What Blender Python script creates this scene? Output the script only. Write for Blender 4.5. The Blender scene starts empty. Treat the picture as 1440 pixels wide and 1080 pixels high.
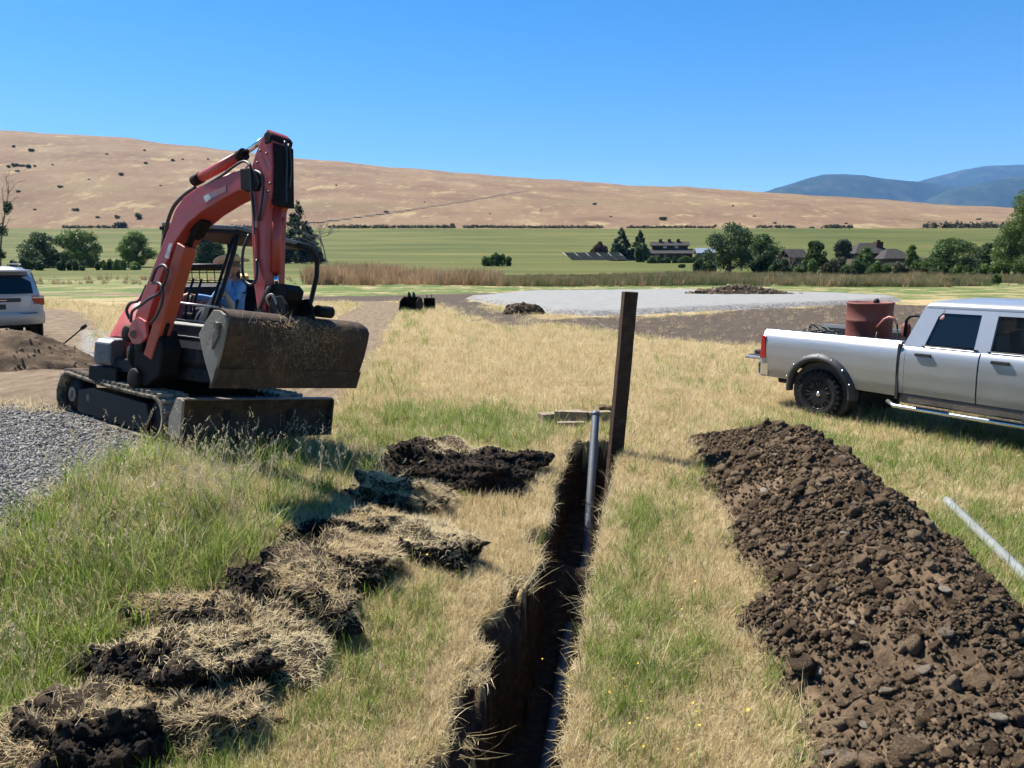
LIP = True
USE_HAZE = True
import bpy, bmesh, math, random
import numpy as np
from mathutils import Vector, Matrix, noise as mnoise

# ------------------------------------------------------------------ camera, sky, sun, exposure
SC = bpy.context.scene
COL = SC.collection
R = math.radians
CAM_H = 2.4
PITCH = math.atan(168 / 1050)
cam_d = bpy.data.cameras.new('camera')
cam_d.sensor_width = 36
cam_d.lens = 26.25
cam_d.clip_start = 0.1
cam_d.clip_end = 40000
cam = bpy.data.objects.new('camera', cam_d)
COL.objects.link(cam)
cam.location = (0, 0, CAM_H)
cam.rotation_euler = (math.pi / 2 - PITCH, 0, 0)
SC.camera = cam

SUN_AZ = R(-50)      # from straight ahead, negative = to the left
SUN_EL = R(54)
world = bpy.data.worlds.new('World')
SC.world = world
world.use_nodes = True
wn = world.node_tree.nodes
wl = world.node_tree.links
bg = wn['Background']
sky = wn.new('ShaderNodeTexSky')
sky.sky_type = 'NISHITA'
sky.sun_disc = False
sky.sun_elevation = SUN_EL
sky.sun_rotation = SUN_AZ
sky.altitude = 900
sky.air_density = 1.0
sky.dust_density = 0.25
sky.ozone_density = 3.2
hs = wn.new('ShaderNodeHueSaturation')
hs.inputs['Saturation'].default_value = 1.42
hs.inputs['Value'].default_value = 1.0
wl.new(sky.outputs[0], hs.inputs['Color'])
wl.new(hs.outputs[0], bg.inputs[0])
bg.inputs[1].default_value = 0.060
sun_d = bpy.data.lights.new('sun', 'SUN')
sun_d.energy = 5.0
sun_d.angle = R(0.53)
sun_d.color = (1.0, 0.95, 0.87)
sun = bpy.data.objects.new('sun', sun_d)
COL.objects.link(sun)
sdir = Vector((math.sin(SUN_AZ) * math.cos(SUN_EL), math.cos(SUN_AZ) * math.cos(SUN_EL), math.sin(SUN_EL)))
sun.rotation_euler = sdir.to_track_quat('Z', 'Y').to_euler()
sun.location = (-20, 20, 40)
SC.view_settings.view_transform = 'Standard'
SC.view_settings.look = 'None'
SC.view_settings.exposure = 1.42
SC.view_settings.gamma = 1.0
SC.view_settings.use_curve_mapping = False
SC.cycles.max_bounces = 5
SC.cycles.diffuse_bounces = 2
SC.cycles.glossy_bounces = 2
SC.cycles.transmission_bounces = 4
SC.cycles.volume_bounces = 0
SC.cycles.transparent_max_bounces = 5
SC.cycles.use_adaptive_sampling = True
SC.cycles.adaptive_threshold = 0.03

random.seed(7)
RNG = np.random.default_rng(11)

# ------------------------------------------------------------------ measuring helpers
F_PX = 1050.0
_c, _s = math.cos(PITCH), math.sin(PITCH)
def sight(u, v):
    x = (u - 720) / F_PX; y = -(v - 540) / F_PX
    return Vector((x, _c + y * _s, -_s + y * _c))
def on_z(u, v, z=0.0):
    d = sight(u, v); t = (z - CAM_H) / d.z
    return Vector((d.x * t, d.y * t, z))
def at_depth(u, v, Y):
    d = sight(u, v); t = Y / d.y
    return Vector((d.x * t, Y, CAM_H + d.z * t))
def smooth(a, b, x):
    t = np.clip((np.asarray(x, float) - a) / (b - a), 0, 1)
    return t * t * (3 - 2 * t)

# value noise in numpy
def _h2(i, j, seed):
    n = (i.astype(np.int64) * 374761393 + j.astype(np.int64) * 668265263 + seed * 982451653) & 0x7fffffff
    n = ((n ^ (n >> 13)) * 1274126177) & 0x7fffffff
    return ((n ^ (n >> 16)) & 0xffff) / 65535.0
def vnoise(x, y, seed=0):
    x = np.asarray(x, float); y = np.asarray(y, float)
    i = np.floor(x); j = np.floor(y); fx = x - i; fy = y - j
    fx = fx * fx * (3 - 2 * fx); fy = fy * fy * (3 - 2 * fy)
    a = _h2(i, j, seed); b = _h2(i + 1, j, seed); c = _h2(i, j + 1, seed); d = _h2(i + 1, j + 1, seed)
    return (a + (b - a) * fx) * (1 - fy) + (c + (d - c) * fx) * fy
def fbm(x, y, octv=4, seed=0, gain=.5):
    v = 0; amp = 1; tot = 0
    for k in range(octv):
        v = v + amp * vnoise(np.asarray(x) * 2 ** k + 13.7 * k, np.asarray(y) * 2 ** k - 7.1 * k, seed + k); tot += amp; amp *= gain
    return v / tot

# ------------------------------------------------------------------ object helpers
def tag(o, label=None, cat=None, group=None, kind=None):
    if label: o['label'] = label
    if cat: o['category'] = cat
    if group: o['group'] = group
    if kind: o['kind'] = kind
    return o
def empty(name, loc=(0, 0, 0), rot=None):
    o = bpy.data.objects.new(name, None); COL.objects.link(o)
    o.empty_display_size = .2
    o.location = loc
    if rot is not None: o.rotation_euler = rot
    return o
def link_mesh(name, me, parent=None):
    o = bpy.data.objects.new(name, me); COL.objects.link(o)
    if parent is not None: o.parent = parent
    return o
def copy_tree(o, parent=None):
    c = o.copy(); COL.objects.link(c); c.parent = parent
    for ch in list(o.children): copy_tree(ch, c)
    return c
def np_mesh(name, verts, faces, mats, smooth_=True):
    me = bpy.data.meshes.new(name)
    verts = np.asarray(verts, np.float32); faces = np.asarray(faces, np.int32)
    me.vertices.add(len(verts)); me.vertices.foreach_set('co', verts.ravel())
    n = faces.shape[1]
    me.loops.add(faces.size); me.loops.foreach_set('vertex_index', faces.ravel())
    me.polygons.add(len(faces))
    me.polygons.foreach_set('loop_start', np.arange(0, faces.size, n, dtype=np.int32))
    me.polygons.foreach_set('loop_total', np.full(len(faces), n, np.int32))
    me.polygons.foreach_set('use_smooth', np.full(len(faces), smooth_, bool))
    me.update(calc_edges=True)
    for m in (mats if isinstance(mats, (list, tuple)) else [mats]): me.materials.append(m)
    return me
def add_attr(me, name, vals):
    a = me.attributes.new(name, 'FLOAT', 'POINT'); a.data.foreach_set('value', np.asarray(vals, np.float32))
def grid_faces(nx, ny):
    i = np.arange(nx - 1); j = np.arange(ny - 1)
    I, J = np.meshgrid(i, j)
    a = (J * nx + I).ravel()
    return np.stack([a, a + 1, a + 1 + nx, a + nx], 1)

class MB:
    """collects shapes, then links them as one mesh object"""
    def __init__(self, M=None):
        self.bm = bmesh.new(); self.M = M or Matrix.Identity(4)
    def _add(self, vs, fs, sm=False):
        bv = [self.bm.verts.new(self.M @ Vector(v)) for v in vs]
        for f in fs:
            try:
                fc = self.bm.faces.new([bv[i] for i in f]); fc.smooth = sm
            except ValueError: pass
        return bv
    def box(self, c, s, rot=None):
        x, y, z = s[0] / 2, s[1] / 2, s[2] / 2
        vs = [Vector((i * x, j * y, k * z)) for i in (-1, 1) for j in (-1, 1) for k in (-1, 1)]
        if rot is not None: vs = [rot @ v for v in vs]
        c = Vector(c)
        self._add([v + c for v in vs], [(0, 1, 3, 2), (4, 6, 7, 5), (0, 4, 5, 1), (2, 3, 7, 6), (0, 2, 6, 4), (1, 5, 7, 3)])
        return self
    def bounds(self, a, b):
        return self.box([(a[i] + b[i]) / 2 for i in range(3)], [abs(b[i] - a[i]) for i in range(3)])
    def tube(self, pts, r, n=10, cap=True, sm=True, flat=None):
        pts = [Vector(p) for p in pts]
        rs = r if isinstance(r, (list, tuple)) else [r] * len(pts)
        vs = []; up = None
        for i, p in enumerate(pts):
            d = (pts[min(i + 1, len(pts) - 1)] - pts[max(i - 1, 0)]).normalized()
            if up is None:
                up = Vector((0, 0, 1)) if abs(d.z) < .9 else Vector((1, 0, 0))
            a = (up - d * up.dot(d)).normalized(); up = a
            b = d.cross(a)
            for k in range(n):
                t = 2 * math.pi * k / n
                vs.append(p + a * math.cos(t) * rs[i] * (flat or 1) + b * math.sin(t) * rs[i])
        fs = []
        for i in range(len(pts) - 1):
            for k in range(n):
                fs.append((i * n + k, i * n + (k + 1) % n, (i + 1) * n + (k + 1) % n, (i + 1) * n + k))
        bv = self._add(vs, fs, sm)
        if cap:
            for idx in (list(range(n))[::-1], [len(vs) - n + k for k in range(n)]):
                try: self.bm.faces.new([bv[i] for i in idx])
                except ValueError: pass
        return self
    def prism(self, poly, w, axis_o, ax, ay, an, w0=None):
        """polygon (u,v) in the ax/ay plane, extruded along an from -w/2 to w/2 (or w0..w)"""
        o = Vector(axis_o); ax = Vector(ax); ay = Vector(ay); an = Vector(an)
        lo, hi = (-w / 2, w / 2) if w0 is None else (w0, w)
        n = len(poly)
        vs = [o + ax * u + ay * v + an * lo for u, v in poly] + [o + ax * u + ay * v + an * hi for u, v in poly]
        fs = [tuple(range(n))[::-1], tuple(range(n, 2 * n))] + [(i, (i + 1) % n, n + (i + 1) % n, n + i) for i in range(n)]
        self._add(vs, fs)
        return self
    def lathe(self, prof, o, axis, n=24, sm=True):
        """profile of (radius, along) around axis through o"""
        o = Vector(o); ax = Vector(axis).normalized()
        a = (Vector((0, 0, 1)) if abs(ax.z) < .9 else Vector((1, 0, 0))).cross(ax).normalized(); b = ax.cross(a)
        vs = []
        for r, h in prof:
            for k in range(n):
                t = 2 * math.pi * k / n
                vs.append(o + ax * h + (a * math.cos(t) + b * math.sin(t)) * r)
        fs = []
        for i in range(len(prof) - 1):
            for k in range(n):
                fs.append((i * n + k, i * n + (k + 1) % n, (i + 1) * n + (k + 1) % n, (i + 1) * n + k))
        bv = self._add(vs, fs, sm)
        for idx, r in ((list(range(n))[::-1], prof[0][0]), ([len(vs) - n + k for k in range(n)], prof[-1][0])):
            if r > 1e-4:
                try: self.bm.faces.new([bv[i] for i in idx])
                except ValueError: pass
        return self
    def sheet(self, rows, sm=True, closed=False):
        """rows of points joined to a surface"""
        n = len(rows[0]); vs = [p for r in rows for p in r]; fs = []
        for i in range(len(rows) - 1):
            for k in range(n if closed else n - 1):
                fs.append((i * n + k, i * n + (k + 1) % n, (i + 1) * n + (k + 1) % n, (i + 1) * n + k))
        self._add(vs, fs, sm)
        return self
    def build(self, name, mat, parent=None, bevel=0, seg=2, solid=0, sub=0, norm=True):
        bm = self.bm
        if bevel:
            bmesh.ops.remove_doubles(bm, verts=bm.verts, dist=1e-5)
            es = [e for e in bm.edges if len(e.link_faces) == 2 and e.calc_face_angle(0) > .5]
            if es: bmesh.ops.bevel(bm, geom=es, offset=bevel, offset_type='OFFSET', segments=seg, profile=.6, affect='EDGES', clamp_overlap=True)
        if norm: bmesh.ops.recalc_face_normals(bm, faces=bm.faces)
        me = bpy.data.meshes.new(name); bm.to_mesh(me); bm.free()
        for m in (mat if isinstance(mat, (list, tuple)) else [mat]): me.materials.append(m)
        o = link_mesh(name, me, parent)
        if solid:
            md = o.modifiers.new('thick', 'SOLIDIFY'); md.thickness = solid; md.offset = 0
            es = o.modifiers.new('split', 'EDGE_SPLIT'); es.split_angle = R(40)
        if sub:
            md = o.modifiers.new('sub', 'SUBSURF'); md.levels = sub; md.render_levels = sub
        return o

# ------------------------------------------------------------------ materials
class NT:
    def __init__(self, name):
        self.m = bpy.data.materials.new(name); self.m.use_nodes = True
        self.t = self.m.node_tree; self.n = self.t.nodes; self.l = self.t.links
        self.b = self.n['Principled BSDF']; self.out = self.n['Material Output']
    def new(self, typ, **kw):
        nd = self.n.new(typ)
        for k, v in kw.items(): setattr(nd, k, v)
        return nd
    def put(self, sock, v):
        if hasattr(v, 'is_linked') or hasattr(v, 'links'): self.l.new(v, sock)
        else: sock.default_value = v
    def coord(self, kind='Object'):
        return self.new('ShaderNodeTexCoord').outputs[kind]
    def pos(self): return self.new('ShaderNodeNewGeometry').outputs['Position']
    def noise(self, vec, scale, detail=4, rough=.55, out='Fac'):
        nd = self.new('ShaderNodeTexNoise'); nd.inputs['Scale'].default_value = scale
        nd.inputs['Detail'].default_value = detail; nd.inputs['Roughness'].default_value = rough
        if vec is not None: self.l.new(vec, nd.inputs['Vector'])
        return nd.outputs[out]
    def voro(self, vec, scale, out='Distance'):
        nd = self.new('ShaderNodeTexVoronoi'); nd.inputs['Scale'].default_value = scale
        if vec is not None: self.l.new(vec, nd.inputs['Vector'])
        return nd.outputs[out]
    def mapping(self, vec, scale=(1, 1, 1), rot=(0, 0, 0)):
        nd = self.new('ShaderNodeMapping'); nd.inputs['Scale'].default_value = scale; nd.inputs['Rotation'].default_value = rot
        self.l.new(vec, nd.inputs['Vector']); return nd.outputs[0]
    def ramp(self, fac, stops, interp='LINEAR'):
        nd = self.new('ShaderNodeValToRGB'); nd.color_ramp.interpolation = interp
        e = nd.color_ramp.elements
        while len(e) < len(stops): e.new(.5)
        for el, (p, c) in zip(e, stops):
            el.position = p; el.color = (*c, 1) if len(c) == 3 else c
        self.put(nd.inputs[0], fac); return nd.outputs[0]
    def step(self, fac, a, b):
        nd = self.new('ShaderNodeMapRange'); nd.interpolation_type = 'SMOOTHSTEP'
        nd.inputs['From Min'].default_value = a; nd.inputs['From Max'].default_value = b
        self.put(nd.inputs['Value'], fac); return nd.outputs[0]
    def math(self, op, a, b=0.0, clamp=False):
        nd = self.new('ShaderNodeMath', operation=op); nd.use_clamp = clamp
        self.put(nd.inputs[0], a); self.put(nd.inputs[1], b); return nd.outputs[0]
    def mix(self, fac, a, b, blend='MIX'):
        nd = self.new('ShaderNodeMixRGB', blend_type=blend)
        self.put(nd.inputs[0], fac)
        self.put(nd.inputs[1], a if not isinstance(a, tuple) else (*a, 1)[:4]); self.put(nd.inputs[2], b if not isinstance(b, tuple) else (*b, 1)[:4])
        return nd.outputs[0]
    def attr(self, name):
        return self.new('ShaderNodeAttribute', attribute_name=name).outputs['Fac']
    def bump(self, h, dist=.02, strength=1.0):
        nd = self.new('ShaderNodeBump'); nd.inputs['Distance'].default_value = dist; nd.inputs['Strength'].default_value = strength
        self.put(nd.inputs['Height'], h); self.l.new(nd.outputs[0], self.b.inputs['Normal'])
    def set(self, color=None, rough=None, metal=None, spec=None):
        if color is not None: self.put(self.b.inputs['Base Color'], (*color, 1) if isinstance(color, tuple) and len(color) == 3 else color)
        if rough is not None: self.put(self.b.inputs['Roughness'], rough)
        if metal is not None: self.put(self.b.inputs['Metallic'], metal)
        if spec is not None: self.put(self.b.inputs['Specular IOR Level'], spec)
        return self.m

def M_plain(name, col, rough=.6, metal=0, spec=.5, var=.12, scale=6, bump=0, bscale=60):
    t = NT(name); v = t.coord()
    n = t.noise(v, scale, 5)
    lo = tuple(c * (1 - var * 1.6) for c in col); hi = tuple(min(1, c * (1 + var * 1.6)) for c in col)
    t.set(t.ramp(n, [(.25, lo), (.75, hi)]), rough, metal, spec)
    if bump: t.bump(t.noise(v, bscale, 4), bump)
    return t.m
def M_worn(name, col, wear, rough=.5, amount=.45, scale=5, metal=0, fine=None, bump=.002, dust=None):
    """paint with worn or dirty patches that have a shape of their own"""
    t = NT(name); v = t.coord()
    n = t.noise(v, scale, 8, .65); n2 = t.noise(v, scale * 7, 5, .6)
    k = t.step(t.math('ADD', t.math('MULTIPLY', n, .7), t.math('MULTIPLY', n2, .3)), 1 - amount - .06, 1 - amount + .08)
    vv = t.ramp(t.noise(v, scale * .6, 3), [(.3, tuple(c * .82 for c in col)), (.7, tuple(min(1, c * 1.15) for c in col))])
    c = t.mix(k, vv, wear)
    if dust:
        c = t.mix(t.math('MULTIPLY', t.step(t.noise(v, scale * 2.3, 6, .7), .45, .75), .6), c, dust)
    t.set(c, t.math('ADD', t.math('MULTIPLY', k, .25), rough), metal, .5 if max(col) > .06 else .18)
    t.bump(t.math('ADD', n2, t.math('MULTIPLY', k, -.5)), bump)
    return t.m
# ------------------------------------------------------------------ terrain shape
TR_S, TR_X0, TR_Y0 = 0.172, 0.03, 3.5
def tx(y): return TR_X0 + TR_S * (np.minimum(np.asarray(y, float), 11.0) - TR_Y0)
TR_END = 10.0
def base_z(x, y):
    x = np.asarray(x, float); y = np.asarray(y, float)
    s = .85 * x + .53 * y
    z = .55 * (1 - smooth(-.2, 3.6, s)) * smooth(3.9, 6.4, y) * (1 - smooth(35, 60, y))
    z = z - .24 * smooth(2.2, 5.6, x) * (1 - smooth(22, 45, y))
    yy = np.clip(y - 120, 0, 480)
    z = z + 1.35e-4 * yy ** 2
    near = 1 - smooth(40, 90, y)
    z = z + near * (.05 * (fbm(x * .7, y * .7, 3, 3) - .5) + .03 * (fbm(x * 3, y * 3, 3, 9) - .5))
    z = z + (1 - near) * .5 * (fbm(x * .03, y * .03, 3, 21) - .5)
    return z
def trench(x, y):
    """(depth below ground, soil mask)"""
    a = np.asarray(x, float) - tx(y); y = np.asarray(y, float)
    nL = fbm(y * 2.6, y * 0 + 3.3, 5, 31, .65) - .5; nR = fbm(y * 2.2, y * 0 + 8.3, 4, 35) - .5
    w = .255 + .085 * smooth(6.5, 9.5, y)
    amp = .33 * (1 - smooth(4.5, 8.0, y)) + .12
    eL = -w + amp * np.minimum(nL, .12); eR = w + .10 * nR
    fine = .09 * (fbm(a * 14 + 4, y * 14, 4, 41, .6) - .5)
    inl = smooth(-.022, .022, a - eL + fine); inr = smooth(-.022, .022, eR - a + fine)
    end = smooth(-.03, .03, TR_END - y + .12 * (fbm(a * 6, y * 0 + 1.1, 3, 5) - .5))
    t = inl * inr * end
    depth = .95 - .50 * np.exp(-((y - 6.75) / .34) ** 2) + .07 * (fbm(x * 6, y * 6, 3, 51) - .5)
    # crumbled ledges on the left lip
    led = smooth(.50, .60, fbm(y * 1.9 + 7, a * 2.5, 3, 61)) * smooth(-.20, -.05, a - eL) * (1 - inl) * (1 - smooth(6.5, 8.5, y)) * end
    d = t * depth + led * .22
    soil = np.clip(smooth(.02, .25, t) + led * 1.2, 0, 1)
    return d, soil
def gz(x, y):
    return base_z(x, y) - trench(x, y)[0]
def gz1(x, y): return float(base_z(x, y))

def seg_dist(x, y, pts):
    d = np.full(np.shape(x), 1e9)
    for (x0, y0), (x1, y1) in zip(pts[:-1], pts[1:]):
        dx, dy = x1 - x0, y1 - y0
        t = np.clip(((x - x0) * dx + (y - y0) * dy) / (dx * dx + dy * dy), 0, 1)
        d = np.minimum(d, np.hypot(x - x0 - t * dx, y - y0 - t * dy))
    return d
def in_poly(x, y, poly):
    ins = np.zeros(np.shape(x), bool); n = len(poly)
    for i in range(n):
        x0, y0 = poly[i]; x1, y1 = poly[(i + 1) % n]
        if y0 == y1: continue
        c = ((y0 > y) != (y1 > y)) & (x < (x1 - x0) * (y - y0) / (y1 - y0) + x0)
        ins ^= c
    return ins
def poly_mask(x, y, poly, soft):
    pl = [(p[0], p[1]) for p in poly]
    d = seg_dist(x, y, pl + [pl[0]]); s = np.where(in_poly(x, y, pl), d, -d)
    return smooth(-soft, soft, s + soft * 1.2 * (fbm(x / soft * .5, y / soft * .5, 3, 77) - .5) * 2)

def G(u, v, z=0.0):
    p = on_z(u, v, z); return (p.x, p.y)
GRAVEL = [(-3.75, 5.2), (-3.85, 6.2), (-3.75, 7.2), (-4.0, 8.4), (-4.6, 9.6), (-5.6, 10.0), (-8.2, 9.9), (-14, 9.6), (-14, 4.6), (-6.0, 4.4)]
DIRTLOT = [(-5.2, 9.8), (-4.2, 10.6), (-4.6, 12.0), (-6.2, 13.8), (-8.2, 15.8), (-10.3, 19), (-12.6, 23), (-18, 32), (-34, 36), (-24, 9.5), (-8, 9.7)]
TRACK = [(-4.3, 12), (-4.6, 16), (-5.3, 23), (-6.4, 32), (-7.9, 46), (-13, 55), (-40, 62)]
BARE1 = [G(600, 424), G(648, 420), G(712, 440), G(760, 447), G(740, 462), G(690, 455), G(628, 436)]
BARE2 = [G(742, 452), G(830, 443), G(960, 440), G(1190, 428), G(1440, 432), G(1440, 478), G(1190, 482), G(1040, 480), G(900, 470), G(800, 464)]
BARE3 = [G(395, 417), G(560, 415.5), G(745, 411), G(745, 414), G(600, 424), G(440, 424)]
PAD = [G(640, 420), G(742, 411.6), G(960, 409.4), G(1190, 415), G(1275, 420), G(1285, 424), G(1190, 430), G(952, 440), G(835, 445), G(757, 443), G(700, 431)]
SOD_ROW = [(-.55, 8.75), (-1.05, 7.3), (-1.45, 5.7), (-1.85, 4.55), (-2.2, 3.5)]
def masks(x, y):
    soil = trench(x, y)[1]
    soil = np.maximum(soil, .9 * smooth(.42, .56, fbm(x * 3.2, y * 3.2, 4, 201)) * smooth(.42, .12, seg_dist(x, y, SOD_ROW)))
    gravel = poly_mask(x, y, GRAVEL, .35)
    gr2 = smooth(1.2, .5, seg_dist(x, y, [(-7.6, 14.6), (-9.9, 18.6), (-12.4, 23)])) * .9
    dl = poly_mask(x, y, DIRTLOT, .5)
    tr = smooth(1.55, 1.05, seg_dist(x, y, TRACK) + .5 * (fbm(x * .6, y * .6, 3, 15) - .5)) * smooth(9.5, 11, y)
    path = smooth(1.8, .9, seg_dist(x, y, [(-60, 62), (-30, 61), (-16, 58)]))
    dirt = np.maximum(np.maximum(dl, tr), path)
    bare = np.maximum(np.maximum(poly_mask(x, y, BARE1, 1.0), poly_mask(x, y, BARE2, 1.6)), poly_mask(x, y, BARE3, 1.2) * .9)
    # green: how fresh the grass is
    n = fbm(x * .45, y * .45, 4, 91); n2 = fbm(x * 1.8, y * 1.8, 3, 95)
    a = x - tx(y)
    g = .20 + .9 * (n - .5) + .5 * (n2 - .5)
    left = smooth(-1.6, -2.6, a + .6 * (n - .5)) * (1 - smooth(8.2, 10.0, y)) * smooth(-8, -5.5, x)
    g = g + .42 * left
    strip = np.exp(-((a - .62) / .28) ** 2) * (1 - smooth(6.0, 9.0, y))
    g = g + .36 * strip
    g = g + .22 * np.exp(-((a + .95) / .30) ** 2) * (1 - smooth(4.5, 6.0, y))
    g = g + .60 * np.exp(-(((x + 1.0) / 1.7) ** 2 + ((y - 11.2) / 1.4) ** 2))
    g = g + .35 * smooth(3.0, 4.6, x) * (1 - smooth(11, 15, y))
    g = g + .15 * smooth(15, 60, y) + .30 * smooth(42, 62, y) - .25 * np.exp(-((a + .33) / .25) ** 2)
    g = g - .12 * smooth(11, 16, y) * (1 - smooth(30, 60, y))
    return dict(soil=soil, gravel=np.maximum(gravel * (1 - dl * .6), gr2 * .8), dirt=dirt, bare=bare, green=np.clip(g, 0, 1))

# one sheet to the horizon, finer towards the trench
def steps(lo, hi, d): return np.arange(lo, hi, d)
def grow(start, stop, d, k):
    out = []; v = start
    while v < stop: out.append(v); v += d; d *= k
    out.append(stop); return np.array(out)
ax_in = steps(-.62, .50, .014)
right = grow(.50, 12000, .03, 1.0); 
def side(start):
    a = steps(start, start + 1.2, .03); b = steps(a[-1] + .05, 5.5, .06); c = grow(b[-1] + .07, 12000, .08, 1.035)
    return np.concatenate([a, b, c])
ax_ = np.concatenate([-side(.63)[::-1], ax_in, side(.50)])
ay_ = np.concatenate([steps(.6, 11.2, .034), steps(11.2, 18, .07), grow(18, 12000, .09, 1.03)])
GX, GY = np.meshgrid(ax_, ay_)
GX = GX + tx(GY)
GZ = gz(GX, GY)
mk = masks(GX, GY)
t_ground = NT('meadow_ground')
def ground_material(t):
    P = t.pos()
    n_big = t.noise(P, .35, 5); n_mid = t.noise(P, 2.2, 6, .65); n_fine = t.noise(P, 38, 5, .7)
    dry = t.ramp(n_fine, [(.30, (.18, .13, .065)), (.52, (.34, .26, .135)), (.72, (.48, .39, .22))])
    grn = t.ramp(n_fine, [(.30, (.030, .050, .012)), (.55, (.085, .125, .030)), (.75, (.17, .20, .06))])
    gmask = t.step(t.math('ADD', t.attr('green'), t.math('MULTIPLY', t.math('SUBTRACT', n_mid, .5), .9)), .30, .75)
    base = t.mix(gmask, dry, grn)
    # far pasture
    sep = t.new('ShaderNodeSeparateXYZ'); t.l.new(P, sep.inputs[0])
    Pf = t.mapping(P, (.010, .045, .02))
    past = t.ramp(t.noise(Pf, 1.0, 6, .6), [(.30, (.044, .058, .010)), (.50, (.072, .080, .015)), (.66, (.120, .110, .030)), (.8, (.16, .13, .05))])
    base = t.mix(t.step(sep.outputs[1], 118, 150), base, past)
    far_edge = t.step(t.math('ADD', sep.outputs[1], t.math('MULTIPLY', t.noise(Pf, .6, 3), 60)), 620, 640)
    base = t.mix(far_edge, base, (.30, .20, .11))
    dirt = t.ramp(t.noise(t.mapping(P, (1, .35, 1), (0, 0, .3)), 5, 7, .65), [(.3, (.085, .06, .038)), (.52, (.165, .122, .078)), (.75, (.25, .195, .132))])
    base = t.mix(t.step(t.math('ADD', t.attr('dirt'), t.math('MULTIPLY', t.math('SUBTRACT', n_mid, .5), .5)), .40, .62), base, dirt)
    bare = t.ramp(t.noise(P, 4.5, 8, .75), [(.3, (.030, .022, .016)), (.55, (.078, .058, .042)), (.75, (.15, .115, .083))])
    base = t.mix(t.step(t.math('ADD', t.attr('bare'), t.math('MULTIPLY', t.math('SUBTRACT', n_mid, .5), .8)), .40, .62), base, bare)
    vc = t.new('ShaderNodeTexVoronoi'); vc.inputs['Scale'].default_value = 34; t.l.new(P, vc.inputs['Vector'])
    grav = t.ramp(t.noise(vc.outputs['Color'], 1.0, 0), [(.3, (.095, .088, .078)), (.5, (.19, .178, .158)), (.7, (.30, .282, .25))])
    base = t.mix(t.step(t.math('ADD', t.attr('gravel'), t.math('MULTIPLY', t.math('SUBTRACT', n_mid, .5), .7)), .38, .60), base, grav)
    soil = t.ramp(t.noise(P, 14, 8, .75), [(.3, (.024, .016, .011)), (.55, (.062, .043, .030)), (.78, (.13, .095, .068))])
    base = t.mix(t.step(t.attr('soil'), .3, .6), base, soil)
    t.set(base, .95, 0, .15)
    t.bump(t.math('ADD', n_fine, t.math('MULTIPLY', t.noise(P, 9, 6, .7), 1.5)), .03, .7)
    return t.m
MAT_GROUND = ground_material(t_ground)
me = np_mesh('ground', np.stack([GX.ravel(), GY.ravel(), GZ.ravel()], 1), grid_faces(len(ax_), len(ay_)), MAT_GROUND)
for k, v in mk.items(): add_attr(me, k, v.ravel())
ground = tag(link_mesh('ground', me), kind='structure')
ground['label'] = 'dry and green meadow ground with a narrow dug trench'

# gravel building pad: a low raised table with rough sloping edges
def make_pad():
    pl = [(p[0], p[1]) for p in PAD]
    xs = np.concatenate([np.linspace(min(p[0] for p in pl) - 2, 12, 200), np.linspace(12.3, 48, 100)]); ys = np.linspace(min(p[1] for p in pl) - 2, max(p[1] for p in pl) + 2, 170)
    X, Y = np.meshgrid(xs, ys)
    d = seg_dist(X, Y, pl + [pl[0]]); s = np.where(in_poly(X, Y, pl), d, -d)
    s = s + .5 * (fbm(X * .8, Y * .8, 4, 5) - .5)
    h = -.25 + .52 * smooth(-.3, 1.5, s)
    h = h + .04 * (fbm(X * 2, Y * 2, 3, 6) - .5)
    slope = 1 - smooth(.9, 1.5, s)
    h = h + slope * .12 * (fbm(X * 3, Y * 3, 3, 8) - .5)
    t = NT('pad_gravel'); P = t.pos()
    v = t.new('ShaderNodeTexVoronoi'); v.inputs['Scale'].default_value = 9; t.l.new(P, v.inputs['Vector'])
    fine = t.ramp(t.noise(t.mapping(P, (.5, 1.5, 1)), 3, 8, .7), [(.3, (.165, .165, .158)), (.7, (.26, .258, .248))])
    rough_c = t.ramp(t.noise(v.outputs['Color'], 1.0, 0), [(.3, (.09, .085, .08)), (.7, (.26, .25, .235))])
    t.set(t.mix(t.attr('slope'), fine, rough_c), .95, 0, .2)
    t.bump(t.noise(P, 12, 5, .7), .05, .8)
    me = np_mesh('gravel_pad', np.stack([X.ravel(), Y.ravel(), (h + base_z(X, Y)).ravel()], 1), grid_faces(len(xs), len(ys)), t.m)
    add_attr(me, 'slope', slope.ravel())
    o = tag(link_mesh('gravel_pad', me), kind='structure')
    o['label'] = 'pale grey raised gravel building pad beyond the post'
make_pad()

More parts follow.
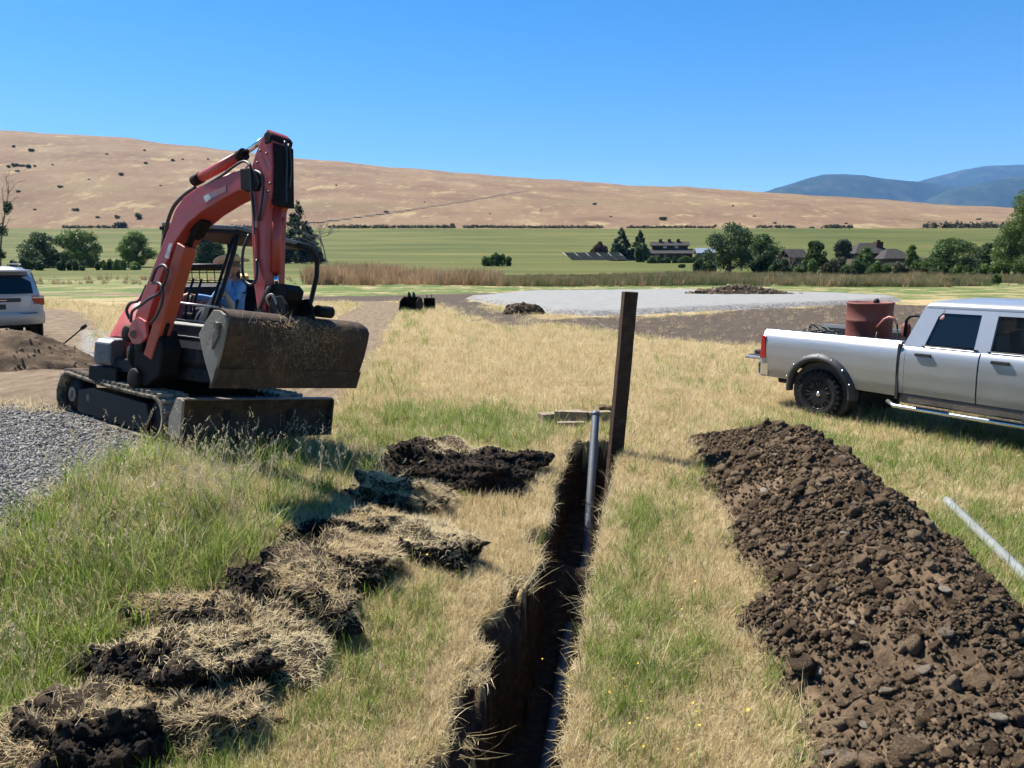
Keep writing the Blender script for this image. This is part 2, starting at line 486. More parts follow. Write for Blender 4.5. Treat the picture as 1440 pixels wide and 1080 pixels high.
# the dry hill
SKY_PX = [(-1400, 150), (-600, 172), (-200, 182), (0, 193), (100, 199), (200, 207), (300, 217), (400, 230), (500, 238), (600, 246), (800, 262), (1000, 274), (1200, 285), (1440, 298), (1800, 318), (2600, 345), (3400, 360)]
def make_hill():
    us = np.concatenate([np.linspace(-1400, -100, 60), np.linspace(-90, 1530, 260), np.linspace(1545, 3400, 60)])
    sv = np.interp(us, [p[0] for p in SKY_PX], [p[1] for p in SKY_PX])
    DC = 1500.0
    bx = (us - 720) / 1050
    crest = CAM_H + (372 - sv) / 1050 * DC
    crest = crest + 3 * (fbm(bx * 18, bx * 0, 4, 3) - .5) * 2
    base = base_z(np.zeros(1), np.array([600.]))[0]
    ts = np.concatenate([np.linspace(-.06, 1.0, 120), np.linspace(1.03, 1.9, 24)])
    V = []
    for t in ts:
        Y = 600 + (DC - 600) * t
        prof = np.where(t < 1, np.sin(np.clip(t, -.06, 1) * math.pi / 2) ** 1.0 * .55 + .45 * t, 1 - .6 * ((t - 1) / .9) ** 1.3 if t > 1 else 0)
        X = bx * (600 + (DC - 600) * t)
        z = base - 1.0 + (crest - base) * prof
        z = z + 7 * np.clip(t * 3, 0, 1) * np.clip((1.15 - t) * 2.5, 0, 1) * (fbm(X * .006 + 5, X * 0 + Y * .004, 4, 17) - .5)
        V.append(np.stack([X, np.full_like(X, Y), z], 1))
    V = np.concatenate(V)
    t = NT('dry_hill_grass'); P = t.pos()
    Pm = t.mapping(P, (.012, .010, .03))
    n1 = t.noise(Pm, 1.0, 8, .62); n2 = t.noise(t.mapping(P, (.035, .02, .05)), 1.0, 8, .7)
    c = t.ramp(n1, [(.30, (.130, .080, .050)), (.48, (.176, .112, .067)), (.60, (.198, .134, .078)), (.75, (.25, .185, .105))])
    straw = t.math('MAXIMUM', t.step(n2, .55, .65), t.math('MULTIPLY', t.step(t.noise(t.mapping(P, (.09, .045, .1)), 1.0, 8, .75), .54, .66), .75))
    c = t.mix(t.math('MULTIPLY', straw, .7), c, (.33, .26, .13))
    c = t.mix(t.math('MULTIPLY', t.step(t.noise(P, .16, 8, .85), .50, .66), .55), c, (.105, .068, .038))
    c = t.mix(t.math('MULTIPLY', t.step(t.noise(t.mapping(P, (.004, .016, .03)), 1.0, 5), .52, .66), .35), c, (.17, .14, .07))
    t.set(c, .95, 0, .1)
    t.bump(t.noise(P, .35, 8, .75), 1.2, .8)
    me = np_mesh('hill', V, grid_faces(len(us), len(ts)), t.m)
    o = tag(link_mesh('hill', me), kind='structure')
    o['label'] = 'long dry reddish brown grass hill across the background'
    return us, ts, V.reshape(len(ts), len(us), 3)
HILL = make_hill()
def hill_point(u, v):
    """point of the hill seen at a pixel"""
    us, ts, V = HILL
    i = int(np.argmin(abs(us - u)))
    col = V[:, i, :]
    d = col - np.array([0, 0, CAM_H])
    zc = d[:, 1] * _c - d[:, 2] * _s; yc = d[:, 1] * _s + d[:, 2] * _c
    vv = 540 - F_PX * yc / zc
    k = int(np.argmin(abs(vv - v) + (ts > 1) * 500))
    dd = V[k, i]
    return Vector((float(dd[1] * (u - 720) / 1050), float(dd[1]), float(dd[2])))

# far wooded mountains
def make_mountain(name, pts, D, seed, depth, label):
    us = np.linspace(pts[0][0], pts[-1][0], 260)
    sv = np.interp(us, [p[0] for p in pts], [p[1] for p in pts])
    k = np.ones(9) / 9
    sv = np.convolve(np.pad(sv, 4, 'edge'), k, 'valid')
    bx = (us - 720) / 1050
    crest = CAM_H + (372 - sv) / 1050 * D + D * .0022 * (fbm(us * .05, us * 0, 5, seed) - .5)
    V = []
    ts = np.linspace(0, 2, 90)
    for t in ts:
        Y = D - depth * (1 - t)
        X = bx * Y
        prof = 1 - abs(1 - t) ** 1.25
        rid = 1 - abs(2 * fbm(X * .0011 + 3, Y * .0006 + X * .0003, 5, seed + 3) - 1)
        z = (crest - 20) * prof + 20 - (1 - t) ** 2 * 0 + (rid - .75) * depth * .20 * min(1, abs(1 - t) * 4) * (1 - .3 * abs(1 - t))
        V.append(np.stack([X, np.full_like(X, Y), np.minimum(z, crest + 2)], 1))
    me = np_mesh(name, np.concatenate(V), grid_faces(len(us), len(ts)), MAT_MOUNT)
    return tag(link_mesh(name, me), label, kind='structure')
tm = NT('mountain_forest'); Pm_ = tm.pos()
tm.set(tm.mix(tm.step(tm.noise(Pm_, .004, 8, .7), .45, .65), (.014, .030, .016), (.045, .055, .030)), .95, 0, .1)
tm.bump(tm.noise(Pm_, .012, 8, .75), 30, .6)
MAT_MOUNT = tm.m
make_mountain('mountain', [(960, 345), (1050, 277), (1075, 271), (1092, 266), (1138, 252), (1160, 250), (1190, 251), (1235, 257), (1262, 258), (1310, 265), (1400, 280), (1600, 300), (1900, 330)], 9000, 4, 1700, 'nearer blue wooded mountain ridge at the right')
make_mountain('mountain', [(1130, 330), (1230, 272), (1284, 257), (1330, 246), (1364, 239), (1400, 239), (1421, 236), (1450, 238), (1520, 243), (1650, 250), (1900, 300)], 12000, 14, 2200, 'highest and farthest blue mountain ridge at the right edge')
make_mountain('mountain', [(1210, 330), (1300, 278), (1317, 271), (1369, 260), (1421, 253), (1450, 253), (1520, 258), (1700, 280), (1900, 310)], 8000, 24, 1200, 'dark front mountain shoulder below the far ridge')
# the air between here and the mountains
def make_haze():
    mb = MB(); mb.bounds((-14000, -400, -6), (17000, 15500, 2400))
    m = bpy.data.materials.new('haze_air'); m.use_nodes = True
    nt = m.node_tree; nt.nodes.remove(nt.nodes['Principled BSDF'])
    v = nt.nodes.new('ShaderNodeVolumePrincipled')
    v.inputs['Color'].default_value = (.22, .48, 1.0, 1)
    v.inputs['Density'].default_value = 4.0e-5
    v.inputs['Anisotropy'].default_value = 0.0
    nt.links.new(v.outputs[0], nt.nodes['Material Output'].inputs['Volume'])
    m.cycles.homogeneous_volume = True
    o = mb.build('haze', m)
    tag(o, 'thin blue distance haze over the fields and mountains', 'haze', kind='stuff')
if USE_HAZE: make_haze()
# ------------------------------------------------------------------ scattering real blades, clods and pebbles
def scatter(name, P, rot, scl, idx, protos, label, cat, kind='stuff', parent=None):
    """one object: every point carries one of the proto meshes"""
    pc = bpy.data.collections.new(name + '_kinds')
    for p in protos: pc.objects.link(p)
    me = bpy.data.meshes.new(name)
    P = np.asarray(P, np.float32)
    me.vertices.add(len(P)); me.vertices.foreach_set('co', P.ravel())
    a = me.attributes.new('rot', 'FLOAT_VECTOR', 'POINT'); a.data.foreach_set('vector', np.asarray(rot, np.float32).ravel())
    a = me.attributes.new('scl', 'FLOAT', 'POINT'); a.data.foreach_set('value', np.asarray(scl, np.float32))
    a = me.attributes.new('idx', 'INT', 'POINT'); a.data.foreach_set('value', np.asarray(idx, np.int32))
    o = link_mesh(name, me, parent)
    ng = bpy.data.node_groups.new(name + '_scatter', 'GeometryNodeTree')
    ng.interface.new_socket('Geometry', in_out='INPUT', socket_type='NodeSocketGeometry')
    ng.interface.new_socket('Geometry', in_out='OUTPUT', socket_type='NodeSocketGeometry')
    N = ng.nodes; L = ng.links
    gi = N.new('NodeGroupInput'); go = N.new('NodeGroupOutput')
    ip = N.new('GeometryNodeInstanceOnPoints'); ci = N.new('GeometryNodeCollectionInfo')
    ci.inputs['Collection'].default_value = pc
    ci.inputs['Separate Children'].default_value = True
    ci.inputs['Reset Children'].default_value = True
    def na(nm, typ):
        n = N.new('GeometryNodeInputNamedAttribute'); n.data_type = typ; n.inputs['Name'].default_value = nm; return n.outputs['Attribute']
    L.new(gi.outputs[0], ip.inputs['Points']); L.new(ci.outputs[0], ip.inputs['Instance'])
    ip.inputs['Pick Instance'].default_value = True
    L.new(na('idx', 'INT'), ip.inputs['Instance Index'])
    L.new(na('rot', 'FLOAT_VECTOR'), ip.inputs['Rotation'])
    L.new(na('scl', 'FLOAT'), ip.inputs['Scale'])
    L.new(ip.outputs[0], go.inputs[0])
    md = o.modifiers.new('scatter', 'NODES'); md.node_group = ng
    if label: tag(o, label, cat, kind=kind)
    else: o['kind'] = kind
    return o
def M_leaf(name, stops, trans=.35, rough=.6, noise_amt=.25, nscale=1.2, spec=.3):
    t = NT(name)
    oi = t.new('ShaderNodeObjectInfo').outputs['Random']
    n = t.noise(t.pos(), nscale, 3)
    at = t.attr('tint')
    f = t.math('ADD', t.math('MULTIPLY', oi, .55), t.math('ADD', t.math('MULTIPLY', t.math('SUBTRACT', n, .5), noise_amt * 2), t.math('MULTIPLY', at, .45)), True)
    c = t.ramp(f, stops)
    t.set(c, rough, 0, spec)
    tr = t.new('ShaderNodeBsdfTranslucent'); t.l.new(c, tr.inputs[0])
    mx = t.new('ShaderNodeMixShader'); mx.inputs[0].default_value = trans
    t.l.new(t.b.outputs[0], mx.inputs[1]); t.l.new(tr.outputs[0], mx.inputs[2]); t.l.new(mx.outputs[0], t.out.inputs[0])
    return t.m
def blades(n, h0, h1, w, spread, lean, curl, rng, seed_head=False, droop=0):
    V = []; Fc = []; T = []
    for i in range(n):
        a = rng.uniform(0, 6.283); r = spread * math.sqrt(rng.uniform())
        bx, by = r * math.cos(a), r * math.sin(a)
        h = rng.uniform(h0, h1); da = rng.uniform(0, 6.283); le = abs(rng.normal(0, lean)) + .05; cu = rng.uniform(.2, 1) * curl
        wd = w * rng.uniform(.6, 1.3); pa = da + 1.57 + rng.normal(0, .5)
        px_, py_ = math.cos(pa) * wd / 2, math.sin(pa) * wd / 2
        k0 = len(V); tint = rng.uniform()
        segs = 3
        x, y, z = bx, by, -.01; ang = le
        step = h / segs
        for sg in range(segs + 1):
            f = 1 - (sg / segs) ** 1.5
            if sg < segs:
                V += [(x - px_ * max(f, .3), y - py_ * max(f, .3), z), (x + px_ * max(f, .3), y + py_ * max(f, .3), z)]
            else: V.append((x, y, z))
            x += math.sin(ang) * math.cos(da) * step; y += math.sin(ang) * math.sin(da) * step; z += math.cos(ang) * step
            ang = min(ang + cu * .6, 2.2)
        T += [tint] * (len(V) - k0)
        Fc += [(k0, k0 + 1, k0 + 3), (k0, k0 + 3, k0 + 2), (k0 + 2, k0 + 3, k0 + 5), (k0 + 2, k0 + 5, k0 + 4), (k0 + 4, k0 + 5, k0 + 6)]
        if seed_head:
            hx, hy, hz = V[-1]
            for q in range(7):
                k1 = len(V); s = .010 + .006 * rng.uniform(); t_ = q / 7
                ox, oy, oz = hx - t_ * math.sin(ang) * math.cos(da) * .07, hy - t_ * math.sin(ang) * math.sin(da) * .07, hz - t_ * math.cos(ang) * .07
                a2 = rng.uniform(0, 6.28)
                V += [(ox, oy, oz), (ox + s * math.cos(a2), oy + s * math.sin(a2), oz + .012), (ox + s * .4 * math.cos(a2), oy + s * .4 * math.sin(a2), oz + .022)]
                T += [tint] * 3; Fc.append((k1, k1 + 1, k1 + 2))
    return V, Fc, T
def proto(name, V, Fc, T, mat, sm=False):
    me = np_mesh(name, np.array(V), np.array(Fc), mat, sm)
    add_attr(me, 'tint', T)
    return bpy.data.objects.new(name, me)

MAT_DRY = M_leaf('dry_grass', [(0, (.30, .220, .105)), (.35, (.50, .39, .205)), (.7, (.64, .53, .31)), (1, (.76, .67, .46))], .40)
MAT_GREEN = M_leaf('green_grass', [(0, (.075, .125, .022)), (.35, (.15, .22, .036)), (.65, (.25, .31, .065)), (1, (.46, .44, .19))], .48, .5)
MAT_STALK = M_leaf('dry_stalk', [(0, (.42, .32, .17)), (1, (.72, .62, .42))], .2)
MAT_WEED = M_leaf('tall_weed', [(0, (.20, .15, .075)), (.35, (.30, .195, .105)), (.65, (.38, .245, .14)), (1, (.50, .38, .21))], .3, .7, .9, .06)
r1 = np.random.default_rng(5)
P_DRY = [proto('dry_tuft', *blades(18, .04, .12, .0042, .060, 1.0, .8, r1), MAT_DRY) for _ in range(6)]
P_GREEN = [proto('green_tuft', *blades(12, .08, .24, .0058, .05, .35, .55, r1), MAT_GREEN) for _ in range(6)]
P_LONG = [proto('long_tuft', *blades(18, .16, .42, .0068, .07, .45, .7, r1), MAT_GREEN) for _ in range(5)]
P_DLONG = [proto('dry_long_tuft', *blades(16, .14, .38, .0052, .08, .55, .8, r1), MAT_DRY) for _ in range(5)]
P_STALK = [proto('stalk_tuft', *blades(6, .30, .60, .0040, .06, .30, .28, r1, True), MAT_STALK) for _ in range(5)]
MAT_WEED2 = M_leaf('grey_green_weed', [(0, (.060, .075, .026)), (.35, (.105, .115, .042)), (.6, (.165, .150, .062)), (.8, (.22, .155, .085)), (1, (.34, .27, .15))], .3, .7, 1.0, .07)
P_WEED2 = [proto('weed_tuft', *blades(34, .40, 1.0, .034, .40, .25, .3, r1), MAT_WEED2) for _ in range(5)]
P_WEED = [proto('weed_tuft', *blades(34, .45, 1.15, .032, .35, .22, .3, r1), MAT_WEED) for _ in range(5)]

def heap_h(x, y):
    a = np.asarray(x, float) - tx(y); y = np.asarray(y, float)
    ac = 2.42 + .16 * (fbm(y * .5, y * 0 + 2, 2, 3) - .5)
    hwL = 1.10 + .55 * (fbm(y * 1.3, y * 0 + 5, 3, 13) - .5); hwR = 1.0 + .2 * (fbm(y * 1.3, y * 0 + 9, 3, 14) - .5)
    hw = np.where(a < ac, hwL, hwR)
    t = np.clip(1 - (abs(a - ac) / hw) ** 1.35, 0, 1)
    end = np.clip((10.35 - y) / .95, 0, 1) ** .6 * np.clip((y - .9) / .8, 0, 1)
    H_ = .50 + .10 * np.exp(-((y - 9.4) / .5) ** 2) * 0 + .16 * (fbm(y * .9, y * 0, 2, 23) - .5) + .05 * (1 - smooth(3, 6, y))
    h = H_ * t * end
    edge = np.clip(h / .12, 0, 1)
    h = h + edge * (.22 * (fbm(x * 2.6, y * 2.6, 3, 71) - .5) + .11 * (fbm(x * 8, y * 8, 3, 73) - .5) + .06 * (fbm(x * 22, y * 22, 3, 75) - .5))
    return h
SODS = [  # x px, y px of the foot, width, depth, height, turf side (deg, None = bare), tilt
    # label, (u, v), (sx, sy, sz), turf azimuth, turf spread
    ('crumbly dark clod bridging the flat dry sod and the broken black clod', (482, 806), (.44, .28, .17), 45, .45),
    ('ragged sod strip left of the flat dry sod', (498, 748), (.42, .22, .15), 70, .6),
    ('dark clod wedged between the low straw sod and the big dark clod', (335, 902), (.40, .25, .18), 50, .35),
    ('torn sod just behind the crumbled clod at the bottom left', (185, 1008), (.38, .24, .17), 60, .5),
    ('loose black soil mound, farthest of the left spoil row, near the pipe', (630, 668), (1.0, .62, .30), 80, .18),
    ('straw-topped sod with a dark underside in front of the farthest black soil mound', (556, 712), (.50, .30, .26), 60, .9),
    ('flat dry sod with a drooping fringe beside yellow flowers', (565, 765), (.62, .27, .15), 100, 1.0),
    ('broken black soil clod with turf on its right, mid left spoil row', (408, 850), (.50, .33, .24), 10, .42),
    ('low straw sod lying behind the big dark clod', (285, 868), (.42, .20, .14), 90, .85),
    ('big dark soil clod with straw on its crown at the lower left', (240, 955), (.58, .36, .26), 75, .40),
    ('shaggy straw sod right of the big dark clod', (385, 925), (.36, .26, .18), 30, .85),
    ('dark crumbled soil clod at the bottom left', (140, 1062), (.40, .30, .24), 100, .22),
    ('dry tangled sod at the bottom left beside the crumbled clod', (285, 1030), (.34, .26, .17), 40, .85),
    ('pale straw sod cut by the bottom left corner', (55, 1085), (.40, .22, .16), 80, .9),
]
SOD_POS = []
for lab, (u, v), sz, az, sp in SODS:
    z0 = 0.05
    for _ in range(4):
        p = on_z(u, v, z0); z0 = gz1(p.x, p.y)
    SOD_POS.append((p.x, p.y, z0))
def sod_cover(x, y):
    m = np.zeros(np.shape(x))
    for (sx_, sy_, _), (_, _, sz, _, _) in zip(SOD_POS, SODS):
        m = np.maximum(m, 1 - smooth(.7, 1.1, np.hypot((x - sx_) / sz[0] * 1.0, (y - sy_) / sz[1])))
    return m

def field_points(n, d0, d1, k, ang=60, rng=RNG):
    """random ground points, thinner with distance (density ~ d^-k)"""
    u = rng.uniform(size=n); e = 2 - k
    D = (d0 ** e + u * (d1 ** e - d0 ** e)) ** (1 / e)
    t = rng.uniform(-R(ang), R(ang), n)
    return D * np.sin(t), D * np.cos(t), D
def plant(name, n, d0, d1, k, protos, keep, s0, s1, grow_, label, cat, ang=60, tilt=.2):
    x, y, D = field_points(n, d0, d1, k, ang)
    m = masks(x, y)
    closed = np.clip(np.maximum.reduce([smooth(.0, .25, m['soil']), m['gravel'] * 1.05, m['dirt'], m['bare'] * .97]) , 0, 1)
    closed = np.maximum(closed, smooth(.03, .10, heap_h(x, y)))
    closed = np.maximum(closed, sod_cover(x, y))
    pl = [(p[0], p[1]) for p in PAD]
    closed = np.where(in_poly(x, y, pl), 1, closed)
    pr = keep(x, y, m) * (1 - closed)
    ok = RNG.uniform(size=n) < pr
    x, y, D = x[ok], y[ok], D[ok]; N = len(x)
    z = base_z(x, y)
    rot = np.stack([RNG.normal(0, tilt, N), RNG.normal(0, tilt, N), RNG.uniform(0, 6.283, N)], 1)
    scl = RNG.uniform(s0, s1, N) * (np.maximum(D, 5) / 5) ** grow_
    print(name, N)
    return scatter(name, np.stack([x, y, z], 1), rot, scl, RNG.integers(0, len(protos), N), protos, label, cat)
def k_dry(x, y, m):
    return np.clip(1.15 - m['green'] * .95, .12, 1)
def k_green(x, y, m):
    return np.clip(m['green'] * 1.5 - .22, .03, 1) * (.35 + .65 * smooth(.35, .6, fbm(x * 3.5, y * 3.5, 3, 111)))
def k_long(x, y, m):
    a = x - tx(y)
    left = smooth(-2.0, -3.0, a) * (1 - smooth(6.6, 7.6, y + .3 * x + 1.2))
    ctr = np.exp(-(((x + 1.0) / 1.6) ** 2 + ((y - 11.0) / 1.3) ** 2))
    rim = smooth(1.6, .8, seg_dist(x, y, [(-4.4, 5.9), (-3.7, 6.5), (-2.3, 7.8)])) * .45
    verge = smooth(.9, .4, abs(seg_dist(x, y, TRACK) - 2.0)) * smooth(11, 14, y) * .5
    return np.clip(np.maximum.reduce([left, ctr, rim, verge]), 0, 1) * smooth(.38, .62, fbm(x * 1.6, y * 1.6, 3, 121))
def k_stalk(x, y, m):
    a = x - tx(y)
    left = smooth(-2.2, -3.2, a) * (1 - smooth(8.8, 9.6, y))
    rim = smooth(1.5, .5, seg_dist(x, y, [(-4.3, 6.0), (-3.4, 6.7), (-2.2, 7.7)]))
    return np.clip(np.maximum(left * .6, rim * .7), 0, 1) * smooth(.35, .65, fbm(x * 1.3, y * 1.3, 3, 131))
plant('dry_grass', 285000, 2.3, 50, 1.85, P_DRY, k_dry, .7, 1.35, .42, 'short dry straw-coloured grass covering the meadow', 'grass')
plant('green_grass', 138000, 2.3, 50, 1.85, P_GREEN, k_green, .55, 1.1, .30, 'fresh green grass blades growing through the dry meadow', 'grass')
plant('long_grass', 28000, 2.3, 40, 1.5, P_LONG, k_long, .6, 1.15, .12, 'long green grass tufts left of the spoil row and along the track', 'grass')
plant('dry_long_grass', 22000, 2.3, 30, 1.5, P_DLONG, lambda x, y, m: np.maximum(k_long(x, y, m) * .8, .12 * smooth(.45, .7, fbm(x * 1.1, y * 1.1, 3, 171))) * smooth(.35, .6, fbm(x * 2.1, y * 2.1, 3, 181)), .6, 1.1, .12, 'long bent dry grass mixed into the green tufts', 'grass')
plant('grass_stalk', 7300, 2.6, 12, 1.2, P_STALK, k_stalk, .6, 1.1, 0, 'tall dry grass stalks with seed heads in front of the excavator blade', 'grass', tilt=.28)
# tall rusty weeds between the pad and the far trees
def plant_weeds():
    n = 52000
    y = RNG.uniform(84, 150, n); x = RNG.uniform(-.80, .80, n) * y
    dens = smooth(86, 92, y + 8 * (fbm(x * .05, y * .05, 3, 7) - .5)) * (1 - smooth(112, 140, y)) * smooth(.35, .6, fbm(x * .05, y * .12, 3, 141))
    dens = dens * np.where(x < -.27 * y, .06, 1)
    dens = dens * (.35 + .65 * smooth(.40, .6, fbm(x * .16, y * .2, 3, 145)))
    dens = np.maximum(dens, .55 * smooth(.5, .7, fbm(x * .08, y * .1, 3, 151)) * (x > -.27 * y))
    ok = RNG.uniform(size=n) < dens
    x, y = x[ok], y[ok]; N = len(x)
    rot = np.stack([RNG.normal(0, .1, N), RNG.normal(0, .1, N), RNG.uniform(0, 6.28, N)], 1)
    scl = RNG.uniform(.5, 1.25, N) * (.45 + 1.1 * fbm(x * .09, y * .09, 3, 161)) * np.where(x < -.27 * y, .5, 1.0) * np.where(x < -2, 1.35 + .6 * smooth(.45, .6, fbm(x * .2, y * .1, 2, 33)), 1.0)
    print('weeds', N)
    lf = RNG.uniform(size=N) < np.clip(1.0 - .93 * smooth(-.10, .02, x / y + .10 * (fbm(x * .1, y * .1, 2, 44) - .5)), 0, 1)
    Z = base_z(x, y)
    for sel, pr, nm, lab in ((lf, P_WEED, 'rusty_weeds', 'band of tall golden rusty weeds left of the gravel pad'), (~lf, P_WEED2, 'grey_weeds', 'greyish green and brown tall grass beyond the gravel pad')):
        scatter(nm, np.stack([x, y, Z], 1)[sel], rot[sel], scl[sel], RNG.integers(0, 5, sel.sum()), pr, lab, 'weeds')
plant_weeds()
# pebbles of the gravel lot
def pebble_proto(name, mat, seed, squash=.7, sub=1, rough=.35):
    bm = bmesh.new(); bmesh.ops.create_icosphere(bm, subdivisions=sub, radius=1)
    for v in bm.verts:
        v.co *= 1 + rough * (mnoise.noise(v.co * 1.3 + Vector((seed * 7.1, 0, 0)))) + rough * .8 * mnoise.noise(v.co * 3.1 + Vector((0, seed * 3.3, 0)))
        v.co.z *= squash
    me = bpy.data.meshes.new(name); bm.to_mesh(me); bm.free(); me.materials.append(mat)
    if sub > 1:
        for p_ in me.polygons: p_.use_smooth = True
    a = me.attributes.new('tint', 'FLOAT', 'POINT')
    return bpy.data.objects.new(name, me)
def M_rand(name, stops, rough=.9, bump=0, bs=30):
    t = NT(name); oi = t.new('ShaderNodeObjectInfo').outputs['Random']
    v = t.coord()
    f = t.math('ADD', t.math('MULTIPLY', oi, .75), t.math('MULTIPLY', t.noise(v, 2.5, 5, .7), .35), True)
    t.set(t.ramp(f, stops), rough, 0, .25)
    if bump: t.bump(t.noise(v, bs, 5, .7), bump)
    return t.m
MAT_PEB = M_rand('pebble', [(.1, (.085, .078, .068)), (.5, (.20, .187, .165)), (.9, (.36, .34, .30))])
MAT_CLOD = M_rand('soil_clod', [(.15, (.078, .049, .028)), (.45, (.18, .120, .070)), (.75, (.285, .200, .122)), (1, (.40, .30, .20))], .95, .15, 5)
MAT_STONE = M_rand('pale_stone', [(.1, (.20, .16, .115)), (.6, (.34, .285, .215)), (1, (.50, .44, .35))], .8, .06, 6)
def gravel_lot():
    n = 80000
    x = RNG.uniform(-9.5, -3.3, n); y = RNG.uniform(4.6, 10.2, n)
    m = masks(x, y)
    ok = RNG.uniform(size=n) < np.clip(m['gravel'] * 1.3 - .25, 0, 1) * np.clip(1.6 - y / 9, .3, 1)
    x, y = x[ok], y[ok]; N = len(x); print('pebbles', N)
    protos = [pebble_proto('pebble', MAT_PEB, i) for i in range(6)]
    scatter('gravel', np.stack([x, y, base_z(x, y) + .004], 1), RNG.uniform(0, 6.28, (N, 3)), RNG.lognormal(math.log(.011), .4, N), RNG.integers(0, 6, N), protos, 'loose grey crushed gravel of the lot beside the excavator track', 'gravel')
gravel_lot()

# straw hanging over the trench lips
def lip_grass():
    n = 700
    y = RNG.uniform(2.0, TR_END, n); s = np.where(RNG.uniform(size=n) < .5, -1.0, 1.0)
    a = np.empty(n)
    for sg in (-1, 1):
        k = np.where(s == sg)[0]
        aa = np.linspace(0, .8, 81)
        A = sg * aa[None, :]; d = trench(A + tx(y[k])[:, None], np.repeat(y[k][:, None], 81, 1))[0]
        edge = aa[np.argmax(d < .08, axis=1)]
        a[k] = sg * (edge + RNG.uniform(.0, .05, len(k)))
    x = a + tx(y)
    rot = np.stack([RNG.normal(0, .5, n), RNG.normal(0, .5, n), RNG.uniform(0, 6.28, n)], 1)
    pr = [bpy.data.objects.new('lip_tuft', p.data) for p in P_DRY + P_DLONG[:1]]
    scatter('lip_grass', np.stack([x, y, base_z(x, y) - .005], 1), rot, RNG.uniform(.4, .95, n), RNG.integers(0, len(pr), n), pr, 'dry straw fringe hanging over both trench lips', 'grass')
if LIP: lip_grass()

# ------------------------------------------------------------------ spoil heap on the right of the trench
MAT_SOIL = NT('dug_soil')
def soil_mat(t, k=1.0):
    v = t.pos()
    n = t.noise(v, 7, 9, .75); n2 = t.noise(v, 1.1, 4)
    c = t.ramp(n, [(.28, (.030 * k, .020 * k, .013 * k)), (.5, (.070 * k, .048 * k, .030 * k)), (.72, (.135 * k, .095 * k, .060 * k))])
    c = t.mix(t.math('MULTIPLY', t.step(n2, .50, .64), .55), c, (.165 * k, .115 * k, .070 * k))
    t.set(c, .95, 0, .15)
    t.bump(t.math('ADD', t.noise(v, 45, 6, .75), t.math('MULTIPLY', n, 1.2)), .035, .9)
    return t.m
soil_mat(MAT_SOIL, 1.75)
MAT_BLACK = NT('black_topsoil'); soil_mat(MAT_BLACK, .62)
CLODS = [pebble_proto('clod', MAT_CLOD, 20 + i, .8, 2, .58) for i in range(7)]
def spoil_heap():
    root = empty('spoil_heap', (3.3, 6.0, gz1(3.3, 6.0)))
    tag(root, 'long brown heap of dug soil and stones along the right of the trench', 'soil heap')
    o0 = np.array(root.location)
    ys = np.concatenate([np.arange(.9, 6.0, .026), np.arange(6.0, 10.6, .035)]); aa = np.arange(1.0, 3.75, .026)
    A, Y = np.meshgrid(aa, ys); X = A + tx(Y)
    h = heap_h(X, Y); Z = base_z(X, Y) + h - .06 * (h < .02) - .01
    me = np_mesh('soil', np.stack([X.ravel(), Y.ravel(), Z.ravel()], 1) - o0, grid_faces(len(aa), len(ys)), MAT_SOIL.m)
    link_mesh('soil', me, root)
    # clods
    n = 95000
    y = RNG.uniform(1.2, 10.5, n); a = RNG.uniform(1.0, 3.75, n); x = a + tx(y)
    h = heap_h(x, y)
    ok = RNG.uniform(size=n) < np.clip(h * 8 - .1, 0, 1) * (.22 + .63 * smooth(.40, .58, fbm(x * 2.4, y * 2.4, 3, 211))) + .08 * (h > .002)
    # stray crumbs beside the foot
    x, y, h = x[ok], y[ok], h[ok]; N = len(x)
    sc = np.where(RNG.uniform(size=N) < .012 * smooth(.45, .6, fbm(x * 1.7, y * 1.7, 3, 221)), RNG.uniform(.022, .075, N), RNG.lognormal(math.log(.0078), .55, N)).clip(.004, .075)
    P = np.stack([x, y, base_z(x, y) + h + sc * .25], 1) - o0
    print('clods', N)
    scatter('soil_clods', P, RNG.uniform(0, 6.28, (N, 3)), sc, RNG.integers(0, 7, N), CLODS, None, None, parent=root)
    # stones one can pick out
    smesh = [pebble_proto('stone', MAT_STONE, 40 + i, .65, 2, .3).data for i in range(5)]
    spots = [(1188, 752, 0.044), (1330, 890, 0.044), (1246, 972, 0.04), (1300, 942, 0.036), (1200, 877, 0.036), (1145, 798, 0.036), (1300, 775, 0.04), (1268, 785, 0.04), (1075, 690, 0.048), (1215, 905, 0.032), (1405, 1010, 0.04), (1150, 945, 0.036), (1290, 1040, 0.034), (1215, 1020, 0.029), (1180, 830, 0.028), (1330, 830, 0.036), (1245, 860, 0.032), (1270, 905, 0.028), (1165, 1060, 0.036), (1090, 640, 0.04)]
    for i, (u, v, s) in enumerate(spots):
        z = .35
        for _ in range(12):
            p = on_z(u, v, z); z = .5 * z + .5 * float(base_z(p.x, p.y) + max(0, heap_h(p.x, p.y)))
        st = link_mesh('stone', smesh[i % 5], root)
        st.location = Vector((p.x, p.y, z + s * .1)) - root.location; st.scale = (s, s * .8, s * .7)
        st.rotation_euler = (random.uniform(-.4, .4), random.uniform(-.4, .4), random.uniform(0, 6))
spoil_heap()

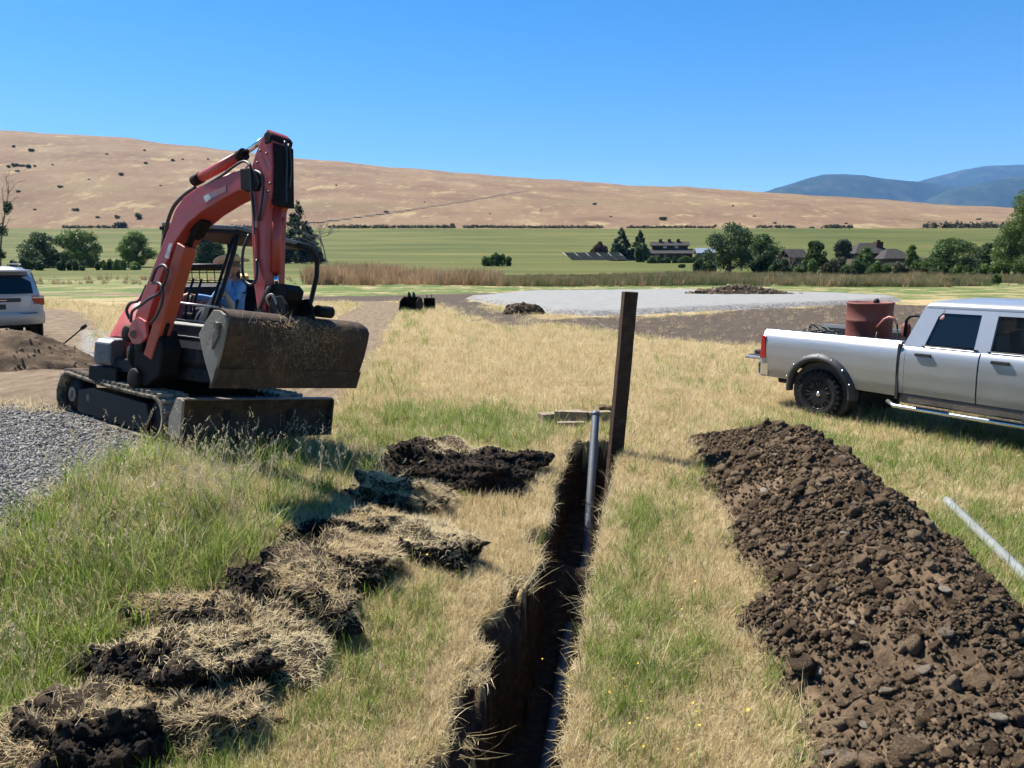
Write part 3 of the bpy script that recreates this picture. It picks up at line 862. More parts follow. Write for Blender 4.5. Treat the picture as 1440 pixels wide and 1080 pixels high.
# ------------------------------------------------------------------ sods and soil clods of the left row
def make_sod(i):
    lab, uv, (sx, sy, sz), az, spread = SODS[i]; sx, sy, sz = sx * .98, sy * 1.0, sz * .98
    x, y, z = SOD_POS[i]
    root = empty('sod_clump', (x, y, z)); tag(root, lab, 'sod', 'dug sods left of the trench')
    bm = bmesh.new(); bmesh.ops.create_icosphere(bm, subdivisions=5, radius=1)
    off = Vector((i * 5.3, i * 2.1, 0))
    yaw = Matrix.Rotation(R(-25 + 20 * math.sin(i * 1.7)), 3, 'Z')
    for v in bm.verts:
        c = v.co.copy()
        k = 1 + .55 * mnoise.noise(c * 1.4 + off) + .36 * mnoise.noise(c * 3.0 + off) + .22 * mnoise.noise(c * 6.5 + off) + .11 * mnoise.noise(c * 15 + off)
        zc = math.copysign(abs(c.z) ** .7, c.z) + .35 * c.x * math.sin(i * 2.3) + .25 * c.y * math.cos(i * 1.9)
        q = Vector((c.x * sx * k, c.y * sy * k, max(zc, -.35) * sz * (k if c.z > 0 else 1)))
        v.co = yaw @ q
    bm.normal_update()
    # turf blades grow out of the side that was the meadow
    d = Vector((math.cos(R(az)) * .75, math.sin(R(az)) * .55, .9)).normalized()
    rng = np.random.default_rng(100 + i); V = []; Fc = []; T = []
    fs = [f for f in bm.faces if f.calc_center_median().z > -.02]
    nb = int(13000 * spread * (sx * sy) / .12) + 300
    for _ in range(nb * 3):
        f = fs[rng.integers(len(fs))]
        c = f.calc_center_median(); nm = (c.normalized() + f.normal * .35).normalized()
        if nm.dot(d) + .35 * mnoise.noise(c * 5 + off) < 1 - spread * 1.25: continue
        k0 = len(V); L_ = rng.uniform(.03, .105); w = rng.uniform(.0009, .0017)
        comb = Vector((math.cos(i * 1.3 + .8 * mnoise.noise(c * 3 + off)), math.sin(i * 1.3 + .8 * mnoise.noise(c * 2 - off)), -.15))
        dirn = (nm * rng.uniform(.05, .55) + comb * .45 + Vector(rng.normal(0, .45, 3))).normalized()
        sd = dirn.cross(Vector(rng.normal(0, 1, 3))).normalized() * w
        p0 = Vector(c) + Vector(rng.normal(0, .012, 3)) - nm * .01
        p1 = p0 + dirn * L_ * .55; p2 = p0 + dirn * L_ + Vector((0, 0, -L_ * rng.uniform(.05, .35)))
        V += [p0 - sd, p0 + sd, p1 - sd, p1 + sd, p2]; T += [rng.uniform()] * 5
        Fc += [(k0, k0 + 1, k0 + 3), (k0, k0 + 3, k0 + 2), (k0 + 2, k0 + 3, k0 + 4)]
        if len(Fc) > nb * 3: break
    def bare(f):
        c = f.calc_center_median(); nm = (c.normalized() + f.normal * .35).normalized()
        return nm.dot(d) + .35 * mnoise.noise(c * 5 + off) < 1 - spread * 1.25
    SURF = np.array([tuple(f.calc_center_median()) for f in fs if bare(f)] or [tuple(fs[0].calc_center_median())])
    me = bpy.data.meshes.new('soil'); bm.to_mesh(me); bm.free(); me.materials.append(MAT_BLACK.m)
    for p in me.polygons: p.use_smooth = True
    link_mesh('soil', me, root)
    if Fc:
        me = np_mesh('turf', np.array([tuple(v) for v in V]), np.array(Fc), MAT_TURF, False); add_attr(me, 'tint', T)
        o = link_mesh('turf', me, root); o['kind'] = 'stuff'
    # crumbs
    n = int(4200 * sx * sy / .15)
    a = rng.uniform(0, 6.28, n); rr = np.sqrt(rng.uniform(0, 1, n)) * 1.25
    cx, cy = rr * np.cos(a) * sx, rr * np.sin(a) * sy
    on = rng.uniform(size=n) < .8
    S = SURF[rng.integers(0, len(SURF), n)] + rng.normal(0, .006, (n, 3))
    sc = rng.lognormal(math.log(.0085), .55, n).clip(.003, .04)
    P = np.where(on[:, None], S, np.stack([cx, cy, base_z(x + cx, y + cy) - z], 1))
    scatter('crumbs', P, rng.uniform(0, 6.28, (n, 3)), sc, rng.integers(0, 4, n), DCLODS_(), None, None, parent=root)
MAT_TURF = M_leaf('turf_thatch', [(0, (.42, .315, .175)), (.4, (.60, .47, .27)), (.75, (.72, .60, .37)), (1, (.80, .71, .50))], .45, .7, .3, 3)
MAT_DCLOD = M_rand('black_clod', [(.1, (.016, .012, .010)), (.6, (.036, .026, .020)), (1, (.075, .055, .04))], .95, .1, 5)
_dc = [pebble_proto('crumb', MAT_DCLOD, 60 + i, .8, 1, .5).data for i in range(4)]
def DCLODS_(): return [bpy.data.objects.new('crumb', m) for m in _dc]
for i in range(len(SODS)): make_sod(i)
def loose_soil():
    n = 9000; k = RNG.uniform(0, 3.999, n); i = k.astype(int); f = k - i
    A = np.array(SOD_ROW); p = A[i] * (1 - f[:, None]) + A[i + 1] * f[:, None] + RNG.normal(0, .20, (n, 2))
    ok = RNG.uniform(size=n) < smooth(.38, .56, fbm(p[:, 0] * 3.2, p[:, 1] * 3.2, 4, 201)); p = p[ok]; N = len(p)
    scatter('loose_soil', np.stack([p[:, 0], p[:, 1], base_z(p[:, 0], p[:, 1]) + .004], 1), RNG.uniform(0, 6.28, (N, 3)), RNG.lognormal(math.log(.009), .55, N).clip(.003, .035), RNG.integers(0, 4, N), DCLODS_(), 'loose dark soil crumbs strewn between the sods of the left row', 'soil')
loose_soil()
# ------------------------------------------------------------------ excavator
MAT_RED = M_worn('faded_red_paint', (.37, .042, .031), (.27, .085, .065), .42, .32, 3.2, dust=(.22, .085, .065))
MAT_RED2 = M_worn('orange_red_guard', (.42, .062, .028), (.20, .06, .04), .5, .38, 4, dust=(.22, .10, .06))
MAT_GREASE = M_worn('black_grease', (.007, .006, .006), (.035, .028, .022), .7, .33, 9)
MAT_DARKP = M_worn('dark_panel', (.018, .021, .030), (.06, .052, .045), .55, .35, 3, dust=(.10, .085, .07))
MAT_BLACKM = M_worn('black_steel', (.012, .012, .014), (.05, .042, .034), .55, .3, 5)
MAT_RUBBER = M_worn('track_rubber', (.030, .027, .024), (.20, .165, .125), .85, .52, 4, bump=.006)
MAT_LUG = M_worn('track_lug_rubber', (.10, .085, .07), (.30, .25, .19), .85, .5, 6, bump=.006)
MAT_STEEL = M_worn('muddy_steel', (.095, .075, .060), (.20, .155, .105), .55, .42, 4, dust=(.16, .12, .08), bump=.005)
MAT_RUST = M_worn('rusty_bucket', (.042, .029, .021), (.095, .056, .036), .75, .46, 2.6, dust=(.13, .095, .062), bump=.006)
MAT_SIDE = M_worn('dried_mud_plate', (.24, .20, .155), (.12, .095, .07), .75, .4, 5, bump=.006)
MAT_CHROME = M_plain('chrome_rod', (.62, .63, .66), .18, 1.0, var=.05)
MAT_HOSE = M_plain('hose_rubber', (.014, .014, .015), .5, 0, .5, .2)
MAT_PALEHOSE = M_plain('pale_hose', (.33, .30, .26), .6, 0, .4, .15)
MAT_GREYP = M_worn('grey_plastic', (.11, .118, .135), (.045, .045, .045), .5, .40, 4, dust=(.15, .12, .09))
MAT_WHITEMARK = M_worn('worn_white_decal', (.55, .55, .56), (.30, .28, .27), .5, .5, 14)
MAT_GREYDECAL = M_worn('worn_grey_decal', (.20, .17, .20), (.34, .12, .10), .5, .50, 12)
MAT_GLASSY = M_plain('lamp_lens', (.55, .55, .50), .12, 0, .8, .08)
MAT_TRIM = M_plain('bare_metal_edge', (.42, .42, .43), .4, .6, var=.2, scale=12)

EX_C = Vector((-4.22, 9.44, .32))
ex_up = Vector((.098, .100, 1)).normalized()
_F = Vector((.8, -.6, 0)); _F = (_F - ex_up * _F.dot(ex_up)).normalized(); _L = ex_up.cross(_F)
EX_M = Matrix((( _F.x, _L.x, ex_up.x, EX_C.x), (_F.y, _L.y, ex_up.y, EX_C.y), (_F.z, _L.z, ex_up.z, EX_C.z), (0, 0, 0, 1)))
EX_I = EX_M.inverted()
ex = empty('excavator'); ex.matrix_world = EX_M
tag(ex, 'worn red mini excavator on rubber tracks, boom swung with its wide bucket raised', 'excavator')
# tracks
def track_path(n_arc=14):
    pts = []
    ra, rb = .285, .26; xa, xb = -1.14, .97; za, zb = .31, .285
    for k in range(9): pts.append((xa + (xb - xa) * k / 8, .025 - .004 * math.sin(k * 1.3), 0, -1))
    for k in range(1, n_arc):
        t = -math.pi / 2 + math.pi * k / n_arc; pts.append((xb + rb * math.cos(t), zb + rb * math.sin(t), math.cos(t), math.sin(t)))
    for k in range(9):
        f = k / 8; pts.append((xb + (xa - xb) * f, (zb + rb) * (1 - f) + (za + ra) * f - .022 * math.sin(math.pi * f) ** .7, 0, 1))
    for k in range(1, n_arc):
        t = math.pi / 2 + math.pi * k / n_arc; pts.append((xa + ra * math.cos(t), za + ra * math.sin(t), math.cos(t), math.sin(t)))
    return pts
def make_track(yc, lab):
    pp = track_path(); w = .19
    rows = []
    for x, z, nx, nz in pp + pp[:1]:
        rows.append([Vector((x, yc - w, z)), Vector((x, yc + w, z)), Vector((x - nx * .045, yc + w, z - nz * .045)), Vector((x - nx * .045, yc - w, z - nz * .045))])
    tr = MB().sheet(rows, True, True).build('track', MAT_RUBBER, ex)
    tr['label'] = lab
    # lugs, evenly along the belt
    cl = [(Vector((p[0], 0, p[1])), Vector((p[2], 0, p[3]))) for p in pp + pp[:1]]
    L = [0]
    for a, b in zip(cl[:-1], cl[1:]): L.append(L[-1] + (b[0] - a[0]).length)
    n = 52
    lug = MB(); lug.prism([(-.026, -.012), (.026, -.012), (.016, .026), (-.016, .026)], .365, (0, 0, 0), (1, 0, 0), (0, 0, 1), (0, 1, 0))
    l0 = lug.build('lug', MAT_LUG, tr, bevel=.004, seg=1)
    for k in range(n):
        s = L[-1] * k / n
        j = max(i for i in range(len(L)) if L[i] <= s); j = min(j, len(cl) - 2)
        f = (s - L[j]) / max(1e-6, L[j + 1] - L[j])
        p = cl[j][0].lerp(cl[j + 1][0], f); nn = cl[j][1].lerp(cl[j + 1][1], f).normalized()
        o = l0 if k == 0 else link_mesh('lug', l0.data, tr)
        o.location = p + nn * .012 + Vector((0, yc, 0))
        o.rotation_euler = (0, math.atan2(nn.x, nn.z), 0)
    sg = -1 if yc < 0 else 1
    fr = MB()
    fr.prism([(-.90, .11), (.78, .10), (.86, .24), (.78, .42), (-.55, .45), (-.90, .38)], .30, (0, yc, 0), (1, 0, 0), (0, 0, 1), (0, 1, 0))
    fr.build('track_frame', MAT_BLACKM, tr, bevel=.012)
    for xx in (-.72, -.36, .02, .38, .70):
        MB().lathe([(.03, -.12), (.085, -.12), (.085, -.05), (.06, -.04), (.06, .04), (.085, .05), (.085, .12), (.03, .12)], (xx, yc, .135), (0, 1, 0), 18).build('roller', MAT_BLACKM, tr)
    MB().lathe([(.05, -.10), (.21, -.10), (.225, -.06), (.225, .06), (.21, .10), (.05, .10)], (-1.14, yc, .30), (0, 1, 0), 24).build('sprocket', MAT_BLACKM, tr)
    MB().lathe([(.05, -.10), (.19, -.10), (.205, -.06), (.205, .06), (.19, .10), (.05, .10)], (.97, yc, .285), (0, 1, 0), 24).build('idler', MAT_BLACKM, tr)
    MB().lathe([(.055, 0), (.055, .02), (.095, .02), (.095, 0)], (-1.14, yc + sg * .105, .30), (0, sg, 0), 22).build('hub_ring', MAT_SIDE, tr)
    MB().lathe([(.01, 0), (.05, .0), (.05, .03), (.01, .03)], (-.62, yc + sg * .125, .32), (0, sg, 0), 14).build('hub_cap', MAT_STEEL, tr)
make_track(-.79, 'near track, dusty on its upper run')
make_track(.79, 'far track behind the blade')
und = MB(); und.bounds((-.55, -.60, .22), (.60, .60, .50)); und.bounds((-.3, -.72, .24), (.3, .72, .42))
und.build('undercarriage', MAT_BLACKM, ex, bevel=.02)
# blade
bl_prof = []
for k in range(9):
    t = k / 8; bl_prof.append((1.62 - .085 * math.sin(math.pi * (t * .95 + .02)) + .015 * t, .17 + .40 * t))
outer = [(x - .035, z) for x, z in bl_prof][::-1]
bl = MB().prism(bl_prof + outer, 1.98, (0, 0, 0), (1, 0, 0), (0, 0, 1), (0, 1, 0)).build('blade', MAT_RUST, ex, bevel=.004, seg=1)
MB().bounds((1.50, -1.0, .12), (1.66, 1.0, .18)).build('cutting_edge', MAT_RUST, bl, bevel=.008)
for s in (-1, 1):
    e = MB().prism([(1.40, .17), (1.64, .16), (1.645, .56), (1.60, .585), (1.52, .58), (1.40, .35)], .03, (0, s * 1.0, 0), (1, 0, 0), (0, 0, 1), (0, 1, 0)).build('end_plate', MAT_SIDE if s < 0 else MAT_RUST, bl, bevel=.005)
MB().bounds((1.49, -.99, .565), (1.64, .99, .582)).build('top_rib', MAT_STEEL, bl, bevel=.005)
for s in (-1, 1):
    MB().prism([(.45, .22), (.45, .36), (1.56, .46), (1.56, .26)], .09, (0, s * .42, 0), (1, 0, 0), (0, 0, 1), (0, 1, 0)).build('blade_arm', MAT_BLACKM, ex, bevel=.012)
# house
HA = R(-72)
HM = Matrix.Translation(EX_M.to_3x3().inverted() @ Vector((.10, 0, .03))) @ Matrix.Rotation(HA, 4, 'Z')
def hb(): return MB(HM)
hb().lathe([(.30, .44), (.52, .44), (.52, .56), (.46, .58), (.46, .70)], (0, 0, 0), (0, 0, 1), 28).build('slew_ring', MAT_GREASE, ex)
hb().prism([(.72, -.86), (.80, -.5), (.80, .80), (.74, .90), (-.45, .92), (-.85, .70), (-1.03, .35), (-1.08, 0), (-1.03, -.35), (-.85, -.70), (-.45, -.90)], .16, (0, 0, .74), (1, 0, 0), (0, 1, 0), (0, 0, 1)).build('deck', MAT_DARKP, ex, bevel=.02)
# dark front cowl under the operator's floor, in two steps
cowl = hb().prism([(.10, .82), (.80, .82), (.86, .88), (.88, 1.04), (.84, 1.16), (.10, 1.18)], 1.05, (0, .37, 0), (1, 0, 0), (0, 0, 1), (0, 1, 0)).build('front_cowl', MAT_DARKP, ex, bevel=.018)
hb().prism([(.05, 1.18), (.80, 1.165), (.78, 1.30), (.72, 1.345), (.05, 1.345)], 1.03, (0, .37, 0), (1, 0, 0), (0, 0, 1), (0, 1, 0)).build('floor_sill', MAT_DARKP, ex, bevel=.012)
hb().bounds((.695, -.14, 1.345), (.735, .88, 1.36)).build('floor_edge', MAT_TRIM, ex, bevel=.003)
hb().bounds((.80, -.12, 1.163), (.845, .88, 1.176)).build('cowl_edge', MAT_TRIM, ex, bevel=.003)
# diamond decal
hb().prism([(0, -.085), (.075, -.02), (.075, .03), (0, .085), (-.075, .02), (-.075, -.03)], .004, (.884, .18, 1.02), (0, 1, 0), (0, 0, 1), (1, 0, 0)).build('diamond_decal', MAT_WHITEMARK, cowl)
hb().bounds((.45, .896, .86), (.60, .900, .94)).build('small_decal', MAT_WHITEMARK, cowl)
# red hood on the right hand side, with a grey box in front
hood = []
for x in np.linspace(-.98, .62, 9):
    f = max(0, (x - .15) / .47); top = 1.62 - .55 * f ** 1.8
    row = []
    for t in np.linspace(0, 1, 12):
        if t < .45: row.append(Vector((x, -.90 + .03 * (t / .45) ** 2, .82 + (top - .12 - .82) * t / .45)))
        elif t < .62:
            a = (t - .45) / .17 * math.pi / 2; row.append(Vector((x, -.87 + .12 * (1 - math.cos(a)), top - .12 + .12 * math.sin(a))))
        else: row.append(Vector((x, -.75 + .50 * (t - .62) / .38, top)))
    row.append(Vector((x, -.25, .82))); hood.append(row)
hd = hb(); hd.sheet(hood); hd._add(hood[0], [tuple(range(13))]); hd._add(hood[-1], [tuple(range(13))])
hd.build('side_hood', MAT_RED, ex)
gb = hb().prism([(.64, .72), (.84, .72), (.87, .78), (.87, .98), (.82, 1.03), (.64, 1.05)], .26, (0, -.66, 0), (1, 0, 0), (0, 0, 1), (0, 1, 0)).build('tool_box', MAT_GREYP, ex, bevel=.03, seg=3)
hb().bounds((.50, -.86, .52), (.86, -.42, .70)).build('front_bumper', MAT_BLACKM, ex, bevel=.02)
# rear bonnet and counterweight
rb = []
for z, k in ((.82, 1), (1.2, 1.0), (1.42, .97), (1.54, .88), (1.58, .70)):
    rb.append([Vector((-.62 - .48 * k * math.cos(t) - (0.02), .90 * k * math.sin(t), z)) for t in np.linspace(-1.45, 1.45, 16)])
rbm = hb(); rbm.sheet(rb); rbm._add(rb[-1], [tuple(range(16))])
rbm.build('rear_bonnet', MAT_RED, ex)
hb().bounds((-.68, -.22, .82), (-.60, .88, 1.5)).build('bulkhead', MAT_DARKP, ex, bevel=.01)
# seat and controls
st = hb().bounds((-.45, .08, 1.20), (.05, .58, 1.32)).build('seat', MAT_BLACKM, ex, bevel=.04, seg=3)
hb().prism([(-.42, 1.30), (-.30, 1.32), (-.40, 1.95), (-.52, 1.95)], .46, (0, .33, 0), (1, 0, 0), (0, 0, 1), (0, 1, 0)).build('backrest', MAT_BLACKM, st, bevel=.04, seg=3)
hb().bounds((-.40, .10, .82), (.0, .56, 1.20)).build('seat_base', MAT_DARKP, ex, bevel=.015)
for yy in (-.02, .68):
    c_ = hb().bounds((-.35, yy - .09, 1.22), (.22, yy + .09, 1.44)).build('console', MAT_BLACKM, ex, bevel=.03)
    hb().tube([(.15, yy, 1.43), (.18, yy, 1.56), (.17, yy, 1.66)], [.014, .013, .022], 8).build('lever', MAT_HOSE, c_)
for yy in (.22, .34):
    hb().tube([(.52, yy, 1.34), (.50, yy, 1.62), (.42, yy, 1.86)], .014, 8).build('drive_lever', MAT_BLACKM, ex)
hb().tube([(.66, -.20, 1.56), (.70, .34, 1.55), (.70, .85, 1.54)], .012, 8).build('guard_bar', MAT_TRIM, ex)
hb().tube([(.58, .52, 1.34), (.46, .56, 1.62), (.36, .64, 1.72), (.26, .66, 1.60), (.22, .66, 1.40)], .045, 10).build('arm_hose', MAT_PALEHOSE, ex)
# canopy
rf = hb().prism([(-.90, -.34), (-.84, -.40), (.34, -.40), (.42, -.32), (.42, .76), (.34, .84), (-.84, .84), (-.90, .78)], .055, (0, 0, 2.50), (1, 0, 0), (0, 1, 0), (0, 0, 1)).build('canopy_roof', MAT_GREYP, ex, bevel=.018)
hb().prism([(-.88, -.38), (.40, -.38), (.40, .82), (-.88, .82)], .045, (0, 0, 2.449), (1, 0, 0), (0, 1, 0), (0, 0, 1)).build('roof_rim', MAT_BLACKM, rf, bevel=.012)
hb().tube([(.36, .76, 2.45), (.39, .76, 2.25), (.56, .74, 1.65), (.66, .72, 1.36)], .028, 10).build('canopy_post', MAT_BLACKM, ex)
hb().tube([(.30, .66, 2.40), (.36, .66, 2.22), (.53, .64, 1.66), (.60, .62, 1.36)], .018, 8).build('grab_rail', MAT_BLACKM, ex)
hb().tube([(.36, -.32, 2.45), (.37, -.32, 2.2), (.42, -.32, 1.60)], .034, 10).build('canopy_post', MAT_BLACKM, ex)
hb().tube([(-.70, .80, 2.49), (-.98, .88, 2.47), (-1.10, .92, 2.34), (-1.10, .93, 2.10), (-1.04, .91, 1.75), (-.93, .86, 1.48), (-.78, .78, 1.34)], .034, 12).build('canopy_post', MAT_BLACKM, ex)
hb().tube([(-.84, -.34, 2.45), (-.90, -.36, 2.2), (-.80, -.36, 1.56)], .036, 10).build('canopy_post', MAT_BLACKM, ex)
wlp = hb().lathe([(.02, -.07), (.055, -.06), (.075, 0), (.075, .03)], (.47, .16, 2.42), (1, -.1, -.15), 16).build('work_light', MAT_BLACKM, ex)
hb().lathe([(.066, 0), (.05, .012), (.001, .016)], (.50, .157, 2.415), (1, -.1, -.15), 16).build('lens', MAT_GLASSY, wlp)
# boom, stick and bucket: true plane of the swung boom
BA = R(326)
b_w = Vector((math.cos(BA), math.sin(BA), 0)); n_w = ex_up.cross(b_w).normalized(); b_w = n_w.cross(ex_up)
FOOT = Vector((-4.30, 8.62, 1.20))
def to_rh(u, v, off=0.0):
    d = sight(u, v); o = Vector((0, 0, CAM_H))
    t = ((FOOT + n_w * off) - o).dot(n_w) / d.dot(n_w); q = o + d * t - FOOT
    return (q.dot(b_w), q.dot(ex_up))
E3 = EX_I.to_3x3()
bl_, ul_, nl_ = E3 @ b_w, E3 @ ex_up, E3 @ n_w
FL_ = EX_I @ FOOT
def P3(u, v, off=0.0, dr=0.0, dh=0.0):
    r, h = to_rh(u, v, off); return FL_ + bl_ * (r + dr) + ul_ * (h + dh) + nl_ * off
def plate(px_pts, w, off_face, name, mat, parent, bevel=.012, center=0.0):
    poly = [to_rh(u, v, off_face) for u, v in px_pts]
    return MB().prism(poly, w, FL_ + nl_ * center, bl_, ul_, nl_).build(name, mat, parent, bevel=bevel)
# swing bracket
sb = MB()
sb.prism([to_rh(u, v, -.13) for u, v in [(186, 474), (200, 458), (220, 462), (228, 490), (222, 528), (200, 545), (187, 520)]], .24, FL_, bl_, ul_, nl_)
for k, (u, v, rr) in enumerate(((196, 470, .10), (214, 486, .085), (206, 532, .12))):
    sb.lathe([(.02, -.17), (rr, -.17), (rr, .17), (.02, .17)], P3(u, v), nl_, 16)
sb.build('swing_bracket', MAT_GREASE, ex, bevel=.03)
mid = HM @ Vector((.80, 0, .92))
MB().tube([mid, (mid + P3(200, 505)) / 2, P3(204, 505)], [.20, .22, .17], 12).build('swing_post', MAT_GREASE, ex)
boom = plate([(183, 472), (191, 440), (206, 399), (222, 358), (237, 321), (245, 297), (258, 277), (279, 262), (310, 249), (337, 239), (350, 238), (360, 243), (364, 254), (359, 265), (347, 266), (334, 268), (306, 283), (284, 297), (264, 314), (247, 338), (234, 368), (221, 405), (209, 442), (203, 464), (200, 482), (191, 486)], .27, -.135, 'boom', MAT_RED, ex, .014)
plate([(337, 237), (351, 236), (362, 242), (367, 254), (361, 268), (346, 269), (338, 266)], .30, -.15, 'boom_tip', MAT_GREASE, boom, .012)
plate([(268, 318), (281, 305), (284, 312), (273, 332), (266, 336)], .12, -.06, 'cylinder_mount', MAT_GREASE, boom, .01)
plate([(288, 275), (318, 261), (318, 269), (290, 283)], .006, -.139, 'worn_decal', MAT_GREYDECAL, boom, 0, -.138)
plate([(232, 362), (238, 342), (243, 342), (237, 364)], .006, -.139, 'worn_label', MAT_WHITEMARK, boom, 0, -.138)
plate([(286, 276), (294, 272), (297, 280), (289, 285)], .006, -.141, 'faded_label', MAT_WHITEMARK, boom, 0, -.141)
MB().tube([P3(189, 470, -.18), P3(197, 466, .18)], .05, 14).build('foot_pin', MAT_STEEL, boom)
plate([(181, 472), (186, 452), (196, 446), (206, 452), (208, 474), (198, 484), (188, 484)], .035, -.16, 'foot_boss', MAT_RED, boom, .01, -.155)
# boom cylinder under a long guard
cg = MB(); 
pa, pb = P3(217, 503, -.06), P3(265, 346, -.06)
dd = (pb - pa).normalized(); sd = nl_; fw = sd.cross(dd).normalized()
cg.prism([(-.10, -.07), (-.075, .06), (.075, .06), (.10, -.07)], (pb - pa).length, (pa + pb) / 2, sd, fw, dd)
cy = cg.build('boom_cylinder', MAT_RED2, ex, bevel=.02, seg=3)
MB().tube([pb, P3(276, 322, 0)], .036, 12).build('cylinder_rod', MAT_GREASE, cy)
MB().box((pa * .72 + pb * .28) + fw * .052, (.01, .01, .01)).tube([pa * .80 + pb * .20 + fw * .045, pa * .66 + pb * .34 + fw * .045], [.035, .03], 10).build('drain_slot', MAT_GREASE, cy)
# stick
stick = plate([(376, 181), (381, 186), (383, 230), (382, 276), (376, 292), (374, 340), (373, 400), (372, 442), (363, 444), (357, 400), (354, 340), (353, 290), (350, 262), (351, 244), (359, 216), (367, 196)], .24, -.12, 'stick', MAT_RED, ex, .012)
plate([(371, 188), (377, 184), (381, 190), (379, 200), (372, 202)], .27, -.135, 'stick_boss', MAT_GREASE, stick, .008)
plate([(383, 200), (390, 202), (391, 288), (382, 288)], .20, -.10, 'front_channel', MAT_GREASE, stick, .01)
for u, v in ((366, 212), (375, 216), (362, 229), (380, 258), (378, 270)):
    MB().lathe([(.001, .012), (.014, .008), (.014, 0)], P3(u, v, -.122), -nl_, 10).build('bolt', MAT_STEEL, stick)
# arm cylinder on the boom's back
ac1, ac2, ac3 = P3(277, 260, 0, 0, .06), P3(341, 218, 0), P3(374, 194, 0)
acy = MB().tube([ac1, ac2], .055, 14).build('arm_cylinder', MAT_RED, ex)
MB().tube([ac2 - (ac2 - ac1).normalized() * .05, ac2 + (ac2 - ac1).normalized() * .03], .064, 14).build('gland', MAT_GREASE, acy)
MB().tube([ac2, ac3], .028, 12).build('cylinder_rod', MAT_CHROME, acy)
MB().tube([ac1 - (ac2 - ac1).normalized() * .06, ac1 + (ac2 - ac1).normalized() * .08], .06, 12).build('end_eye', MAT_GREASE, acy)
MB().tube([P3(280, 268, -.10), P3(310, 252, -.10), P3(330, 243, -.10)], .014, 8).build('feed_pipe', MAT_RED, acy)
# bucket cylinder in front of the stick
bc1, bc2, bc3 = P3(389, 284, 0), P3(387, 384, 0), P3(388, 402, 0)
bcy = MB().tube([bc1, bc2], .060, 14).build('bucket_cylinder', MAT_RED, ex)
MB().tube([P3(390, 215, 0), bc1], .05, 12).build('cylinder_neck', MAT_GREASE, bcy)
MB().tube([P3(389, 278, -.11), P3(389, 282, .14)], .035, 10).build('cylinder_pin', MAT_GREASE, bcy)
MB().tube([bc2, bc3], .030, 12).build('cylinder_rod', MAT_CHROME, bcy)
MB().tube([P3(398, 306, .05), P3(397, 318, .05), P3(396, 340, .05)], [.03, .014, .014], 8).build('grease_pipe', MAT_RED, bcy)
plate([(379, 404), (386, 398), (399, 399), (405, 407), (402, 420), (396, 430), (394, 444), (380, 444), (378, 424)], .20, -.10, 'linkage', MAT_GREASE, ex, .012)
for off in (-.13, .13):
    MB().tube([P3(379, 403, off), P3(370, 422, off), P3(363, 440, off)], .022, 8, flat=.6).build('link_bar', MAT_STEEL, ex)
MB().tube([P3(366, 440, -.16), P3(370, 440, .16)], .035, 12).build('link_pin', MAT_STEEL, ex)
# bucket
BW = .84
prof_px = [(301, 541), (309, 512), (316, 486), (320, 466), (322, 452), (319, 443), (312, 437), (304, 436), (293, 452), (283, 470)]
prof = [to_rh(u, v, -BW) for u, v in prof_px]
def sm_prof(p, k=4):
    out = []
    for i in range(len(p) - 1):
        p0 = p[max(i - 1, 0)]; p1 = p[i]; p2 = p[i + 1]; p3 = p[min(i + 2, len(p) - 1)]
        for q in range(k):
            t = q / k
            out.append(tuple(.5 * ((2 * p1[j]) + (-p0[j] + p2[j]) * t + (2 * p0[j] - 5 * p1[j] + 4 * p2[j] - p3[j]) * t * t + (-p0[j] + 3 * p1[j] - 3 * p2[j] + p3[j]) * t ** 3) for j in range(2)))
    out.append(p[-1]); return out
sp_ = sm_prof(prof)
rows = []
for (r, h) in sp_:
    rows.append([FL_ + bl_ * r + ul_ * h + nl_ * o + bl_ * (.012 * math.sin(o * 5 + h * 9)) for o in np.linspace(-BW, BW, 22)])
bucket = MB().sheet(rows).build('bucket', MAT_RUST, ex, solid=.025)
for s in (-1, 1):
    p = MB().prism(prof + [to_rh(291, 506, -BW)], .03, FL_ + nl_ * s * (BW + .012), bl_, ul_, nl_).build('side_plate', MAT_SIDE if s < 0 else MAT_RUST, bucket, bevel=.006)
lip = [to_rh(u, v, -BW) for u, v in [(297, 546), (303, 546), (310, 518), (303, 518)]]
MB().prism(lip, 2 * BW + .05, FL_, bl_, ul_, nl_).build('cutting_edge', MAT_RUST, bucket, bevel=.004)
MB().prism([to_rh(u, v, -BW) for u, v in [(305, 470), (315, 455), (313, 475), (304, 492)]], .03, FL_ + nl_ * -(BW + .035), bl_, ul_, nl_).build('wear_pad', MAT_STEEL, bucket, bevel=.006)
MB().tube([FL_ + bl_ * to_rh(313, 458, -BW)[0] + ul_ * to_rh(313, 458, -BW)[1] + nl_ * -(BW + .02), FL_ + bl_ * to_rh(313, 458, -BW)[0] + ul_ * to_rh(313, 458, -BW)[1] + nl_ * -(BW + .075)], .03, 10).build('lifting_eye', MAT_STEEL, bucket)
for off in (-.16, .16):
    e0 = to_rh(312, 437, -BW); 
    MB().prism([(e0[0] - .24, e0[1] - .06), (e0[0] + .06, e0[1] - .04), (e0[0] + .02, e0[1] + .12), (e0[0] - .06, e0[1] + .20), (e0[0] - .20, e0[1] + .18)], .035, FL_ + nl_ * off, bl_, ul_, nl_).build('ear', MAT_GREASE, bucket, bevel=.01)
MB().lathe([(.02, -.09), (.06, -.09), (.06, .09), (.02, .09)], FL_ + bl_ * (e0[0] + .02) + ul_ * (e0[1] + .09) + nl_ * .30, nl_, 14).build('pin_head', MAT_GREASE, bucket)
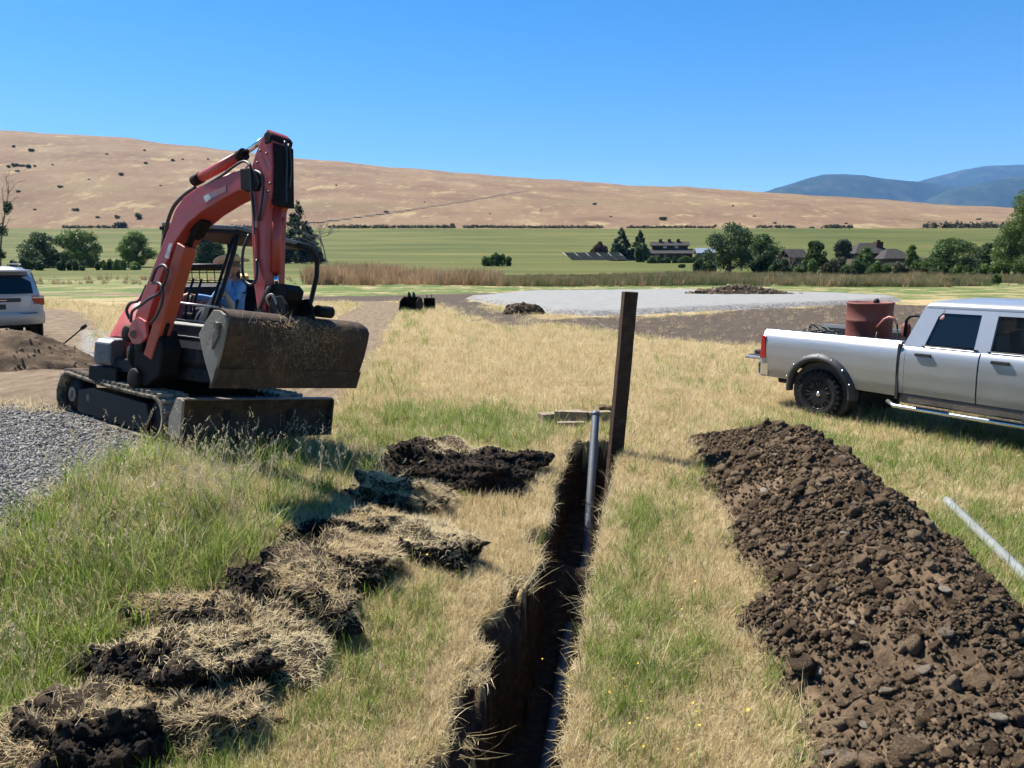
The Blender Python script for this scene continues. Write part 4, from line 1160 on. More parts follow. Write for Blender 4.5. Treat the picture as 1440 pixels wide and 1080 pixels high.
# dry grass caught on the bucket's back
rg = np.random.default_rng(77); V = []; Fc = []; T = []
for _ in range(620):
    o = rg.normal(-.02, .27); k = int(np.clip(rg.normal(12, 5), 2, 22)); r, h = sp_[k]
    if abs(o) > BW - .1: continue
    p0 = FL_ + bl_ * (r + .022) + ul_ * h + nl_ * o
    d_ = (ul_ * rg.normal(-.15, 1) + nl_ * rg.normal(0, .9) + bl_ * .12).normalized(); L_ = rg.uniform(.03, .14); s_ = d_.cross(bl_).normalized() * .0012
    k0 = len(V); V += [p0 - s_, p0 + s_, p0 + d_ * L_ + bl_ * rg.uniform(0, .012)]; T += [rg.uniform() * .6] * 3; Fc.append((k0, k0 + 1, k0 + 2))
me = np_mesh('caught_grass', np.array([tuple(v) for v in V]), np.array(Fc), MAT_TURF, False); add_attr(me, 'tint', T)
o = link_mesh('caught_grass', me, ex); o['kind'] = 'stuff'
# hoses
def hose(pts, r=.014, mat=MAT_HOSE, name='hose'):
    q = [P3(*p) for p in pts]; out = []
    for i in range(len(q) - 1):
        p0, p1, p2, p3 = q[max(i - 1, 0)], q[i], q[i + 1], q[min(i + 2, len(q) - 1)]
        for k in range(5):
            t = k / 5
            out.append(.5 * ((2 * p1) + (p2 - p0) * t + (2 * p0 - 5 * p1 + 4 * p2 - p3) * t * t + (3 * p1 - p0 - 3 * p2 + p3) * t ** 3))
    out.append(q[-1]); MB().tube(out, r, 8).build(name, mat, ex)
hose([(184, 452, -.1), (186, 438, -.2), (197, 430, -.22), (210, 420, -.22), (224, 412, -.2), (232, 395, -.2), (236, 381, -.2), (230, 373, -.2), (220, 378, -.2), (213, 396, -.2)], .016)
hose([(182, 448, .02), (178, 436, .02), (184, 426, 0), (196, 422, -.02), (206, 402, -.1)], .018)
hose([(214, 398, -.17), (226, 400, -.22), (229, 420, -.22), (222, 440, -.22), (212, 455, -.2)], .016)
hose([(232, 330, -.02), (237, 308, -.04), (246, 288, -.04), (262, 272, -.03), (275, 264, -.03)], .020)
hose([(280, 266, -.12), (310, 248, -.13), (332, 232, -.13), (343, 227, -.14), (351, 232, -.15), (353, 245, -.15), (354, 270, -.15), (357, 300, -.15), (359, 330, -.14)], .013)
hose([(359, 240, -.15), (367, 245, -.16), (370, 258, -.15), (368, 285, -.15), (363, 310, -.14)], .013)
hose([(346, 236, .1), (352, 231, .05), (353, 250, -.13), (356, 280, -.14), (360, 320, -.14)], .012, MAT_PALEHOSE)
hose([(386, 200, .0, .16), (388, 230, 0, .16), (387, 262, 0, .16), (389, 285, 0, .14)], .014)
hose([(391, 204, .05, .16), (393, 240, .05, .17), (391, 275, .05, .16)], .012)
hose([(397, 232, .13), (402, 240, .17), (403, 255, .18), (400, 270, .16), (397, 282, .13)], .014)
hose([(350, 330, -.14), (342, 352, -.18), (341, 380, -.18), (346, 396, -.18), (355, 400, -.18), (361, 388, -.16), (361, 365, -.14)], .014)
hose([(360, 320, -.13), (361, 345, -.13), (361, 368, -.13)], .02, MAT_RED, 'valve_pipe')
hose([(376, 300, -.02), (377, 330, -.02), (378, 372, -.02)], .010, MAT_CHROME, 'grease_line')
hose([(380, 430, -.14), (375, 420, -.2), (382, 414, -.2), (388, 424, -.18), (393, 436, -.14)], .012, MAT_PALEHOSE, 'chain_loop')
EXH = EX_M @ HM

# ------------------------------------------------------------------ operator
MAT_SKIN = M_plain('skin', (.42, .22, .15), .55, 0, .4, .08)
MAT_SHIRT = M_plain('blue_shirt', (.13, .27, .50), .85, 0, .2, .18, 14, .004, 30)
MAT_JEANS = M_plain('dark_jeans', (.020, .026, .045), .85, 0, .2, .2, 14)
MAT_HAT = M_plain('straw_hat', (.58, .50, .38), .8, 0, .2, .12, 30, .002, 90)
MAT_HAIR = M_plain('grey_hair', (.14, .11, .09), .8, 0, .2, .2, 30)
MAT_BOOT = M_plain('brown_boot', (.06, .04, .03), .6)
def skin_mesh(name, chains, mat, parent, sub=1, root=(0, 0)):
    """chains: list of lists of ((x,y,z), radius); a chain may begin with an int pair (chain, index) to branch"""
    verts = []; rad = []; edges = []; ids = []
    for ch in chains:
        cid = []; prev = None
        for it in ch:
            if isinstance(it[0], int): prev = ids[it[0]][it[1]]; continue
            verts.append(it[0]); r = it[1]; rad.append(r if isinstance(r, tuple) else (r, r)); k = len(verts) - 1
            if prev is not None: edges.append((prev, k))
            prev = k; cid.append(k)
        ids.append(cid)
    me = bpy.data.meshes.new(name); me.from_pydata(verts, edges, []); me.materials.append(mat)
    o = link_mesh(name, me, parent)
    md = o.modifiers.new('skin', 'SKIN'); md.use_smooth_shade = True
    me.skin_vertices[0] if me.skin_vertices else None
    for i, r in enumerate(rad): me.skin_vertices[0].data[i].radius = r
    me.skin_vertices[0].data[0].use_root = True
    s = o.modifiers.new('sub', 'SUBSURF'); s.levels = sub; s.render_levels = sub
    return o
def make_operator():
    M = EXH @ Matrix.Translation((-.20, .33, 1.36)) @ Matrix.Rotation(R(-30), 4, 'Z')
    root = empty('person'); root.matrix_world = M
    tag(root, 'person in straw hat and blue shirt seated at the controls under the canopy', 'person')
    # x forward, y left, z up; hips at the origin
    hand_r, hand_l = Vector((.50, -.30, .30)), Vector((.46, .30, .24))
    sh_r, sh_l = Vector((.03, -.20, .50)), Vector((.03, .20, .50))
    el_r, el_l = Vector((.14, -.36, .27)), Vector((.14, .36, .25))
    torso = [((0, 0, .08), (.13, .16)), ((0, 0, .22), (.12, .15)), ((.01, 0, .38), (.13, .17)), ((.02, 0, .50), (.10, .15)), ((.03, 0, .57), .06), ((.045, 0, .63), .056)]
    ch = [torso]
    for s, sh, el, ha in ((-1, sh_r, el_r, hand_r), (1, sh_l, el_l, hand_l)):
        w = ha + (el - ha).normalized() * .085
        ch.append([(0, 3), (tuple(sh), .062), (tuple((sh + el) / 2), .050), (tuple(el), .042), (tuple((el + w) / 2), .040), (tuple(w), .029), (tuple(w.lerp(ha, .5)), (.018, .040)), (tuple(ha), (.017, .044))])
        ci = len(ch) - 1; d = (ha - w).normalized(); side_ = d.cross(Vector((0, 0, 1))).normalized(); dn = Vector((0, 0, -1))
        for k, ln in enumerate((.072, .080, .074, .058)):
            b0 = ha + side_ * (-.03 + .02 * k) * s + d * .012
            ch.append([(ci, 6), (tuple(b0), .010), (tuple(b0 + d * ln * .45 + dn * .008), .0092), (tuple(b0 + d * ln * .6 + dn * .035), .0086), (tuple(b0 + d * ln * .35 + dn * .058), .0078)])
        tb = w.lerp(ha, .4) + side_ * -.035 * s
        ch.append([(ci, 5), (tuple(tb), .012), (tuple(tb + d * .035 - side_ * .012 * s + dn * .012), .011), (tuple(tb + d * .058 + dn * .028), .009)])
    for s in (-1, 1):
        ch.append([(0, 0), ((.06, s * .10, .05), .088), ((.24, s * .13, .09), .078), ((.44, s * .15, .10), .062), ((.47, s * .15, -.05), .056), ((.46, s * .15, -.26), .044), ((.47, s * .15, -.36), .040), ((.58, s * .16, -.40), (.032, .042)), ((.66, s * .165, -.405), (.022, .038))])
    body = skin_mesh('body', ch, MAT_SKIN, root)
    # shirt over torso and arms to the wrists
    sc = [[((0, 0, .06), (.152, .178)), ((0, 0, .22), (.142, .168)), ((.01, 0, .38), (.150, .188)), ((.02, 0, .50), (.116, .165)), ((.03, 0, .565), .075)]]
    for s, sh, el, ha in ((-1, sh_r, el_r, hand_r), (1, sh_l, el_l, hand_l)):
        w = ha + (el - ha).normalized() * .11
        sc.append([(0, 3), (tuple(sh), .076), (tuple((sh + el) / 2), .066), (tuple(el), .060), (tuple((el + w) / 2), .055), (tuple(w), .046)])
    skin_mesh('shirt', sc, MAT_SHIRT, root)
    jc = [[((0, 0, .04), (.135, .165)), ((0, 0, .10), (.140, .168))]]
    for s in (-1, 1):
        jc.append([(0, 0), ((.06, s * .10, .05), .100), ((.24, s * .13, .09), .091), ((.44, s * .15, .10), .075), ((.475, s * .15, -.05), .068), ((.46, s * .15, -.26), .060), ((.46, s * .15, -.33), .058)])
    skin_mesh('trousers', jc, MAT_JEANS, root)
    for s in (-1, 1):
        skin_mesh('boot', [[((.46, s * .15, -.30), .056), ((.47, s * .15, -.39), .054), ((.58, s * .158, -.415), (.044, .052)), ((.68, s * .165, -.42), (.032, .046))]], MAT_BOOT, root)
    # head, turned to the operator's right
    hm = bmesh.new(); bmesh.ops.create_uvsphere(hm, u_segments=24, v_segments=18, radius=1)
    for v in hm.verts:
        x, y, z = v.co
        c = Vector((x * .098, y * .077, z * .118))
        if z < 0: c.x *= 1 - .10 * (-z); c.y *= 1 - .22 * (-z)
        if x > .5: c.x += .022 * math.exp(-((y / .14) ** 2)) * math.exp(-(((z + .12) / .20) ** 2)) * (x - .5) * 2.6     # nose
        if x > .5: c.x -= .010 * math.exp(-(((abs(y) - .36) / .15) ** 2)) * math.exp(-(((z - .10) / .12) ** 2))         # eye sockets
        if x > .4: c.x += .007 * math.exp(-((y / .28) ** 2)) * math.exp(-(((z + .50) / .08) ** 2)) - .005 * math.exp(-((y / .3) ** 2)) * math.exp(-(((z + .43) / .03) ** 2))
        if x > .4: c.x += .012 * math.exp(-((y / .3) ** 2)) * math.exp(-(((z + .85) / .15) ** 2))                       # chin
        if abs(y) > .8: c.y += math.copysign(.018, y) * math.exp(-(((x + .05) / .16) ** 2)) * math.exp(-(((z - .02) / .22) ** 2))   # ears
        v.co = c
    me = bpy.data.meshes.new('head'); hm.to_mesh(me); hm.free(); me.materials.append(MAT_SKIN)
    for p in me.polygons: p.use_smooth = True
    head = link_mesh('head', me, root); head.location = (.06, 0, .735); head.rotation_euler = (0, R(6), R(-42))
    for s in (-1, 1):
        MB().lathe([(.001, .008), (.006, .006), (.009, 0)], (.083, s * .030, .012), (1, s * .2, 0), 10).build('eye', MAT_BLACKM, head)
    hr = bmesh.new(); bmesh.ops.create_uvsphere(hr, u_segments=20, v_segments=14, radius=1)
    bmesh.ops.delete(hr, geom=[v for v in hr.verts if (v.co.x > .25 and v.co.z < .45) or v.co.z < -.35], context='VERTS')
    for v in hr.verts: v.co = Vector((v.co.x * .103, v.co.y * .082, v.co.z * .122 + .002))
    me = bpy.data.meshes.new('hair'); hr.to_mesh(me); hr.free(); me.materials.append(MAT_HAIR); link_mesh('hair', me, head)
    hat = MB(); rws = []
    for rr, zz in ((.001, .150), (.04, .155), (.07, .150), (.088, .125), (.096, .085), (.102, .055), (.105, .048), (.14, .046), (.18, .052), (.205, .066), (.206, .062), (.18, .046), (.14, .040), (.10, .040)):
        row = []
        for k in range(28):
            t = 2 * math.pi * k / 28; lift = .055 * max(0, (rr - .11) / .1) * abs(math.sin(t)) ** 2 - .018 * max(0, (rr - .11) / .1) * abs(math.cos(t)) ** 2
            dent = -.022 * math.exp(-(math.sin(t) * rr / .025) ** 2) if zz > .12 else 0
            row.append(Vector((rr * math.cos(t) * 1.12, rr * math.sin(t) * .92, zz + lift + dent)))
        rws.append(row)
    hat.sheet(rws, True, True); h = hat.build('hat', MAT_HAT, head); h.rotation_euler = (0, R(4), 0)
make_operator()
# ------------------------------------------------------------------ vehicles
def M_carpaint(name, col, metal=.55, rough=.32):
    t = NT(name); v = t.coord()
    n = t.noise(v, 2.2, 5); fl = t.noise(v, 900, 1)
    c = t.ramp(n, [(.3, tuple(x * .93 for x in col)), (.7, col)])
    sep = t.new('ShaderNodeSeparateXYZ'); t.l.new(v, sep.inputs[0])
    dust = t.math('MULTIPLY', t.step(t.math('ADD', sep.outputs[2], t.math('MULTIPLY', t.math('SUBTRACT', t.noise(v, 3, 6, .7), .5), .5)), 1.05, .45), .55)
    c = t.mix(dust, c, (.36, .29, .20))
    t.set(c, t.math('ADD', t.math('MULTIPLY', dust, .35), t.math('ADD', t.math('MULTIPLY', fl, .08), rough)), t.math('MULTIPLY', t.math('SUBTRACT', 1.0, dust), metal))
    t.b.inputs['Coat Weight'].default_value = .5; t.b.inputs['Coat Roughness'].default_value = .12
    return t.m
MAT_SILVER = M_carpaint('silver_paint', (.38, .39, .405))
MAT_SILVER2 = M_carpaint('light_silver_paint', (.40, .42, .46))
def M_glass(name, col, alpha):
    t = NT(name)
    t.set(col, .04, 0, .6)
    tr = t.new('ShaderNodeBsdfTransparent'); tr.inputs[0].default_value = (.75, .78, .76, 1)
    mx = t.new('ShaderNodeMixShader'); mx.inputs[0].default_value = alpha
    t.l.new(tr.outputs[0], mx.inputs[1]); t.l.new(t.b.outputs[0], mx.inputs[2]); t.l.new(mx.outputs[0], t.out.inputs[0])
    return t.m
MAT_TINT = M_glass('tinted_glass', (.006, .008, .010), .93)
MAT_CLEAR = M_glass('clear_glass', (.03, .035, .035), .14)
MAT_TYRE = M_worn('tyre_rubber', (.016, .016, .017), (.09, .075, .055), .8, .38, 7)
MAT_RIMB = M_worn('black_rim', (.014, .014, .016), (.05, .045, .04), .35, .3, 6)
MAT_PLASTIC = M_plain('black_plastic', (.020, .021, .024), .55, 0, .5, .15)
MAT_TAIL = M_plain('red_lamp', (.35, .012, .016), .15, 0, .7, .1)
MAT_BRIGHT = M_plain('bright_chrome', (.66, .67, .68), .2, .9, var=.06)
MAT_SEAT = M_plain('grey_seat', (.05, .05, .055), .9)
MAT_RUSTRED = M_worn('rusty_red_tank', (.15, .036, .025), (.09, .030, .022), .65, .42, 2.4, dust=(.17, .08, .055))
MAT_PINK = M_plain('faded_red_nozzle', (.45, .17, .13), .5)
def wheel(parent, x, y, z, r, w, side, rim_mat, tread=26, spokes=8):
    wh = empty('wheel'); wh.parent = parent; wh.location = (x, y, z)
    a = Vector((0, side, 0)); k = r / .42
    ty = MB()
    ty.lathe([(r * .60, -w / 2 + .02), (r * .66, -w / 2), (r * .86, -w / 2 - .008), (r * .95, -w / 2 + .02), (r * .975, -w / 4), (r * .98, 0), (r * .975, w / 4), (r * .95, w / 2 - .02), (r * .86, w / 2 + .008), (r * .66, w / 2), (r * .60, w / 2 - .02)], (0, 0, 0), a, 40)
    for i in range(tread):
        t = 2 * math.pi * i / tread
        for row, (o, tw) in enumerate(((-.36, .22), (-.12, .20), (.12, .20), (.36, .22))):
            tt = t + (row % 2) * math.pi / tread
            c = Vector((math.cos(tt) * r * .985, o * w, math.sin(tt) * r * .985))
            ty.box(c, (.030 * k, tw * w, .060 * k), Matrix.Rotation(-tt, 3, 'Y'))
        c = Vector((math.cos(t) * r * .93, (w / 2 - .005) * side, math.sin(t) * r * .93))
        ty.box(c, (.05 * k, .03, .034 * k), Matrix.Rotation(-t, 3, 'Y'))
    ty.build('tyre', MAT_TYRE, wh)
    rm = MB()
    rm.lathe([(r * .60, -w / 2 + .02), (r * .615, w / 2 - .035), (r * .64, w / 2 - .012), (r * .64, w / 2 - .004), (r * .60, w / 2 - .006), (r * .555, w / 2 - .03), (r * .54, w / 2 - .09), (r * .2, w / 2 - .10), (.001, w / 2 - .10)], (0, 0, 0), a, 40)
    for i in range(spokes):
        for dl in (-.16, .16):
            t = 2 * math.pi * i / spokes
            p0 = Vector((math.cos(t) * r * .16, side * (w / 2 - .05), math.sin(t) * r * .16)); p1 = Vector((math.cos(t + dl) * r * .56, side * (w / 2 - .022), math.sin(t + dl) * r * .56))
            rm.tube([p0, p1], [.022 * k, .018 * k], 6)
    rm.build('rim', rim_mat, wh)
    MB().lathe([(.001, w / 2 - .01), (.03 * k, w / 2 - .012), (.045 * k, w / 2 - .03), (.048 * k, w / 2 - .09)], (0, 0, 0), a, 16).build('hub_cap', MAT_BRIGHT, wh)
    return wh

def make_truck():
    d = Vector((.555, -.832, -.004)).normalized()
    rx, ry = 6.12, 13.28
    up = (Vector((0, 0, 1)) - d * d.z).normalized(); up = (up + Vector((-.02, 0, 0))).normalized(); lf = up.cross(d).normalized(); up = d.cross(lf)
    M = Matrix(((d.x, lf.x, up.x, rx), (d.y, lf.y, up.y, ry), (d.z, lf.z, up.z, gz1(rx - .7, ry - .4) + .02), (0, 0, 0, 1)))
    T = empty('pickup_truck'); T.matrix_world = M
    tag(T, 'silver crew cab pickup truck with black wheel flares and its tailgate down', 'truck')
    YZ = [(.50, .90), (.60, .935), (.75, .972), (1.0, .992), (1.2, .990), (1.30, .978), (1.37, .950), (1.41, .915), (1.45, .875)]
    def ys(z): return float(np.interp(z, [a for a, b in YZ], [b for a, b in YZ]))
    def arch(x, c, r, zb): return max(zb, .46 + math.sqrt(max(0, r * r - (x - c) ** 2))) if abs(x - c) < r else zb
    def side_panel(xs, zl, zt, s, name, mat, par, top_in=0):
        rows = []
        for x in xs:
            lo = zl(x); row = []
            for t in np.linspace(0, 1, 18):
                z = lo + (zt - lo) * t ** .85; row.append(Vector((x, s * ys(z), z)))
            if top_in: row.append(Vector((x, s * (ys(zt) - top_in), zt + .004))); row.append(Vector((x, s * (ys(zt) - top_in), zt - .08)))
            rows.append(row)
        return MB().sheet(rows).build(name, mat, par, solid=.012)
    def rng_(a, b, c=None, r=.57, n=12):
        v = set(np.linspace(a, b, n).round(4))
        if c is not None:
            for k in np.linspace(0, math.pi, 23): v.add(round(c - r * math.cos(k), 4))
        return sorted(x for x in v if a - 1e-6 <= x <= b + 1e-6)
    for s in (-1, 1):
        bs = side_panel(rng_(-1.20, 1.335, 0), lambda x: arch(x, 0, .57, .60), 1.45, s, 'bed_side', MAT_SILVER, T, .09)
        MB().bounds((-1.18, s * .78 - .02, .86), (1.32, s * .78 + .02, 1.40)).build('bed_liner', MAT_PLASTIC, T)
        # flare with pocket bolts
        rows = []
        for k in np.linspace(-.08, math.pi + .08, 26):
            cx, sz_ = -math.cos(k), math.sin(k); row = []
            for rr, o in ((.545, -.01), (.55, .055), (.575, .085), (.61, .085), (.655, .05), (.675, .004)):
                z = .46 + sz_ * rr; zz = max(z, .56); row.append(Vector((cx * rr, s * (ys(min(max(zz, .6), 1.2)) + o), z)))
            rows.append(row)
        fl = MB().sheet(rows).build('fender_flare', MAT_PLASTIC, T)
        for k in np.linspace(.35, math.pi - .35, 7):
            MB().lathe([(.001, .014), (.016, .010), (.018, 0)], (-math.cos(k) * .64, s * (.992 + .055), .46 + math.sin(k) * .64), (-.3 * math.cos(k), s, .4), 10).build('bolt', MAT_BRIGHT, fl)
        MB().lathe([(.53, -.30), (.53, .0)], (0, s * .93, .46), (0, s, 0), 30).build('wheel_well', MAT_PLASTIC, T)
        # doors
        for nm, x0, x1, wq, gm in (('rear_door', 1.46, 2.515, [(1.70, 1.445), (2.43, 1.445), (2.43, 1.845), (1.875, 1.845), (1.82, 1.80)], MAT_TINT), ('front_door', 2.535, 3.62, [(2.63, 1.445), (3.48, 1.445), (3.14, 1.845), (2.63, 1.845)], MAT_CLEAR)):
            dr = side_panel(np.linspace(x0, x1, 8), lambda x: .66, 1.415, s, nm, MAT_SILVER, T)
            def gy(z): return .935 - (z - 1.40) * .36
            gp = MB(); gp._add([Vector((x, s * (gy(z) - .022), z)) for x, z in wq], [tuple(range(len(wq)))]); gp.build('window', gm, dr)
            hx = x0 + .16
            hd = MB(); hd.bounds((hx, s * 1.012 - .012, 1.265), (hx + .24, s * 1.012 + .022, 1.315)); hd.bounds((hx + .0, s * .985 - .01, 1.27), (hx + .04, s * 1.01, 1.31)); hd.bounds((hx + .20, s * .985 - .01, 1.27), (hx + .24, s * 1.01, 1.31))
            hd.build('handle', MAT_PLASTIC, dr, bevel=.008)
            if nm == 'rear_door' and s == -1:
                MB().lathe([(.001, .002), (.038, .002), (.038, 0)], (1.865, s * (gy(1.79) - .014), 1.79), (0, s, .3), 16).build('round_sticker', M_plain('sticker', (.60, .34, .32), .5, var=.3, scale=60), dr)
            MB().tube([(wq[0][0] - .02, s * .938, 1.425), (wq[1][0] + .05, s * .938, 1.425)], .011, 6).build('belt_strip', MAT_PLASTIC, dr)
        MB().tube([(-1.16, s * .972, .76), (-.66, s * .972, .76)], .004, 6).build('panel_seam', MAT_PLASTIC, T)
        # greenhouse frame
        def gpoly(poly, nm, bv=.008):
            g = MB(); n = len(poly)
            vs = [Vector((x, s * (.935 - (z - 1.40) * .36), z)) for x, z in poly] + [Vector((x, s * (.885 - (z - 1.40) * .36), z)) for x, z in poly]
            g._add(vs, [tuple(range(n)), tuple(range(n, 2 * n))[::-1]] + [(i, (i + 1) % n, n + (i + 1) % n, n + i) for i in range(n)])
            g.build(nm, MAT_SILVER, T, bevel=bv)
        gpoly([(1.395, 1.40), (1.70, 1.40), (1.72, 1.46), (1.72, 1.465), (1.48, 1.62)], 'rear_pillar', 0)
        gpoly([(1.48, 1.62), (1.72, 1.465), (1.82, 1.80), (1.875, 1.845), (1.57, 1.846)], 'rear_pillar', 0)
        gpoly([(1.57, 1.846), (1.90, 1.846), (1.90, 1.93), (1.605, 1.93)], 'rear_pillar', 0)
        gpoly([(2.43, 1.40), (2.63, 1.40), (2.63, 1.93), (2.43, 1.93)], 'centre_pillar')
        gpoly([(1.88, 1.847), (2.43, 1.847), (2.43, 1.93), (1.90, 1.93)], 'roof_rail'); gpoly([(2.63, 1.847), (3.14, 1.847), (3.09, 1.93), (2.63, 1.93)], 'roof_rail')
        gpoly([(3.48, 1.445), (3.52, 1.40), (3.66, 1.40), (3.22, 1.93), (3.09, 1.93), (3.14, 1.847)], 'front_pillar')
        gpoly([(1.395, 1.38), (1.70, 1.38), (1.70, 1.402), (1.395, 1.402)], 'belt_rail')
        side_panel(np.linspace(1.385, 1.455, 3), lambda x: .66, 1.41, s, 'cab_corner', MAT_SILVER, T)
        side_panel(rng_(3.64, 5.02, 3.80), lambda x: arch(x, 3.80, .57, .62), 1.33, s, 'front_fender', MAT_SILVER, T, .12)
        MB().lathe([(.53, -.30), (.53, .0)], (3.80, s * .93, .46), (0, s, 0), 30).build('wheel_well', MAT_PLASTIC, T)
        rows = []
        for k in np.linspace(-.08, math.pi + .08, 26):
            cx, sz_ = -math.cos(k), math.sin(k)
            rows.append([Vector((3.80 + cx * rr, s * (ys(min(max(.46 + sz_ * rr, .6), 1.2)) + o), .46 + sz_ * rr)) for rr, o in ((.545, -.01), (.55, .055), (.61, .085), (.655, .05), (.675, .004))])
        MB().sheet(rows).build('fender_flare', MAT_PLASTIC, T)
        rk = MB(); rk.bounds((1.40, s * .90 - .05, .50), (3.62, s * .90 + .045, .655)); rk.build('rocker', MAT_STEEL, T, bevel=.03)
        rbd = MB().tube([(1.22, s * .96, .50), (1.36, s * 1.02, .45), (2.4, s * 1.03, .45), (3.5, s * 1.02, .45), (3.62, s * .95, .50)], .034, 10).build('running_board', MAT_BRIGHT, T)
        for x0 in (1.95, 3.0):
            MB().bounds((x0 - .25, s * 1.03 - .04, .492), (x0 + .25, s * 1.03 + .04, .502)).build('step_pad', MAT_PLASTIC, rbd)
        tl = MB(); tl.prism([(-1.235, .93), (-1.10, .95), (-1.125, 1.34), (-1.21, 1.36)], .10, (0, s * .955, 0), (1, 0, 0), (0, 0, 1), (0, 1, 0)); tl.build('tail_light', MAT_TAIL, T, bevel=.014)
        mr = MB(); mr.bounds((3.42, s * 1.06, 1.42), (3.54, s * 1.24, 1.66)); mr.bounds((3.375, s * .93, 1.43), (3.52, s * 1.08, 1.50)); mr.build('mirror', MAT_PLASTIC, T, bevel=.02)
        # seam between bed and cab
        MB().bounds((1.338, s * .93, .58), (1.382, s * .95, 1.43)).build('cab_gap', MAT_PLASTIC, T)
        MB().prism([(1.34, .56), (1.385, .56), (1.375, 1.43), (1.335, 1.43)], .03, (0, s * .975, 0), (1, 0, 0), (0, 0, 1), (0, 1, 0)).build('cab_seal', MAT_PLASTIC, T)
        for x in (0, 3.80): wheel(T, x, s * .86, .425, .425, .30, s, MAT_RIMB)
    # roof
    def rrect(x0, x1, hw, z, r, xr=0):
        out = []
        for cx, cy, a0 in ((x1 - r, hw - r, 0), (x0 + r, hw - r, 90), (x0 + r, -hw + r, 180), (x1 - r, -hw + r, 270)):
            for k in range(7):
                a = R(a0 + 15 * k); out.append(Vector((cx + r * math.cos(a), cy + r * math.sin(a), z)))
        return out
    rings = [rrect(1.585, 3.25, .760, 1.895, .05), rrect(1.588, 3.24, .762, 1.915, .06), rrect(1.60, 3.22, .752, 1.938, .08), rrect(1.63, 3.18, .725, 1.960, .10), rrect(1.70, 3.10, .66, 1.978, .14), rrect(1.82, 2.98, .52, 1.990, .20), rrect(2.0, 2.8, .30, 1.997, .2)]
    rm_ = MB(); rm_.sheet(rings, True, True); rm_._add(rings[-1], [tuple(range(28))]); rm_.build('roof', MAT_SILVER, T)
    # rear wall of the cab with its window
    def rw(y0, y1, z0, z1): return [Vector((1.40 + (z - 1.40) * .38 if z > 1.40 else 1.40, y, z)) for y, z in ((y0, z0), (y1, z0), (y1, z1), (y0, z1))]
    w = MB()
    for a in ((-.90, .90, .62, 1.42), (-.70, -.62, 1.42, 1.90), (.62, .70, 1.42, 1.90), (-.62, .62, 1.82, 1.90)): w._add(rw(*a), [(0, 1, 2, 3)])
    cw = w.build('cab_back', MAT_SILVER, T, solid=.02)
    MB()._add  # glass
    for s in (-1, 1):
        cq = MB(); cq._add([Vector((1.40, s * .70, 1.42)), Vector((1.40, s * .90, 1.42)), Vector((1.585, s * .735, 1.90)), Vector((1.585, s * .70, 1.90))], [(0, 1, 2, 3)]); cq.build('cab_back', MAT_SILVER, T)
    g = MB(); g._add(rw(-.62, .62, 1.42, 1.82), [(0, 1, 2, 3)]); g.build('rear_window', MAT_TINT, cw)
    ws = MB(); ws._add([Vector((3.66, -.84, 1.40)), Vector((3.66, .84, 1.40)), Vector((3.20, .70, 1.90)), Vector((3.20, -.70, 1.90))], [(0, 1, 2, 3)]); ws.build('windscreen', MAT_CLEAR, T)
    # bonnet and nose
    rows = []
    for x, z in ((3.62, 1.38), (3.9, 1.36), (4.5, 1.31), (4.9, 1.25), (5.02, 1.18)):
        rows.append([Vector((x, y, z - .05 * (abs(y) / .85) ** 3 + .03 * math.exp(-((abs(y) - .3) / .15) ** 2))) for y in np.linspace(-.85, .85, 17)])
    MB().sheet(rows).build('bonnet', MAT_SILVER, T, solid=.02)
    gr = MB(); gr.bounds((4.98, -.62, .82), (5.06, .62, 1.16)); gr.build('grille', MAT_PLASTIC, T, bevel=.02)
    for s in (-1, 1):
        MB().bounds((4.93, s * .64, .92), (5.04, s * .92, 1.14)).build('headlight', MAT_GLASSY, T, bevel=.02)
    MB().bounds((4.98, -.95, .56), (5.20, .95, .80)).build('front_bumper', MAT_BRIGHT, T, bevel=.04, seg=3)
    # bed
    MB().bounds((-1.20, -.79, .80), (1.34, .79, .86)).build('bed_floor', MAT_PLASTIC, T)
    MB().bounds((1.29, -.80, .86), (1.335, .80, 1.42)).build('bed_front', MAT_SILVER, T, bevel=.01)
    tg = MB(); tg.bounds((-1.76, -.77, .855), (-1.235, .77, .915)); tgo = tg.build('tailgate', MAT_SILVER, T, bevel=.015)
    tgo['label'] = 'lowered tailgate'
    MB().bounds((-1.74, -.70, .917), (-1.26, .70, .925)).build('tailgate_liner', MAT_PLASTIC, tgo)
    MB().bounds((-1.72, -.55, .93), (-1.30, .20, 1.00)).build('ribbed_box', MAT_PLASTIC, tgo, bevel=.015)
    bp = MB()
    rows = []
    for y in np.linspace(-.98, .98, 19):
        bx = -1.20 - .20 * (1 - (abs(y) / 1.0) ** 6)
        rows.append([Vector((bx + .10, y, .86)), Vector((bx - .02, y, .86)), Vector((bx - .05, y, .82)), Vector((bx - .04, y, .66)), Vector((bx + .02, y, .61)), Vector((bx + .12, y, .61))])
    bp.sheet(rows); bp.build('rear_bumper', MAT_BRIGHT, T, solid=.015)
    for s in (-1, 1): MB().bounds((-1.23, s * .965 - .02, .62), (-1.06, s * .965 + .012, .85)).build('bumper_cap', MAT_BRIGHT, T, bevel=.02)
    ch = MB(); ch.bounds((-1.1, -.55, .50), (4.9, -.42, .66)); ch.bounds((-1.1, .42, .50), (4.9, .55, .66)); ch.bounds((1.4, -.9, .56), (3.7, .9, .64)); ch.build('chassis', MAT_BLACKM, T)
    ax = MB(); ax.tube([(0, -.8, .42), (0, .8, .42)], .06, 10); ax.lathe([(.05, -.16), (.17, -.05), (.17, .05), (.05, .16)], (0, .0, .42), (0, 1, 0), 14); ax.tube([(3.8, -.8, .42), (3.8, .8, .42)], .06, 10); ax.build('axle', MAT_BLACKM, T)
